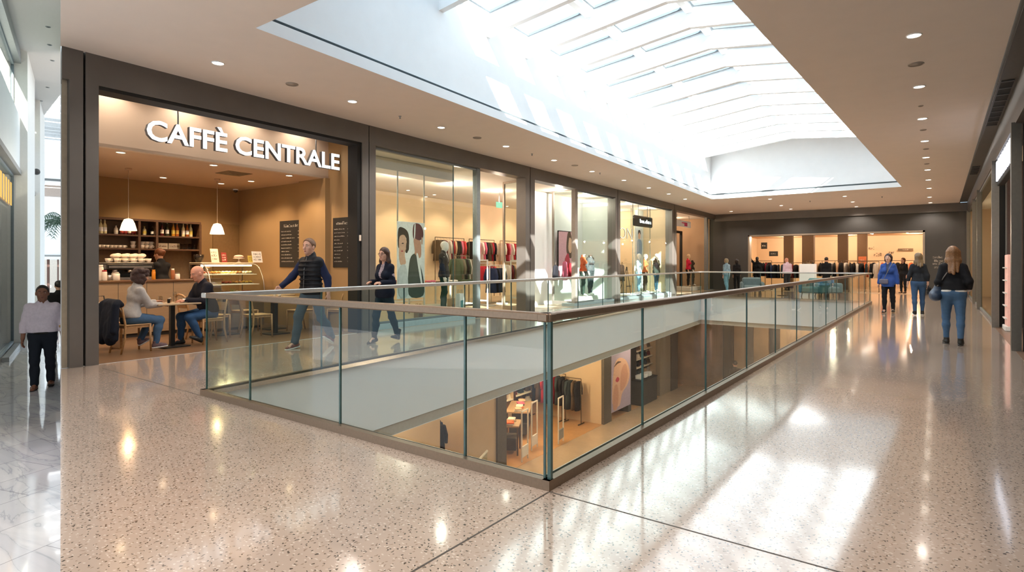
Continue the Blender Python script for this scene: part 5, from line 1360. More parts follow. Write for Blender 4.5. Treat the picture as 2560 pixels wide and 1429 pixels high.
# low tables with folded clothes
def folded(s, w, z, c, label, group, rot=0):
    t = thingW('folded_garment', label, 'clothes', s, w, z, rot, group); mb = MB(); mb.box(-.15, .15, -.12, .12, 0, .045, .018); mb.build('fabric', GC[c], t)
    mb = MB(); mb.tube([(-.07, -.115, .046), (0, -.06, .05), (.07, -.115, .046)], .010, 6); mb.build('neckline', GC[c], t)
def display_table(s, w, H, L, D_, label, cols, where, rot=0, m=None):
    t = thingW('display_table', label, 'table', s, w, .003, rot)
    mb = MB(); mb.box(-L/2, L/2, -D_/2, D_/2, H-.04, H, .006); mb.build('tabletop', m or M_RACKW, t)
    mb = MB(); mb.box(-L/2+.05, L/2-.05, -D_/2+.05, D_/2-.05, .2, .23, .004); mb.build('lower_shelf', m or M_RACKW, t)
    for x in (-1, 1):
        for y in (-1, 1): mb = MB(); mb.box(x*(L/2-.05)-.02, x*(L/2-.05)+.02, y*(D_/2-.05)-.02, y*(D_/2-.05)+.02, 0, H-.04); mb.build('leg', m or M_RACKW, t)
    for i, c in enumerate(cols):
        x = -L/2+.2+(L-.4)*(i//2)/max(1, (len(cols)+1)//2-1); folded(s+x*math.cos(rot), w+x*math.sin(rot)+(.0), .003+H+.047*(i % 2), c, 'folded garment on the %s, pile %s, %s' % (where, ORD[i//2], ('under', 'on top')[i % 2]), 'folded clothes on the '+where, .2*(i % 3))
display_table(on_w(1075, HZ, 2.2)[0], 2.2, .85, 1.2, .7, 'white display table behind the hanging poster', [TN, OR, CRM, PK, BR, TN], 'table behind the hanging poster')
display_table(on_w(1150, HZ, 2.0)[0], 2.0, .85, 1.1, .6, 'white display table beside the blazer mannequin', [CM, CRM, KH, CM], 'table beside the blazer mannequin')
display_table(on_w(1000, HZ, 4.5)[0], 4.5, .8, 1.6, .8, 'display table deep in the clothes shop', [WI, CRM, OR, R, TN, PK, CRM, WI], 'table deep in the clothes shop')

# hanging poster
def poster(name, label, s0, s1, w, z0, z1, bg, shapes, rods=None, rot=0.0, frame=None, cat='poster'):
    t = thingW(name, label, cat, (s0+s1)/2, w, z0, rot); W, H = s1-s0, z1-z0
    mb = MB(); mb.box(-W/2, W/2, 0, .02, 0, H, .003); mb.build('panel', bg, t)
    if frame: mb = MB(); [mb.box(*b) for b in ((-W/2-.02, -W/2, -.01, .03, -.02, H+.02), (W/2, W/2+.02, -.01, .03, -.02, H+.02), (-W/2, W/2, -.01, .03, -.02, 0), (-W/2, W/2, -.01, .03, H, H+.02))]; mb.build('frame', frame, t)
    for i, (nm, m, pts) in enumerate(shapes):
        mb = MB(); y = -.001-.0012*i
        # smooth closed outline through the given points (Catmull-Rom), one flat printed shape
        n = len(pts); q = []
        for a in range(n):
            p0, p1, p2, p3 = [Vector(pts[(a+k) % n]) for k in (-1, 0, 1, 2)]
            for u in (0, .25, .5, .75): q.append(.5*((2*p1)+(p2-p0)*u+(2*p0-5*p1+4*p2-p3)*u*u+(3*p1-p0-3*p2+p3)*u**3))
        mb.add([((v.x-.5)*W, y, v.y*H) for v in q], [tuple(range(len(q)))]); mb.build(nm, m, t)
    if rods:
        for x in (-.48, .48): mb = MB(); mb.tube([(x*W, .01, H), (x*W, .01, rods-z0)], .018, 8); mb.build('hanging_rod', M_RACKW, t)
    return t
PS = {k: mat('print_'+k, c, .6, noise=.08, scale=14) for k, c in dict(skin='#d6ab92', skin2='#c3917a', hair='#2b2320', hairb='#5a4236', wine='#5e2c35', camo='#3f4a45', white='#eef0f0', grey='#c9cfd2', pink='#d8a3b0', red='#b03a4c', blue='#7f9bb8', dark='#22262c', orange='#d2703f', lav='#a99bb0').items()}
s0, z1 = on_w(993, 552, .9); s1, _ = on_w(1062, 556, .9); z0 = on_w(1030, 745, .9)[1]
poster('hanging_poster', 'tall fashion poster hanging on two rods in the clothes shop window', s0, s1, .9, z0, z1, PS['white'], [
    ('hair_print', PS['hair'], [(.02, .70), (.04, .90), (.2, .92), (.38, .86), (.42, .72), (.36, .60), (.28, .62), (.32, .78), (.14, .82), (.08, .66)]),
    ('face_print', PS['skin'], [(.06, .66), (.08, .80), (.26, .82), (.34, .70), (.26, .58), (.30, .46), (.12, .44), (.06, .54)]),
    ('cap_print', PS['wine'], [(.56, .80), (.58, .97), (.80, .98), (.93, .90), (.92, .80), (.74, .76)]), ('neck_print', PS['skin2'], [(.58, .78), (.62, .62), (.60, .56), (.84, .54), (.84, .74), (.72, .77)]),
    ('jacket_print', PS['camo'], [(.40, .05), (.42, .46), (.56, .58), (.70, .54), (.92, .30), (.94, .03)]), ('shirt_print', PS['white'], [(.68, .56), (.76, .55), (.90, .20), (.84, .20)]),
    ('headphone_print', PS['hair'], [(.30, .66), (.33, .74), (.40, .72), (.40, .64), (.35, .62)]), ('eye_print', PS['hair'], [(.14, .715), (.19, .725), (.22, .715), (.18, .708)]), ('lip_print', PS['red'], [(.12, .615), (.16, .625), (.20, .615), (.16, .607)]), ('stripe_print', PS['white'], [(.585, .80), (.60, .96), (.64, .97), (.62, .80)]), ('ear_print', PS['skin'], [(.86, .80), (.90, .80), (.90, .72), (.86, .72)]), ('floral_print', PS['grey'], [(.04, .38), (.30, .42), (.36, .05), (.06, .05)])], rods=3.7)

# mannequins ---------------------------------------------------------------
M_MANQ = mat('mannequin_white', '#e9e6e0', .35)
def mannequin(label, s, w, z, rot, h, fem, top=None, legs=None, jacket=None, head=True, hem=-.02, arms=None, lm=None, stand=True, skin=None, openj=True, skirt=.01):
    t = thingW('mannequin', label, 'mannequin', s, w, z, rot-PI/2)
    F = Fig(h, fem, legs=lm or {1: ((.03, .10, -1), (0, -.02, -1), 0), -1: ((.03, -.06, -1), (0, -.08, -1), 0)}, arms=arms or {1: ((.16, .02, -1), (.0, .25, -1), None), -1: ((.16, -.04, -1), (.0, .2, -1), None)})
    D = SDF(.012); F.torso(D)
    for q in (1, -1):
        F.arm(D, q); F.leg(D, q); R_ = rotm('X', -F.ft[q]); D.cap(F.an[q], F.an[q]+R_@V3(0, .14, -.055)*F.k, .034*F.k, .026*F.k, k=.02)
    F.hands(D); F.head(D, face=False)
    if not head: D.cut(F.nt, F.H@V3(0, 0, 1))
    sdf_obj('body', D, skin or M_MANQ, t)
    if legs: F.trousers(t, legs, .014, vox=.012)
    if top: F.top(t, top, .014, hem=hem, name='shirt', vox=.012, seed=2)
    if jacket: F.top(t, jacket, .026, hem=hem-.06, name='jacket', vox=.012, open_=openj, seed=4, skirt=skirt)
    if stand: mb = MB(); mb.lathe([(.17, 0.0), (.17, .008), (.03, .012)], 20); mb.build('base_plate', M_STEEL, t)
    return t
def mann_px(label, px, ytop, w, rot, h, fem, **k):
    s, zt = on_w(px, ytop, w); return mannequin(label, s, w, max(.003, zt-h*1.0), rot, h, fem, **k)
FR = -PI/2                                                           # facing the hall
s, zt = on_w(1110, 606, 1.0)
def plinth(s, w, z, a, b, label, m=None):
    t = thingW('display_plinth', label, 'plinth', s, w, .003); mb = MB(); mb.box(-a, a, -b, b, 0, z-.003, .01); mb.build('block', m or M_RACKW, t)
hm = 1.84; zb = max(.06, zt-hm); plinth(s, 1.0, zb, .4, .3, 'low white plinth under the blazer mannequin')
mannequin('white mannequin in dark blazer and dark green trousers in the clothes shop window', s, 1.0, zb, FR+.5, hm, False, top=cloth('#e8e6e1'), legs=cloth('#1f3a35'), jacket=cloth('#26282c'))
def paper_bag(s, w, m, pr, label, h=.36):
    t = thingW('paper_bag', label, 'bag', s, w, .003, .3); mb = MB(); mb.hull([(-.13, -.06, 0), (.13, -.06, 0), (.13, .06, 0), (-.13, .06, 0)], [(-.14, -.05, h), (.14, -.05, h), (.14, .05, h), (-.14, .05, h)]); mb.build('bag_body', m, t)
    mb = MB(); mb.box(-.09, .09, -.063, -.061, h*.3, h*.7); mb.build('print', pr, t)
    mb = MB(); [mb.tube([(-.05, y, h-.01), (-.04, y, h+.1), (.04, y, h+.1), (.05, y, h-.01)], .005, 5) for y in (-.045, .045)]; mb.build('handle', pr, t)
s, z = on_w(1150, 755, .8); paper_bag(s, .8, M_WHITE, mat('print_teal', '#4c8f97', .6), 'white paper bag with teal print beside the mannequin', .62)
s, z = on_w(1128, 755, .8); paper_bag(s, .8, mat('kraft', '#a9825a', .8), MATS['print_brown'], 'brown paper bag between mannequin and white bag', .5)
s, z = on_w(1046, 760, .7); paper_bag(s, .7, MATS['kraft'], MATS['print_brown'], 'small brown paper bag under the hanging poster', .34)
for i, px in enumerate((1205, 1290)):                                       # security gates at the entrance
    s = on_w(px, HZ, .9)[0]; t = thingW('security_gate', 'pale security gate at the clothes shop entrance, %s one' % ('window side', 'door side')[i], 'gate', s, .9, .003, PI/2)
    for y in (-.2, .2): mb = MB(); mb.box(y-.02, y+.02, -.02, .02, 0, 1.55, .01); mb.build('upright', M_RACKW, t)
    mb = MB(); mb.box(-.2, .2, -.015, .015, 1.51, 1.55); mb.build('top_bar', M_RACKW, t); mb = MB(); mb.box(-.2, .2, -.015, .015, .35, .39); mb.build('cross_bar', M_RACKW, t)
s, z = on_w(1248, 512, 2.6); t = thingW('exit_sign', 'small green exit box hanging from the clothes shop ceiling', 'sign', s, 2.6, z)
mb = MB(); mb.box(-.15, .15, -.03, .03, -.1, .1, .004); mb.build('sign_box', emit_mat('exit_green', '#8fc9a4', .8), t); mb = MB(); mb.tube([(0, 0, .1), (0, 0, 3.98-z)], .01, 6); mb.build('hanger_rod', M_GREYM, t)

# pale shop with the orange top
wd_ = .9
s, _ = on_w(1343, HZ, 2.4); rack(s, 2.4, .9, 1.55, .3, [K, CH_, K, NV, K], 'with black clothes beside the white pillar', .9)
s0, z1 = on_w(1396, 577, 1.3); s1, _ = on_w(1432, 577, 1.3); z0 = on_w(1414, 690, 1.3)[1]
poster('window_poster', 'framed pink poster of a woman behind the swung glass door', s0, s1, 1.3, z0, z1, PS['pink'], [('hair_print', PS['hairb'], [(.55, .55), (.62, .95), (.85, .98), (.95, .6), (.85, .4)]), ('face_print', PS['skin'], [(.68, .62), (.74, .86), (.90, .82), (.92, .6), (.8, .52)]), ('dress_print', PS['red'], [(.3, .05), (.45, .4), (.7, .5), (.8, .1)])], frame=M_BLACK)
def hang(px, y0, y1, w, c, label, rot=0):
    s, z1 = on_w(px, y0, w); z0 = on_w(px, y1, w)[1]; L = max(.45, min(1.2, z1-z0-.1)); g = garment(c, L); place(g, WP(s, w, z1-.1), WANG+rot, label, 'garments hung in the pale window')
hang(1412, 645, 700, .8, PK, 'pink patterned garment hanging by the pink poster', .4); hang(1425, 650, 690, .85, R, 'dark red garment hanging beside the pink one', .6); hang(1389, 655, 700, .7, K, 'black garment hanging behind the door frame', .3)
plinth(on_w(1458, HZ, .8)[0], .8, .24, .26, .22, 'low white block under the orange top in the pale window'); plinth(on_w(1476, HZ, .9)[0], .9, .24, .26, .22, 'low white block under the dark patterned sweater')
mannequin('headless torso in orange top and dark trousers in the pale window', on_w(1458, HZ, .8)[0], .8, .245, FR+.2, 1.72, True, top=cloth('#d3603a'), legs=cloth('#33403a'), head=False)
mannequin('headless torso in dark patterned sweater in the pale window', on_w(1476, HZ, .9)[0], .9, .245, FR-.2, 1.72, True, top=mat('pattern_grey', '#4b5054', .8, noise=.6, scale=60), legs=cloth('#3b4246'), head=False)
t = thingW('side_table', 'small white table inside the pale window beside the torso figures', 'table', on_w(1510, HZ, 1.2)[0], 1.2, .003); mb = MB(); mb.box(-.3, .3, -.25, .25, .5, .54, .006); mb.build('tabletop', M_WHITE, t)
for x in (-.25, .25):
    for y in (-.2, .2): mb = MB(); mb.box(x-.02, x+.02, y-.02, y+.02, 0, .5); mb.build('leg', M_WHITE, t)

# shop with the dark name board
s0, z1 = on_w(1586, 536, .35); s1, _ = on_w(1632, 542, .35); z0 = on_w(1610, 567, .35)[1]
t = thingW('name_board', 'dark rounded name board with white lettering hanging in the sports window', 'sign', s0, .35, z0); W, H = s1-s0, z1-z0
mb = MB(); mb.box(0, W, 0, .10, 0, H, .05); mb.build('board', mat('board_brown', '#4a403a', .5), t)
vs, fs = text_mesh('bu.dea', H*.5, .02, .004); mb = MB(Matrix.Translation((W*.27, -.012, H*.34))); x1 = max(v.x for v in vs); k_ = W*.62/x1; mb.add([(v.x*k_, v.y, v.z) for v in vs], fs); mb.build('lettering', emit_mat('letter_white', '#ffffff', 1.0), t)
for x in (.25, .75): mb = MB(); mb.tube([(W*x, .05, H), (W*x, .05, 3.93-z0)], .015, 6); mb.build('hanger_rod', M_GREYM, t)
s0, z0 = on_w(1548, 596, 1.4); s1, _ = on_w(1580, 590, 1.4)
letter_sign('neon_letters', 'pale glowing letters inside the sports shop window', 'ON', s0, s1, 1.4, .75, z0, .03, rods=[(s0+.1, z0+.5, 3.97), (s1-.1, z0+.5, 3.97)], mface=emit_mat('neon', '#ffe9d0', 1.4), off=-.02)
s0, z1 = on_w(1590, 570, 1.3); s1, _ = on_w(1606, 570, 1.3); z0 = on_w(1600, 640, 1.3)[1]
poster('window_poster', 'narrow poster of a standing person under the dark name board', s0, s1, 1.3, z0, z1, PS['grey'], [('jacket_print', PS['blue'], [(.2, .05), (.15, .5), (.5, .62), (.9, .5), (.85, .05)]), ('face_print', PS['skin'], [(.35, .64), (.35, .85), (.65, .85), (.65, .64)]), ('hair_print', PS['hair'], [(.3, .78), (.35, .93), (.65, .93), (.7, .78), (.5, .86)])])
wm = .62
mb = MB(WM); mb.box(on_w(1575, HZ, .6)[0], B4-.12, .57, 1.25, 0, .14, .01); o = mb.build('display_platform', M_WHITE); tag(o, 'low white platform carrying three mannequins in the sports window', 'platform')
wm = .85
mannequin('mannequin in pale blue top and light jeans under the name board', on_w(1597, HZ, wm)[0], wm, .145, FR+.1, 1.72, True, top=cloth('#a9c0cd'), legs=cloth('#7fa3bd'))
mannequin('mannequin in orange scarf top and long brown skirt in the sports window', on_w(1613, HZ, wm)[0], wm, .145, FR+.3, 1.72, True, top=cloth('#c97246'), legs=cloth('#4f4338'), skirt=.03)
mannequin('mannequin in dark jacket and blue jeans, last on the white platform', on_w(1641, HZ, .68)[0], .68, .145, FR-.2, 1.74, True, top=cloth('#d8cdbd'), legs=cloth('#3c5a70'), jacket=cloth('#2c3a33'))
t = thingW('easel_stand', 'black metal easel stand beside the platform in the sports window', 'stand', on_w(1572, HZ, .9)[0], .9, .003)
for a in (-.25, .25): mb = MB(); mb.tube([(a, 0, 0), (a*.1, .1, 1.3)], .014, 6); mb.build('leg', M_BLACK, t)
mb = MB(); mb.tube([(0, .5, 0), (0, .1, 1.3)], .014, 6); mb.build('leg', M_BLACK, t); mb = MB(); mb.box(-.22, .22, -.01, .02, .45, .48); mb.build('ledge', M_BLACK, t)
rack(on_w(1560, HZ, 2.6)[0], 2.6, .9, 1.5, .2, [BR, WI, BR, R], 'with brown clothes at the sports shop entrance', .8)
t = thingW('wreath', 'round red wreath on the shop wall above the brown clothes', 'wreath', on_w(1559, HZ, 3.2)[0], 3.2, 1.95); mb = MB(); mb.tube([(.16*math.cos(a), 0, .16*math.sin(a)) for a in np.linspace(0, 2*PI, 19)[:-1]], .06, 8, closed=True); mb.tube([(0, 0, .16), (0, 0, 2.02)], .006, 5); mb.build('ring', mat('wreath_red', '#c0452f', .7, noise=.4, scale=50), t)

# corner shop
s0, z1 = on_w(1690, 548, .5); s1, _ = on_w(1727, 553, .5); z0 = on_w(1710, 567, .5)[1]
t = thingW('banner_sign', 'white shop banner with a pink mark at the corner shop', 'sign', s0, .5, z0); W, H = s1-s0, z1-z0
mb = MB(); mb.box(0, W, 0, .05, 0, H, .004); mb.build('board', M_WHITE, t); mb = MB(); mb.box(W*.55, W*.75, -.006, 0, H*.15, H*.75, .002); mb.box(W*.38, W*.55, -.006, 0, H*.55, H*.72); mb.build('mark', mat('mark_pink', '#d4477a', .5), t)
for x in (.1, .9): mb = MB(); mb.tube([(W*x, .025, H), (W*x, .025, 3.93-z0)], .012, 6); mb.build('hanger_rod', M_GREYM, t)
mb = MB(WM); a, b = on_w(1690, HZ, 1.5)[0], on_w(1706, HZ, 1.5)[0]; zt = on_w(1700, 577, 1.5)[1]; mb.box(b-.12, b, 1.5, 1.62, 0, zt); mb.box(a, b, 1.5, 1.62, zt-.12, zt); struct('trim_dark_frame', mb, M_BLACK)
mb = MB(WM); mb.box(on_w(1712, HZ, .9)[0], on_w(1740, HZ, .9)[0], .6, 1.7, 0, .2, .01); tag(mb.build('display_platform', M_RACKW), 'cream platform under the red topped mannequin in the corner shop', 'platform')
mannequin('mannequin in bright red top and dark shorts at the corner shop', on_w(1721, HZ, 1.0)[0], 1.0, .205, FR, 1.74, True, top=cloth('#c01f3a'), legs=cloth('#26221f'), skin=mat('mannequin_tan', '#d8b890', .4))
mannequin('mannequin in dark patterned dress behind the red one', on_w(1733, HZ, 1.25)[0], 1.25, .205, FR, 1.72, True, top=cloth('#3c332c'), legs=cloth('#4a453d'), head=False)
for i, px in enumerate((1763, 1770)):
    s, z = on_w(px, 650, .6+.3*i); t = thingW('wall_bust', 'pale bust form hung at the corner shop window, %s' % ('taller one', 'shorter one')[i], 'bust', s, .6+.3*i, z)
    D = SDF(.014); D.cap((0, 0, .1), (0, 0, .45), .11, .13, k=.05, ax=V3(0, 1, 0), sy=.7); D.cap((0, 0, .5), (0, 0, .66), .05, k=.05); D.ell((0, 0, .74), (.075, .09, .11), k=.03); sdf_obj('form', D, MATS['mannequin_tan'], t)
    mb = MB(); mb.tube([(0, 0, -z+.02), (0, 0, .1)], .02, 8); mb.build('pole', M_STEEL, t); mb = MB(); mb.lathe([(.16, -z), (.16, -z+.02)], 16); mb.build('base_plate', M_STEEL, t)
rack(on_w(1700, HZ, 2.3)[0], 2.3, .9, 1.5, .2, [K, WI, R, K, K], 'with dark and red clothes in the corner shop', .85)

# ------------------------------------------------------------------ wide shop at the far end
DY2 = 10.0; x0, x1 = wB[0]-.2, 1.2
mb = MB(); mb.box(x0, x1, YB+DY2, YB+DY2+.1, 0, 3.4); struct('wall_department_back', mb, M_PEACH)
mb = MB(); mb.box(x0-.1, x0, YB+.3, YB+DY2, 0, 3.4); struct('wall_department_side', mb, M_PEACH); mb = MB(); mb.box(x1, x1+.1, YB+.3, YB+DY2, 0, 3.4); struct('wall_department_side', mb, M_PEACH)
mb = MB(); mb.box(x0, x1, YB, YB+DY2, 0, .003); struct('floor_department', mb, M_OAKF); mb = MB(); mb.box(x0, x1, YB+.3, YB+DY2, 3.2, 3.25); struct('ceiling_department', mb, mat('dep_ceiling', '#c9a27a', .9))
for i, (fx, fy) in enumerate(((.2, 2), (.5, 2), (.8, 2), (.2, 5), (.5, 5), (.8, 5), (.2, 8.3), (.5, 8.3), (.8, 8.3))):
    light('POINT', 'department_light', (x0+(x1-x0)*fx, YB+fy, 2.95), 52, '#ffe9cb', .05)
def dpt(px, dy): p = on_y(px, HZ, YB+dy); return p.x, YB+dy
def zpt(px, py, dy): return on_y(px, py, YB+dy).z
for i, (px, py) in enumerate([(1921, 594), (1934, 595), (1951, 596), (1970, 595), (1992, 599), (2006, 602), (2021, 598), (2168, 589), (2185, 590)]):
    p = on_floor(px, py, 3.19) if py < 640 else None
    p.y = min(p.y, YB+8.5)
    ceil_disc('shop_spotlight', 'small spotlight in the ceiling of the wide far shop, %s across' % ORD[i], 'ceiling light', (on_y(px, py, YB+3+i % 3).x, YB+3+i % 3, 3.196), .10, M_LAMP, group='spotlights of the wide far shop')
for i, (pa, pb) in enumerate((((2150, 592), (2184, 605)), ((2252, 590), (2270, 607)))):
    a, b = on_floor(pa[0], pa[1], 3.15), on_floor(pb[0], pb[1], 3.15); a = on_y(pa[0], pa[1], YB+1.5); b = on_y(pb[0], pb[1], YB+5)
    t = thing('linear_lamp', 'long ceiling tube lamp in the far shop, %s one' % ('opening middle', 'wall end')[i], 'ceiling light', (a.x, YB+1.5, 3.10)); mb = MB(); mb.tube([(0, 0, 0), (b.x-a.x, 3.0, 0)], .05, 8); mb.build('tube', emit_mat('tube_lamp', '#fff0dc', 3.0) if i == 0 else MATS['tube_lamp'], t); mb = MB(); mb.box(-.05, .05, 0, .1, .03, .098); mb.build('bracket', M_GREYM, t)
for i, (pa, pb, dy, h0, h1) in enumerate(((1959, 1980, 4.5, 0, 3.2), (2005, 2034, 5.5, 0, 3.2), (2094, 2118, 4.2, 0, 3.2), (2143, 2167, 6, 0, 3.2))):
    a, b = dpt(pa, dy)[0], dpt(pb, dy)[0]; mb = MB(); mb.box(a, b, YB+dy, YB+dy+.5, 0, 3.2); struct('wall_brown_pillar', mb, mat('pillar_brown', '#5f452b', .7))
def rackY(px, dy, L, H, cols, where, rot=0, Lg=.75):
    x, y = dpt(px, dy); q = WM.inverted() @ Vector((x, y, 0)); rack(q.x, q.y, L, H, rot-WANG, cols, where, Lg)
rackY(1905, 1.6, 1.0, 1.6, [K, K, CH_, K, R, K], 'with black coats at the far shop edge')
rackY(1942, 1.4, 1.2, 1.5, [K, NV, K, K, CH_, K], 'with black clothes near the pink shirted shopper')
rackY(1995, 2.5, 1.2, 1.5, [BR, WI, K, CRM, WI, K], 'behind the white block in the far shop')
rackY(2042, 3.0, 1.0, 1.6, [KH, K, TN, K, OR], 'behind the shopper in black coat')
rackY(2082, 2.0, 1.0, 1.6, [CRM, K, CRM, K, TN, K], 'with cream coats in the far shop')
rackY(2120, 2.6, 1.2, 1.6, [K, BR, CRM, K, K, BR], 'under the brown pillars of the far shop')
rackY(2160, 1.8, 1.3, 1.55, [K, CRM, K, CH_, K, CRM], 'beside the balustrade end in the far shop')
rackY(2250, 2.5, 1.2, 1.6, [OR, K, K, OR, TN, OR], 'with orange clothes behind the walking women')
rackY(2190, 3.2, 1.2, 1.6, [OR, TN, K, CRM, OR, K], 'with orange and tan clothes in the far shop')
# wall lettering boards on the back wall of the far shop
def backsign(px0, px1, py0, py1, m, label, seed, board=None):
    dy = DY2-.1; a, b = dpt(px0, dy)[0], dpt(px1, dy)[0]; zt, zb = zpt(px0, py0, dy), zpt(px0, py1, dy)
    t = thing('wall_sign', label, 'sign', (a, YB+dy, zb)); mb = MB()
    if board: mb.box(0, b-a, -.03, 0, 0, zt-zb, .005); mb.build('board', board, t); mb = MB(); scribble(mb, (b-a)*.3, (b-a)*.7, (zt-zb)*.3, (zt-zb)*.4, -.031, seed); mb.build('lettering', LB['#efe6d2'], t)
    else: scribble(mb, 0, b-a, 0, (zt-zb), -.002, seed, .4); mb.build('lettering', m, t)
backsign(2185, 2212, 632, 640, M_PRD, 'dark lettering on the far shop wall above the blue coat', 3); backsign(2222, 2240, 626, 634, M_PRD, 'short dark figures on the far shop wall', 7); backsign(2245, 2283, 621, 627, None, 'grey name board on the far shop wall', 5, M_SHELFB); backsign(2172, 2187, 617, 623, M_PRD, 'thin script on the pale part of the far shop wall', 9)
# framed pictures / dark wall panels
for i, (a, b, y0, y1, dy, m, lb) in enumerate(((1903, 1918, 606, 622, 6, M_BLACK, 'small black framed panel on the wall near the far shop edge'), (1923, 1945, 628, 640, 6, M_BLACK, 'wide black panel above the black clothes in the far shop'), (2146, 2166, 641, 657, 5.4, PS['orange'], 'lit orange picture on the brown pillar of the far shop'))):
    xa, xb = dpt(a, dy)[0], dpt(b, dy)[0]; zt, zb = zpt(a, y0, dy), zpt(a, y1, dy); t = thing('picture_panel', lb, 'picture', (xa, YB+dy, zb)); mb = MB(); mb.box(0, xb-xa, -.03, 0, 0, zt-zb, .004); mb.build('panel', m, t); mb = MB(); scribble(mb, (xb-xa)*.2, (xb-xa)*.8, (zt-zb)*.4, (zt-zb)*.2, -.031, i); mb.build('print', LB['#efe6d2'], t)
# white block and low armchairs in the hall before the far shop
p = on_y(2020, HZ, 31.2); mb = MB(); mb.box(p.x-.33, p.x+.33, 30.9, 31.5, 0, 1.43, .01); tag(mb.build('display_block', M_WHITE), 'tall white block standing in front of the wide far shop', 'display block')
M_TEAL = mat('teal_fabric', '#5f8a8c', .8, noise=.08, bump=.2); M_GREYF = mat('grey_fabric', '#6f7c80', .8, noise=.08, bump=.2)
def armchair(px, y, m, label, rot=0):
    p = on_y(px, HZ, y); t = thing('armchair', label, 'armchair', (p.x, y, 0), rot)
    mb = MB(); mb.box(-.4, .4, -.38, .38, .16, .44, .06); mb.build('seat', m, t); mb = MB(); mb.box(-.42, .42, .25, .42, .2, .80, .07); mb.build('backrest', m, t)
    for x in (-1, 1): mb = MB(); mb.box(x*.45-.07, x*.45+.07, -.38, .4, .16, .6, .06); mb.build('armrest', m, t)
    for x in (-1, 1):
        for q in (-1, 1): mb = MB(); mb.tube([(x*.36, q*.3, .17), (x*.38, q*.33, 0)], .02, 6); mb.build('leg', M_BLACK, t)
armchair(1880, 28.5, M_GREYF, 'low grey armchair beyond the balustrade near the dark corner', .3); armchair(2035, 28.2, M_TEAL, 'teal armchair in front of the white block', -.3); armchair(2068, 28.6, mat('pale_fabric', '#a9bcc4', .8), 'pale armchair beside the teal one', .5)
t = thing('side_table', 'low round table between the armchairs beyond the balustrade', 'table', (on_y(1955, HZ, 28.3).x, 28.3, 0)); mb = MB(); mb.lathe([(.32, .44), (.32, .47)], 24); mb.build('tabletop', M_RAIL, t); mb = MB(); mb.lathe([(.2, 0), (.2, .015), (.03, .03), (.03, .44)], 16); mb.build('pedestal', M_BLACK, t)
simple('shopper in pale pink shirt bending over clothes in the far shop', Vector((dpt(1968, .9)[0], YB+.9, .003)), 0, .8, 1.72, False, cloth('#cdb9cc'), cloth('#2c2d33'), None, None, skin='#c48a72', head=(0, .4))
simple('shopper in long black coat at the wide far shop entrance', Vector((dpt(2066, .7)[0], YB+.7, .003)), 0, -.3, 1.74, False, cloth('#15161a'), M_BLK, H_DK, 'short', hem=-.35, skirt=.05)
simple('shopper in black beside the orange clothes behind the walking women', Vector((dpt(2258, 1.2)[0], YB+1.2, .003)), 0, 2.6, 1.70, True, M_BLK, M_BLK, H_RED, 'bob')
q = lambda px, dy: WM.inverted() @ Vector((*dpt(px, dy), 0))
v = q(1893, .9); mannequin('black clothed mannequin with raised arm at the far shop edge', v.x, v.y, .003, FR+WANG-PI/2-PI/2, 1.8, True, top=M_BLK, legs=M_BLK, jacket=M_BLK, arms={1: ((.5, .2, .6), (.1, .1, 1), None), -1: ((.2, 0, -1), (0, .2, -1), None)}, skin=mat('mannequin_black', '#1c1a18', .4))
# white small print on the dark wall
t = thing('wall_text', 'four short lines of white print on the dark far wall', 'lettering', (on_y(2332, HZ, YB).x, YB-.002, 0)); W = on_y(2366, HZ, YB).x-on_y(2332, HZ, YB).x
for k, y in enumerate((645, 654, 661, 670)): mb = MB(); scribble(mb, .05*(k % 2), W*(.75, .85, 1, .9)[k], zpt(2340, y, 0), .10, 0, 30+k); mb.build('text_line', MATS['chalk'], t)
# ------------------------------------------------------------------ corridor-side shopfronts (x = XR)
M_PIL = mat('pillar_grey', '#6f695f', .4, .4, noise=.05); M_BRNP = mat('brown_panel', '#5c463b', .6)
ry = lambda px: on_x(px, HZ, XR).y
ZF = 3.72
mb = MB(); mb.hull([(XR, -6, ZF), (XR+.3, -6, ZF), (XR+.3, YB, ZF), (XR, YB, ZF)], [(XR, -6, zc(-6)+.02), (XR+.3, -6, zc(-6)+.02), (XR+.3, YB, zc(YB)+.02), (XR, YB, zc(YB)+.02)]); struct('trim_corridor_fascia', mb, M_DARK)
mb = MB(); mb.box(XR, XR+.3, -6, ry(2557)-.4, 0, ZF); struct('wall_corridor', mb, M_DARKW)
pil = [2537, 2486, 2447, 2435, 2420]
for a in pil: mb = MB(); mb.box(XR-.05, XR+.08, ry(a)-.08, ry(a)+.08, 0, ZF+.02); struct('trim_corridor_pillar', mb, M_PIL)
mb = MB(); mb.box(XR+.1, XR+.2, 9.0, ry(2537), 0, ZF); struct('trim_corridor_panel', mb, M_BLACK)
for i in range(1, 4):
    y0, y1 = ry(pil[i])+.08, ry(pil[i+1])-.08; mb = MB(); mb.box(XR+.02, XR+.07, y0, y1, 0, .08); mb.box(XR+.02, XR+.07, y0, y1, ZF-.06, ZF); o = struct('window_%d' % (10+i), mb, M_POST)
    g = MB(); g.add([(XR+.05, y0, .08), (XR+.05, y0, ZF-.06), (XR+.05, y1, ZF-.06), (XR+.05, y1, .08)], [(0, 3, 2, 1)]); g.build('pane', M_SHOPG, o)
mb = MB(); mb.box(XR+4, XR+4.1, 10, YB, 0, 4.2); struct('wall_corridor_shop', mb, M_PEACH); mb = MB(); mb.box(XR+.3, XR+4, 10, YB, 3.8, 3.85); struct('ceiling_corridor_shop', mb, M_SCEIL); mb = MB(); mb.box(XR, XR+4, 8, YB, -.002, .002); struct('floor_corridor_shop', mb, mat('entry_brown', '#7f6552', .3))
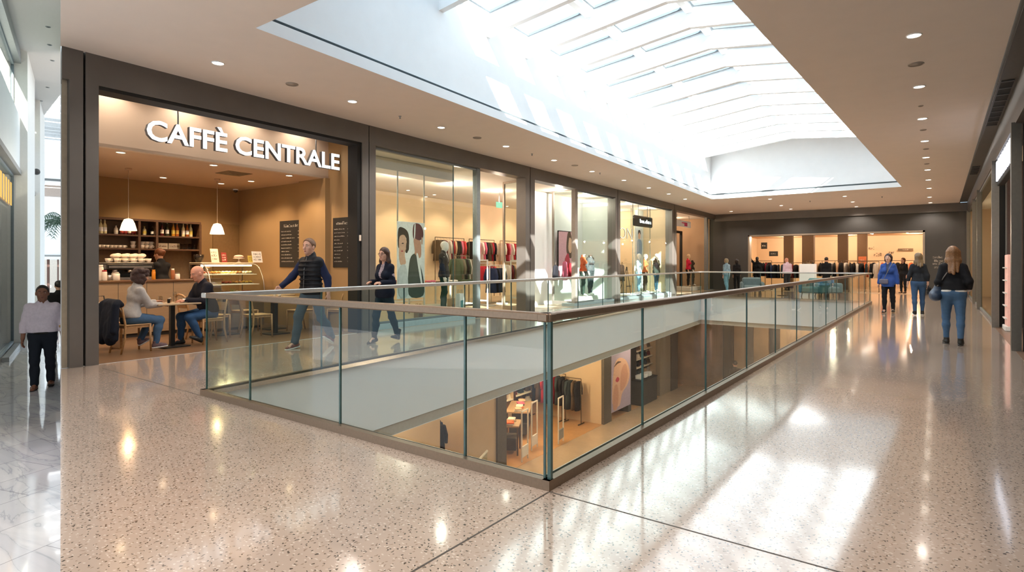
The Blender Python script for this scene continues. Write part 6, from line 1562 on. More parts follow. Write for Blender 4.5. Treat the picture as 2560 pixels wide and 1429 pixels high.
for y in (19.5, 23.5, 28.5): light('POINT', 'corridor_shop_light', (XR+2, y, 3.4), 55, '#ffe0bd', .05)
light('POINT', 'corridor_shop_light', (XR+2.6, 14.2, 3.3), 12, '#ffd9b4', .05)
# dark entrance with sign
e0, e1 = ry(2537)+.1, ry(2486)-.1
yq = e1+.3; xb = on_y(2513, HZ, yq).x
mb = MB(); mb.box(XR+.08, xb, yq, yq+.1, 0, ZF); struct('wall_entrance_black', mb, M_BLACK); mb = MB(); mb.box(xb+.03, XR+4, yq, yq+.1, 0, ZF); struct('wall_entrance_brown', mb, M_BRNP)
mb = MB(); mb.box(xb, xb+.03, yq-.03, yq+.1, 0, ZF); struct('trim_entrance_edge', mb, M_PIL)
mb = MB(); mb.box(XR+.1, XR+4, YB-.4, YB-.3, 0, 3.8); struct('wall_corridor_shop_end', mb, M_TAUPE)
t = thing('shop_sign', 'lit white letter sign hanging in the dark corridor entrance', 'sign', (XR-.02, e1-.05, 3.2), -PI/2)
Ls = (e1-e0)*.82
mb = MB(); mb.box(0, Ls, .06, .18, -.04, .50, .01); mb.build('sign_box', M_BLACK, t)
mb = MB(Matrix.Translation((.08, .03, .05))); [mb.box(*b) for x in np.linspace(.05, Ls-.55, 7) for b in ((x, x+.07, 0, .04, 0, .42), (x+.2, x+.27, 0, .04, 0, .42), (x, x+.27, 0, .04, (.35, .17, .0)[int(x*7) % 3], (.42, .24, .07)[int(x*7) % 3]))]; mb.build('lettering', emit_mat('sign_cool', '#eaf0ff', 1.3), t)
for x in (.3, Ls-.3): mb = MB(); mb.tube([(x, .1, .5), (x, .1, ZF-3.22+.02)], .015, 6); mb.build('hanger_rod', M_GREYM, t)
t = thing('display_stand', 'slim pink lit display stand inside the dark corridor entrance', 'stand', (on_y(2524, HZ, e1-.5).x, e1-.5, .003)); mb = MB(); mb.box(-.06, .06, -.3, .3, .1, 1.62, .01); mb.build('panel', mat('stand_pink', '#d9a898', .5, emit=.15), t)
mb = MB(); mb.box(-.1, .1, -.32, .32, 0, .1, .01); mb.build('base_plate', M_RACKW, t)
for k in range(5): mb = MB(); mb.box(-.1, -.06, -.28, .28, .25+.27*k, .27+.27*k); mb.build('shelf', M_RACKW, t)
# grilles in the dark soffit
for (ya, yb_, lb) in ((12.0, 15.6, 'long dark grille in the soffit above the lit corridor sign'), (21.5, 23.2, 'short dark grille in the soffit further down the corridor')):
    t = thing('soffit_grille', lb, 'vent', (.855, ya, zc(ya)+.016), 0); t.rotation_euler = TILT = (math.atan(-.007), 0, 0)
    mb = MB(); L = yb_-ya; mb.box(-.10, .10, 0, L, -.006, 0); mb.build('panel', M_BLACK, t)
    for k in range(9): mb = MB(); mb.box(-.10, .10, L*k/8.2, L*k/8.2+.04, -.02, -.006); mb.build('slat', M_DARKW, t)
# furnishings glimpsed behind the corridor glass
p = Vector((XR+1.6, 20.2, .003)); t = thing('display_table', 'pale display table glimpsed behind the corridor window', 'table', p); mb = MB(); mb.box(-.5, .5, -.8, .8, .8, .85, .01); mb.build('tabletop', M_RACKW, t)
for x in (-.45, .45):
    for y in (-.75, .75): mb = MB(); mb.box(x-.025, x+.025, y-.025, y+.025, 0, .8); mb.build('leg', M_RACKW, t)
for i in range(4):
    t = thing('vase', 'white vase on the table behind the corridor window, %s along' % ORD[i], 'vase', p+Vector((-.2+.1*(i % 2), -.6+.4*i, .85)), 0, 'vases behind the corridor window'); h = .28+.08*(i % 3); mb = MB(); mb.lathe([(.05, 0), (.09, h*.4), (.04, h*.8), (.055, h)], 14); mb.build('body', M_CUP, t); mb = MB(); mb.lathe([(.056, h-.012), (.06, h), (.045, h)], 14); mb.build('rim', M_CUP, t)

# ------------------------------------------------------------------ marble hall beyond the cafe corner
ZM = -.72
OLh = on_floor(0, 931, ZM); TL = Vector((-.956, .293, 0)).normalized(); NL = Vector((-TL.y, TL.x, 0))
LM = Matrix(((TL.x, NL.x, 0, OLh.x), (TL.y, NL.y, 0, OLh.y), (0, 0, 1, 0), (0, 0, 0, 1)))
def on_l(px, py, w=0.0):
    d = ray(px, py); k = ((OLh-CAM).dot(NL)+w)/d.dot(NL); p = CAM+d*k; return (p-OLh).dot(TL), p.z
mb = MB(); poly(mb, [(-3.0, -6), (-3.0, .842), (-9.58, 2.69), (-9.58+RAD.x*34, 2.69+RAD.y*34), (-50, -6)], ZM); struct('floor_marble', mb, M_MARB)
kx = lambda px: on_l(px, HZ)[0]
ZT = 7.0; M_PILW = mat('white_pillar', '#dcd9d3', .6, noise=.02)
def lbox(name, m, a, b, w0, w1, z0, z1): mb = MB(LM); mb.box(a, b, w0, w1, z0, z1); return struct(name, mb, m)
lbox('trim_hall_pillar', M_PILW, kx(50), kx(71), -.15, .4, ZM, ZT); lbox('trim_hall_pillar', M_PILW, kx(86), kx(99), -.15, .4, ZM, ZT)
lbox('trim_hall_pillar', M_PILW, -6, -5.4, -.1, .4, ZM, ZT)
kE = kx(99)
zp0 = .5*(on_l(0, 340)[1]+on_l(50, 435)[1]); zp1 = .5*(on_l(0, 165)[1]+on_l(50, 298)[1])
lbox('wall_hall_parapet', M_FASC, -6, kE, 0, .3, zp0, zp1); lbox('trim_hall_parapet', mat('hall_edge', '#8a8783', .5), -6, kE, -.03, .3, zp0-.12, zp0)
lbox('trim_hall_cornice', M_GREYM, -6, kE, -.02, .25, ZT-.35, ZT-.05)
def lglass(n, a, b, z0, z1, w=.15):
    mb = MB(LM); f = .06
    mb.box(a, a+f, w-.03, w+.05, z0, z1); mb.box(b-f, b, w-.03, w+.05, z0, z1); mb.box(a+f, b-f, w-.03, w+.05, z0, z0+f); mb.box(a+f, b-f, w-.03, w+.05, z1-f, z1); o = struct('window_%d' % n, mb, M_FRAME)
    g = MB(LM); g.add([(a+f, w, z0+f), (b-f, w, z0+f), (b-f, w, z1-f), (a+f, w, z1-f)], [(0, 1, 2, 3)]); g.build('pane', M_SHOPG, o); return o
for i, (a, b) in enumerate(((kx(5), kx(50)), (kx(71), kx(86)))):
    lglass(20+i, a, b, zp1, ZT-.35); lglass(22+i, a+(1.0 if i == 0 else 0), b, ZM+.1, zp0-.12)
lbox('wall_hall_inside', mat('hall_inside', '#b9c0bc', .8, noise=.15, scale=.6), -6, kE, 2.0, 2.1, ZM, ZT+.3); lbox('floor_hall_upper', M_SCEIL, -6, kE, .3, 3.0, zp0+.2, zp0+.3); lbox('baseboard_hall', M_GREYM, kx(20), kE, -.02, .1, ZM, ZM+.1)
lbox('wall_hall_dark_door', M_BLACK, on_l(4, HZ, .25)[0], on_l(19, HZ, .25)[0], .25, .4, ZM, on_l(10, 515, .25)[1]); 
lbox('wall_hall_end', MATS['hall_inside'], kE-.1, kE, .3, 2.1, ZM, ZT+.3); lbox('wall_hall_gold', mat('gold_panel', '#a98f52', .5, .3), on_l(72, HZ, .3)[0], on_l(84, HZ, .3)[0], .3, .4, ZM, on_l(78, 590, .3)[1])
for k_ in (2.5, 8.0): light('POINT', 'hall_shop_light', LM @ Vector((k_, 1.2, 2.2)), 40, '#fff0dc', .05)
# gold sign letters over the door of the marble hall
a, z_ = on_l(0, 490, -.25); b, _ = on_l(31, 490, -.25)
t = thing('gold_sign', 'row of glowing gold letters above the dark door in the marble hall', 'sign', LM @ Vector((a, -.25, z_)), math.atan2(TL.y, TL.x))
GG = emit_mat('gold_glow', '#d9a458', .9)
for i in range(5):
    x = (b-a)*(i+.12)/5; q = (b-a)*.085; mb = MB(); mb.box(x, x+.08, -.004, .004, 0, .42); mb.box(x+q-.08, x+q, -.004, .004, 0, .42); mb.box(x, x+q, -.004, .004, (.17, .34, 0)[i % 3], (.25, .42, .08)[i % 3]); mb.build('letter', GG, t)
mb = MB(); mb.box(0, b-a, .03, .08, .0, .06); mb.build('sign_bar', M_PILW, t)
# ceiling plane over the near part of the hall
c1, c2 = on_floor(152, 235, ZT), on_floor(99, 302, ZT)
mb = MB(); P = [(-3, -6), (-6.7, 1.883), (c1.x, c1.y), (c2.x, c2.y), tuple((LM @ Vector((kE, .4, 0)))[:2]), tuple((LM @ Vector((-6, .4, 0)))[:2]), (-12, -6)]
poly(mb, P[::-1], ZT); struct('ceiling_marble_hall', mb, mat('hall_ceiling', '#cbc6c1', .9, noise=.01))
for i, (x, y) in enumerate([(120, 67), (124, 112), (131, 151), (119, 218), (103, 252)]):
    p = on_floor(x, y, ZT); t = thing('recessed_spotlight', 'tiny spot in the pale marble hall ceiling, %s from above' % ORD[i], 'ceiling light', p, 0, 'marble hall ceiling spots'); mb = MB(); mb.lathe([(.05, -.01), (.055, 0)], 12); mb.build('trim_ring', M_GREYM, t); mb = MB(); mb.lathe([(.035, -.012), (.035, -.01)], 12); mb.build('diffuser', M_DARKW, t)
for k in (1.5, 5.0, 9.0, 13.0): light('AREA', 'hall_light', Vector((-9.0, .5, ZT-.15))+RAD*k+NL*1.6, 60, '#fbf6ee', 1.0, target=(0, 0, -1)).data.size = 1.2
# end gallery of the hall
XG = Vector((-RAD.y*-1, RAD.x*-1, 0)); XG = Vector((.2706, .9627, 0)).normalized()
OG = RAD*40
GM = Matrix(((XG.x, RAD.x, 0, OG.x), (XG.y, RAD.y, 0, OG.y), (0, 0, 1, 0), (0, 0, 0, 1)))
def on_g(px, py, w=0.0):
    d = ray(px, py); k = ((OG-CAM).dot(RAD)+w)/d.dot(RAD); p = CAM+d*k; return (p-OG).dot(XG), p.z
gx0, gx1 = on_g(60, HZ)[0], on_g(200, HZ)[0]
gz = lambda y: on_g(125, y)[1]
def gbox(name, m, y0, y1, w0=0, w1=.4, a=None, b=None): mb = MB(GM); mb.box(gx0 if a is None else a, gx1 if b is None else b, w0, w1, gz(y1), gz(y0)); return struct(name, mb, m)
gbox('wall_gallery', M_FASC, 380, 446); gbox('trim_gallery_line', M_GREYM, 446, 453, .1); gbox('trim_gallery_beam', M_PILW, 453, 463, -.2); gbox('trim_gallery_beam', mat('gallery_beige', '#a79a90', .8), 463, 490, -.05)  # gallery line here is the shadow above the beam, made a grey strip
gbox('wall_gallery_low', M_FASC, 604, 637, .1); gbox('trim_gallery_line', M_GREYM, 637, 641, .05); gbox('trim_gallery_beam', M_PILW, 641, 648, -.1); gbox('wall_gallery_top', M_WHITE, 318, 343, 1, 1.4)
gbox('wall_gallery_back', mat('gallery_cream', '#dcd2c4', .8), 648, 740, 2.0, 2.2)
for i, (a, b, m) in enumerate(((103, 107, M_PILW), (117, 124, mat('column_brown', '#5d4238', .6)), (143, 147, MATS['column_brown']))): mb = MB(GM); mb.box(on_g(a, HZ)[0], on_g(b, HZ)[0], .2, .6, ZM, gz(648)); struct('trim_gallery_column', mb, m)
mb = MB(GM); mb.box(gx0, gx1, -.5, 6, ZM-.05, ZM); struct('floor_gallery', mb, M_MARB)
# glass roof bars of the hall
for i, y in enumerate((305, 314, 322, 331, 338)):
    p = on_floor(125, y, ZT+.6); mb = MB(Matrix.Translation((p.x, p.y, 0)) @ Matrix.Rotation(math.atan2(XG.y, XG.x), 4, 'Z')); mb.box(-6, 9, -.08, .08, ZT+.4, ZT+.75); struct('trim_roof_bar', mb, mat('roof_bar', '#b9bfc2', .5))
for i in range(15):  # opaque slats added over the bars to dim the open sky
    c = RAD*(20.5+1.55*i)+Vector((0, 0, ZT+1.2)); mb = MB(Matrix.Translation(c) @ Matrix.Rotation(math.atan2(XG.y, XG.x), 4, 'Z')); mb.box(-9, 9, 0, 1.38, -.04, .04); struct('trim_added_sky_slat', mb, M_WHITE)
# palm
pp = at_d(163, 556, 26.0); t = thing('palm_tree', 'dark green palm with drooping fronds in the bright hall past the cafe corner', 'palm', (pp.x, pp.y, ZM))
mb = MB(); H = pp.z-ZM; mb.tube([(0, 0, .5), (.05, 0, H*.5), (0, 0, H)], [.16, .12, .13], 12); mb.build('trunk', mat('palm_trunk', '#5e4b38', .9, noise=.3, scale=30, bump=.5), t)
M_FRD = mat('palm_frond', '#2f4a35', .6, noise=.35, scale=9); r = random.Random(4)
for i in range(22):
    a = i*2.4; el = r.uniform(-.1, 1.15); L = r.uniform(1.9, 2.4); mb = MB(); pts = []
    for j in range(9):
        q = j/8; rr = L*q*math.cos(el*.6); pts.append(Vector((rr*math.cos(a), rr*math.sin(a), H+L*(math.sin(el)*q*.9-.85*q*q))))
    mb.tube(pts, [.025-.022*j/8 for j in range(9)], 5)
    sd = Vector((-math.sin(a), math.cos(a), 0))
    for j in range(1, 9):
        for h_ in (0, .5):
            b = pts[j-1].lerp(pts[j], h_); w_ = .42*math.sin(PI*min(1, (j+h_)/9.5)**.7)+.08
            d = (pts[j]-pts[j-1]).normalized()
            for q in (-1, 1):
                e = b+sd*q*w_*.75+d*w_*.6+Vector((0, 0, -w_*.45)); u = d*.035
                mb.add([tuple(b-u), tuple(b+u), tuple(e)], [(0, 1, 2)])
    mb.build('frond', M_FRD, t)
mb = MB(); mb.lathe([(.35, 0), (.45, .55), (.40, .55), (.36, .45)], 20); mb.build('planter', M_PILW, t)
# people of the hall
F = Fig(1.74, head=(.1, .05), wide=1.12, arms={1: ((.22, .05, -1), (.05, .25, -1), None), -1: ((.24, -.12, -1), (.12, .1, -1), None)}, legs={1: ((.02, .22, -1), (0, -.02, -1), .05), -1: ((.03, -.10, -1), (0, -.26, -1), -.25)})
p = on_floor(106, 970, ZM); dirn = (CAM-p); t = figure('man in white shirt and dark trousers walking on the marble floor past the cafe corner', p, math.atan2(-dirn.x, dirn.y)-.12, F)
F.body(t, SKIN('#8a5b45')); F.trousers(t, cloth('#1d222b', .8), .014, top=.05, flare=.01); F.top(t, cloth('#dfd3dc', .8), .020, hem=.03, name='shirt', waist=.02, puff=.008, collar=.02); F.hair(t, H_DK, 'short'); F.face_parts(t, H_DK, lip='#6f4038'); F.shoes(t, mat('shoe_tan', '#6b3a22', .45), mat('sole_dark2', '#2a211b', .7))
mb = MB(); mb.tube([Vector(F.pel+V3(.158*math.cos(a), .135*math.sin(a)-.005, .022)) for a in np.linspace(0, 2*PI, 25)[:-1]], .016, 6, closed=True); mb.build('belt', M_BLACK, t)
p = on_floor(148, 878, ZM); simple('person in dark clothes half hidden behind the cafe corner', p, 0, math.atan2(-(CAM-p).x, (CAM-p).y)+PI, 1.70, False, M_BLK, M_NAVY, H_DK, 'short')
t = thing('wall_lamp', 'small dark floodlight on the white parapet of the marble hall', 'lamp', LM @ Vector((on_l(77, 428)[0], -.04, on_l(77, 428)[1])), math.atan2(TL.y, TL.x)); mb = MB(); mb.ball((0, -.1, 0), .1); mb.build('lamp_head', M_DARKW, t); mb = MB(); mb.box(-.04, .04, -.05, .04, -.03, .03); mb.build('bracket', M_GREYM, t)
# ------------------------------------------------------------------ storey below, seen through the opening
ZB, ZBT = -4.4, -1.17
def lw(px, w=0.0): return on_w(px, HZ, w)[0]
M_LTAN = mat('lower_tan', '#cdb496', .8, noise=.03, scale=2); M_LPIL = mat('lower_pillar', '#5b5348', .5, .2)
def bwall(name, m, p0, p1, w0=0, w1=.2, z0=ZB, z1=ZBT): mb = MB(WM); mb.box(lw(p0), lw(p1), w0, w1, z0, z1); return struct(name, mb, m)
bwall('wall_lower_tan', M_LTAN, 1172, 1240); bwall('trim_lower_pillar', M_LPIL, 1240, 1263, -.05, .25); bwall('trim_lower_pillar', M_LPIL, 1507, 1526, -.05, .25)
bwall('trim_lower_pillar', M_LPIL, 1676, 1692, -.05, .25); bwall('wall_lower_panel', mat('lower_taupe', '#8d7f6c', .7), 1650, 1676); bwall('trim_lower_pillar', M_LPIL, 1796, 1806, -.05, .25); bwall('wall_lower_dark', M_DARKW, 1570, 1650, .9, 1.0)
bwall('wall_lower_dark', M_DARKW, 1570, 1578, 0, .9); bwall('wall_lower_tan', M_LTAN, 900, 1100); bwall('wall_lower_stone', M_TAUPE, 1742, 1796, .1, .2)
mb = MB(WM); mb.box(lw(900), lw(1800)+3, 6.0, 6.1, ZB, ZBT); struct('wall_lower_back', mb, M_PEACH)
SRL = lw(1507)-.02
mb = MB(WM); mb.box(SRL, SRL+.1, .05, 6, ZB, ZBT); struct('wall_lower_side', mb, M_LTAN); mb = MB(WM); mb.box(lw(1240), SRL, 3.3, 3.4, ZB, ZBT); struct('wall_lower_shop_back', mb, M_PEACH)
bwall('wall_lower_lit', M_PEACH, 1692, 1742, .9, 1.0)
light('POINT', 'lower_light', WP(lw(1712), .3, -1.5), 40, '#ffe6c4', .05)
for p in (1240, 1510, 1660): mb = MB(WM); mb.box(lw(p), lw(p)+.1, .2, 6, ZB, ZBT); struct('wall_lower_side', mb, M_LTAN)
mb = MB(WM); mb.box(lw(900), lw(1800)+3, .0, 6, ZB, ZB+.004); struct('floor_lower_shops', mb, mat('lower_oak', '#b88a5c', .35, noise=.08, scale=4))
yf = 27.5; mb = MB(); mb.box(-11, 4, yf, yf+.1, ZB, ZBT); struct('wall_lower_far', mb, mat('lower_far', '#9a8168', .7, noise=.2, scale=1.2))
mb = MB(); mb.box(2.0, 2.1, -6, yf, ZB, ZBT); struct('wall_lower_corridor', mb, M_TAUPE); mb = MB(); mb.box(-10, 2, -1.5, -1.4, ZB, ZBT); struct('wall_lower_near', mb, M_LTAN)
for s_, w_, pw in ((lw(1200), 2, 60), (lw(1330), 1.6, 60), (lw(1330)+1.5, 1.6, 60), (lw(1430), 1.2, 60), (lw(1610), 2.5, 70), (lw(1715), 2.5, 90), (lw(1780), 2, 50)): light('POINT', 'lower_light', WP(s_, w_, -1.6), pw, '#ffdcb0', .05)
for p in ((-8, 8), (-8.3, 15), (-8.6, 21), (-5, 26.4), (-1, 12)): light('POINT', 'lower_walk_light', (p[0], p[1], -1.5), 55, '#ffe2c0', .05)
ZBs = ZB+.004
# the shop with shelving
rk = lambda px, w, L, H, rot, cols, where, Lg=.8: rack(lw(px, w), w, L, H, rot, cols, where, Lg, z0=ZBs)
def rks(w, L, H, cols, where, Lg): rack(SRL-.42, w, L, H, PI/2, cols, where, Lg, z0=ZBs)
rks(2.05, 1.5, 1.75, [K, CH_, R, CH_, R2, BR, K], 'with red and dark coats in the lower shop', 1.05)
rks(1.05, .8, 1.65, [K, BR, CH_, K], 'with dark coats near the lower shop entrance', 1.05)
def shelving(px0, px1, w, n, z0, z1, label, where, m_b, items=True, H0=ZBs):
    a, b = lw(px0, w), lw(px1, w); t = thingW('wall_shelf', label, 'shelf', a, w, H0); L = b-a
    mb = MB(); mb.box(0, L, .34, .36, z0, z1); mb.build('back_panel', m_b, t)
    for x in (0, L-.04): mb = MB(); mb.box(x, x+.04, 0, .34, 0, z1); mb.build('upright', m_b, t)
    for i in range(n):
        z = z0+(z1-z0)*i/n; mb = MB(); mb.box(.04, L-.04, -.02, .34, z, z+.04, .004); mb.build('shelf_board', LB['#efe6d2'], t)
        if items:
            k = max(3, int(L/.34))
            for j in range(k):
                c = (BR, K, TN, WI, CRM, CH_, KH)[(i*3+j*2) % 7]; q = thingW('shoe_pair' if False else 'handbag', '%s bag on the %s, %s board from below, %s along' % ({BR: 'brown', K: 'black', TN: 'tan', WI: 'wine', CRM: 'cream', CH_: 'charcoal', KH: 'khaki'}[c], where, ORD[i], ORD[j]), 'bag', a+.15+(L-.3)*j/(k-1), w+.15, H0+z+.04, group='bags on the '+where)
                mb = MB(); mb.hull([(-.12, -.06, 0), (.12, -.06, 0), (.12, .06, 0), (-.12, .06, 0)], [(-.09, -.03, .16), (.09, -.03, .16), (.09, .03, .16), (-.09, .03, .16)]); mb.build('bag_body', GC[c], q); mb = MB(); mb.tube([(-.05, 0, .15), (-.04, 0, .24), (.04, 0, .24), (.05, 0, .15)], .008, 5); mb.build('handle', GC[c], q)
shelving(1288, 1348, 2.9, 6, .5, 2.7, 'tall shelf wall with pale boards of bags in the lower shop', 'tall lower shelf wall', M_SHELF)
shelving(1262, 1284, 2.9, 5, .8, 2.6, 'narrow shelf by the dark pillar of the lower shop', 'narrow lower shelf', M_LTAN)
shelving(1590, 1640, .55, 5, .6, 2.4, 'dark wall shelf with small bright goods in the lower corner shop', 'dark lower shelf', M_DARKW)
shelving(1700, 1728, .45, 6, .7, 2.8, 'lit pale shelf wall in the lower shop past the taupe panels', 'lit pale lower shelf', LB['#efe6d2'])
def ltable(px, w, H, L, D_, label, cols, where, rot=0, m=None):
    global ZB_
    s = lw(px, w); t = thingW('display_table', label, 'table', s, w, ZBs, rot); mb = MB(); mb.box(-L/2, L/2, -D_/2, D_/2, H-.05, H, .006); mb.build('tabletop', m or MATS['counter_front'], t)
    for x in (-1, 1):
        for y in (-1, 1): mb = MB(); mb.box(x*(L/2-.05)-.025, x*(L/2-.05)+.025, y*(D_/2-.05)-.025, y*(D_/2-.05)+.025, 0, H-.05); mb.build('leg', M_RAIL, t)
    mb = MB(); mb.box(-L/2+.1, L/2-.1, -D_/2+.1, D_/2-.1, .12, .5, .02); mb.build('lower_crate', M_DARKW, t)
    for i, c in enumerate(cols):
        x = -L/2+.2+(L-.4)*(i//2)/max(1, (len(cols)+1)//2-1); folded(s+x*math.cos(rot), w+x*math.sin(rot), ZBs+H+.047*(i % 2), c, 'folded garment on the %s, pile %s, %s' % (where, ORD[i//2], ('under', 'on top')[i % 2]), 'folded clothes on the '+where, rot+.2*(i % 3))
ltable(1300, 1.9, .9, 1.6, .8, 'wooden display table with folded clothes in the lower shop', [CRM, TN, OR, CRM, BR, PK, CRM, TN], 'wooden table of the lower shop', .5)
ltable(1277, .95, .9, .8, .6, 'smaller wooden table by the dark pillar of the lower shop', [CRM, OR, TN, CRM], 'smaller lower table by the pillar', .5)
for i, (px, w) in enumerate(((1312, .15), (1336, .5), (1402, .15))):
    t = thingW('security_gate', 'pale security gate at the lower shop entrance, %s from the dark pillar' % ORD[i], 'gate', lw(px, w), w, ZBs, .15)
    for x in (-.21, .21): mb = MB(); mb.box(x-.018, x+.018, -.02, .02, 0, 1.5, .008); mb.build('upright', M_RACKW, t)
    mb = MB(); mb.box(-.21, .21, -.015, .015, 1.46, 1.5); mb.build('top_bar', M_RACKW, t); mb = MB(); mb.box(-.2, .2, -.02, .02, .12, .45, .01); mb.build('lower_panel', M_GREYM if i == 2 else M_RACKW, t)
# white letters over the lower shop
za = on_w(1380, 968, -.1)[1]; a, b = lw(1352, -.1), lw(1452, -.1)
t = thingW('lower_shop_sign', 'row of white letters over the lower shop entrance', 'sign', a, -.1, -1.6); EML = emit_mat('lower_letters', '#fff6e6', 1.2)
for i in range(11):
    x = (b-a)*(i+.1)/11; q = (b-a)*.05; mb = MB(); k = i % 4
    mb.box(x, x+.07, 0, .05, 0, .34); mb.box(x, x+q, 0, .05, (.27, 0, .13, .27)[k], (.34, .07, .2, .34)[k]); (k != 1) and mb.box(x+q-.07, x+q, 0, .05, (.13, 0, 0, .13)[k], .34); mb.build('letter', EML, t)
mb = MB(); mb.box(0, b-a, .05, .09, .02, .08); mb.build('sign_bar', M_DARKW, t)
for x in (.3, b-a-.3): mb = MB(); mb.tube([(x, .07, .05), (x, .07, ZBT+1.6)], .012, 6); mb.build('hanger_rod', M_GREYM, t)
# poster with face
s0, s1 = lw(1526, -.02), lw(1574, -.02)
poster('beauty_poster', 'tall mauve poster with a large face beside the dark pillar below', s0, s1, -.06, ZB+.3, ZBT-.05, PS['lav'], [('face_print', PS['skin'], [(.05, .12), (.12, .55), (.35, .68), (.75, .62), (.95, .45), (.85, .30), (.55, .20), (.4, .05)]), ('cheek_print', PS['skin2'], [(.45, .25), (.5, .5), (.72, .58), (.85, .42), (.7, .28)]), ('hand_print', PS['skin2'], [(.08, .05), (.12, .3), (.28, .34), (.36, .2), (.28, .03)]), ('brow_print', PS['hairb'], [(.12, .58), (.3, .64), (.5, .62), (.3, .61)]), ('lip_print', PS['red'], [(.2, .40), (.3, .44), (.4, .40), (.3, .37)])])
t = thingW('red_sign', 'small red shop sign at the edge of the lower ceiling', 'sign', lw(1602, -.05), -.12, ZBT-.32); W = lw(1633, -.05)-lw(1602, -.05); mb = MB(); mb.box(0, W, 0, .08, 0, .24, .02); mb.build('sign_box', emit_mat('red_glow', '#d8304a', .9), t); mb = MB(); scribble(mb, W*.1, W*.9, .07, .1, -.002, 5); mb.build('lettering', M_WHITE, t)
mb = MB(); mb.tube([(W/2, .04, .24), (W/2, .04, .32)], .02, 6); mb.build('bracket', M_GREYM, t)
t = thingW('counter', 'dark low counter of the lower corner shop with white boxes', 'counter', lw(1600), .0, ZBs); mb = MB(); mb.box(0, 1.6, -.1, .5, 0, 1.0, .01); mb.build('counter_body', M_DARKW, t); mb = MB(); mb.box(-.02, 1.62, -.12, .52, 1.0, 1.04, .006); mb.build('countertop', M_BLACK, t)
for i in range(3): tag(MB(WM).box(lw(1600)+.2+.45*i, lw(1600)+.5+.45*i, .05, .3, ZBs+1.04, ZBs+1.2, .01).build('carton', M_WHITE), 'white carton on the dark lower counter, %s along' % ORD[i], 'box', 'white cartons on the lower counter')
rk(1728, .5, .8, 1.6, .1, [TN, CRM, BR, TN], 'at the lower shop past the taupe panels', .8)
# handrail glass in the lower shop at the near end
t = thingW('barrier', 'glass barrier with pale rail on the lower storey by the tan wall', 'railing', lw(1110), -.6, ZBs); L = lw(1172)-lw(1110); mb = MB(); mb.tube([(0, 0, .75), (L, 0, 1.15)], .03, 8); mb.build('handrail', LB['#efe6d2'], t); g = MB(); g.add([(0, 0, 0), (L, 0, 0), (L, 0, 1.13), (0, 0, .73)], [(0, 1, 2, 3)]); g.build('glass_panel', M_GLASS, t); mb = MB(); mb.box(-.03, .03, -.03, .03, 0, .75); mb.build('post', M_STEEL, t)
rk(1085, 1.5, 1.2, 1.6, 1.0, [K, NV, K, CH_], 'with dark coats near the lower barrier', .9)
# far end of the lower storey: people and dark doorway
for i, (a, b) in enumerate(((1808, 1835), (1868, 1884), (1925, 1950))): mb = MB(); pa, pb = on_y(a, HZ, yf).x, on_y(b, HZ, yf).x; mb.box(pa, pb, yf-.06, yf, ZB, ZBT); struct('wall_lower_doorway', mb, M_DARKW)
simple('person in dark clothes walking on the lower storey near the far wall', Vector((on_y(1838, HZ, 25).x, 25, ZB)), 0, .4, 1.75, False, cloth('#3a3230'), cloth('#2a3238'), H_DK, 'short', legs=STEP)
simple('person in tan coat on the lower storey beside the one in dark clothes', Vector((on_y(1905, HZ, 26).x, 26, ZB)), 0, 2.4, 1.70, True, cloth('#8a7560'), M_CHAR, H_BRN, 'long', legs=STEP)
# ------------------------------------------------------------------ recessed downlights in the hall ceiling
def on_ceil(px, py):
    d = ray(px, py); k = (4.39-HC)/(d.z+.007*d.y); return CAM+d*k
TILT = (math.atan(-.007), 0, 0)
rows = {'above the shopfronts': [(545, 157), (881, 253), (1103, 318), (1265, 365), (1385, 400), (1480, 428), (1560, 450), (1622, 469), (1672, 484), (1713, 497)],
        'along the far wall': [(1828, 528), (1925, 497), (1953, 513), (1977, 522), (2112, 490), (2132, 504), (2141, 516)],
        'along the corridor': [(2285, 88), (2298, 216), (2306, 296), (2312, 352), (2315, 393), (2319, 424), (2321, 449), (2323, 470), (2324, 492), (2326, 506)]}
for nm, pts in rows.items():
    for i, (x, y) in enumerate(pts):
        p = on_ceil(x, y)
        ceil_disc('recessed_downlight', 'round recessed downlight in the ceiling row %s, %s from the near end' % (nm, ORD[i]), 'ceiling light', p-Vector((0, 0, .002)), .088, M_LAMP, group='hall ceiling downlights', tilt=TILT)
        light('SPOT', 'downlight', p-Vector((0, 0, .05)), 75, '#fff3e8', .07, target=(0, 0, -1), spot=140)
for i, (x, y) in enumerate([(-8.4, 1.2), (-5.5, 1.2), (-5.5, -2.5), (-2.6, 1.2), (-2.6, -2.5), (-.4, 3.2), (-.4, .6), (-.4, -2.0)]):  # downlights added out of view to fill the hall with light
    p = Vector((x, y, zc(y)))
    if x > -6.6: ceil_disc('recessed_downlight', 'round recessed downlight over the near floor, %s one' % ORD[i], 'ceiling light', p-Vector((0, 0, .002)), .088, M_LAMP, group='near ceiling downlights', tilt=TILT); light('SPOT', 'downlight', p-Vector((0, 0, .05)), 75, '#fff3e8', .07, target=(0, 0, -1), spot=140)
M_GRIL = mat('speaker_grey', '#a3988c', .8)
for i, (x, y, r) in enumerate([(730, 210, .1), (1193, 344, .1), (1437, 413, .1), (2290, 160, .1), (2308, 324, .06), (2315, 372, .06), (2317, 409, .06), (2302, 264, .04)]):
    p = on_ceil(x, y)
    ceil_disc('ceiling_speaker' if r > .05 else 'smoke_detector', '%s grey round grille in the ceiling %s, %s from the near end' % ('small' if r < .08 else 'wide', 'above the shopfronts' if i < 3 else 'of the corridor', ORD[i if i < 3 else [0, 2, 3, 4, 1][i-3]]), 'speaker' if r > .05 else 'detector', p-Vector((0, 0, .002)), r, M_GRIL, M_GRIL, 'ceiling grilles', TILT)
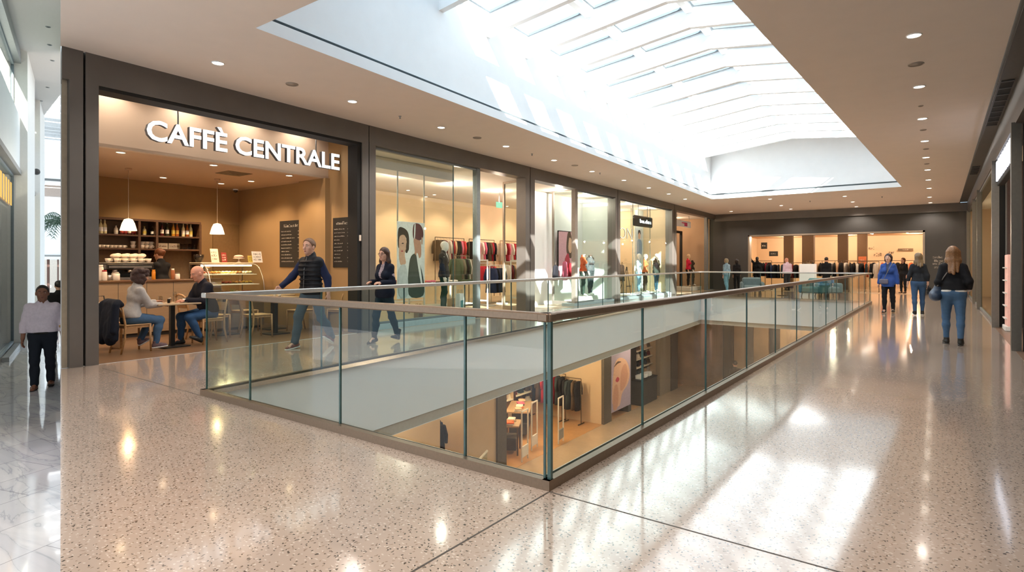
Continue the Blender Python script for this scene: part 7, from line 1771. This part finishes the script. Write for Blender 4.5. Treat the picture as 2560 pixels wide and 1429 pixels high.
for i, (x, y) in enumerate([(1000, 290), (1330, 384), (1500, 432), (2205, 491), (2025, 502)]):
    p = on_ceil(x, y); t = thing('sprinkler', 'tiny sprinkler head in the ceiling, %s from the cafe' % ORD[i], 'sprinkler', p, 0, 'ceiling sprinklers')
    mb = MB(); mb.lathe([(.03, 0), (.03, -.008), (.01, -.02), (.02, -.05)], 10); mb.build('head', M_GREYM, t)
# ------------------------------------------------------------------ camera, sky, sun
cam = bpy.data.cameras.new('camera'); co = bpy.data.objects.new('camera', cam); COL.objects.link(co)
cam.sensor_width = 36; cam.lens = 36*F_PX/2560; cam.shift_y = -(714.5-HZ)/2560; cam.clip_end = 300; cam.clip_start = .05
co.location = CAM; co.rotation_euler = (PI/2, 0, YAW); scene.camera = co
wd = bpy.data.worlds.new('sky'); scene.world = wd; wd.use_nodes = True
N, L_ = wd.node_tree.nodes, wd.node_tree.links
bg = N['Background']; tc = N.new('ShaderNodeTexCoord'); nz = N.new('ShaderNodeTexNoise'); nz.inputs['Scale'].default_value = 2.2; nz.inputs['Detail'].default_value = 6
rp = N.new('ShaderNodeValToRGB'); rp.color_ramp.elements[0].position = .38; rp.color_ramp.elements[0].color = hx('#b6d3ea')+(1,)
rp.color_ramp.elements[1].position = .62; rp.color_ramp.elements[1].color = hx('#e8f1f7')+(1,)
L_.new(tc.outputs['Generated'], nz.inputs['Vector']); L_.new(nz.outputs['Fac'], rp.inputs['Fac']); L_.new(rp.outputs['Color'], bg.inputs['Color'])
sx = N.new('ShaderNodeSeparateXYZ'); mr = N.new('ShaderNodeMapRange'); mr.inputs[1].default_value = .0; mr.inputs[2].default_value = .35; mr.inputs[3].default_value = .7; mr.inputs[4].default_value = 1.6
L_.new(tc.outputs['Generated'], sx.inputs[0]); L_.new(sx.outputs[2], mr.inputs[0]); L_.new(mr.outputs[0], bg.inputs['Strength'])
light('SUN', 'sun', (0, 0, 20), 15.0, '#fff8f0', .009, target=(-1, .62, -.74))
vs = scene.view_settings; vs.view_transform = 'Standard'; vs.look = 'None'; vs.gamma = 1.0; vs.use_curve_mapping = False; vs.exposure = 1.0
scene.cycles.use_denoising = True; scene.cycles.max_bounces = 9; scene.cycles.diffuse_bounces = 4; scene.cycles.glossy_bounces = 4
scene.cycles.transparent_max_bounces = 24; scene.cycles.transmission_bounces = 4; scene.cycles.caustics_reflective = False; scene.cycles.caustics_refractive = False
scene.cycles.sample_clamp_indirect = 6.0; scene.cycles.use_adaptive_sampling = True; scene.cycles.adaptive_threshold = 0.02
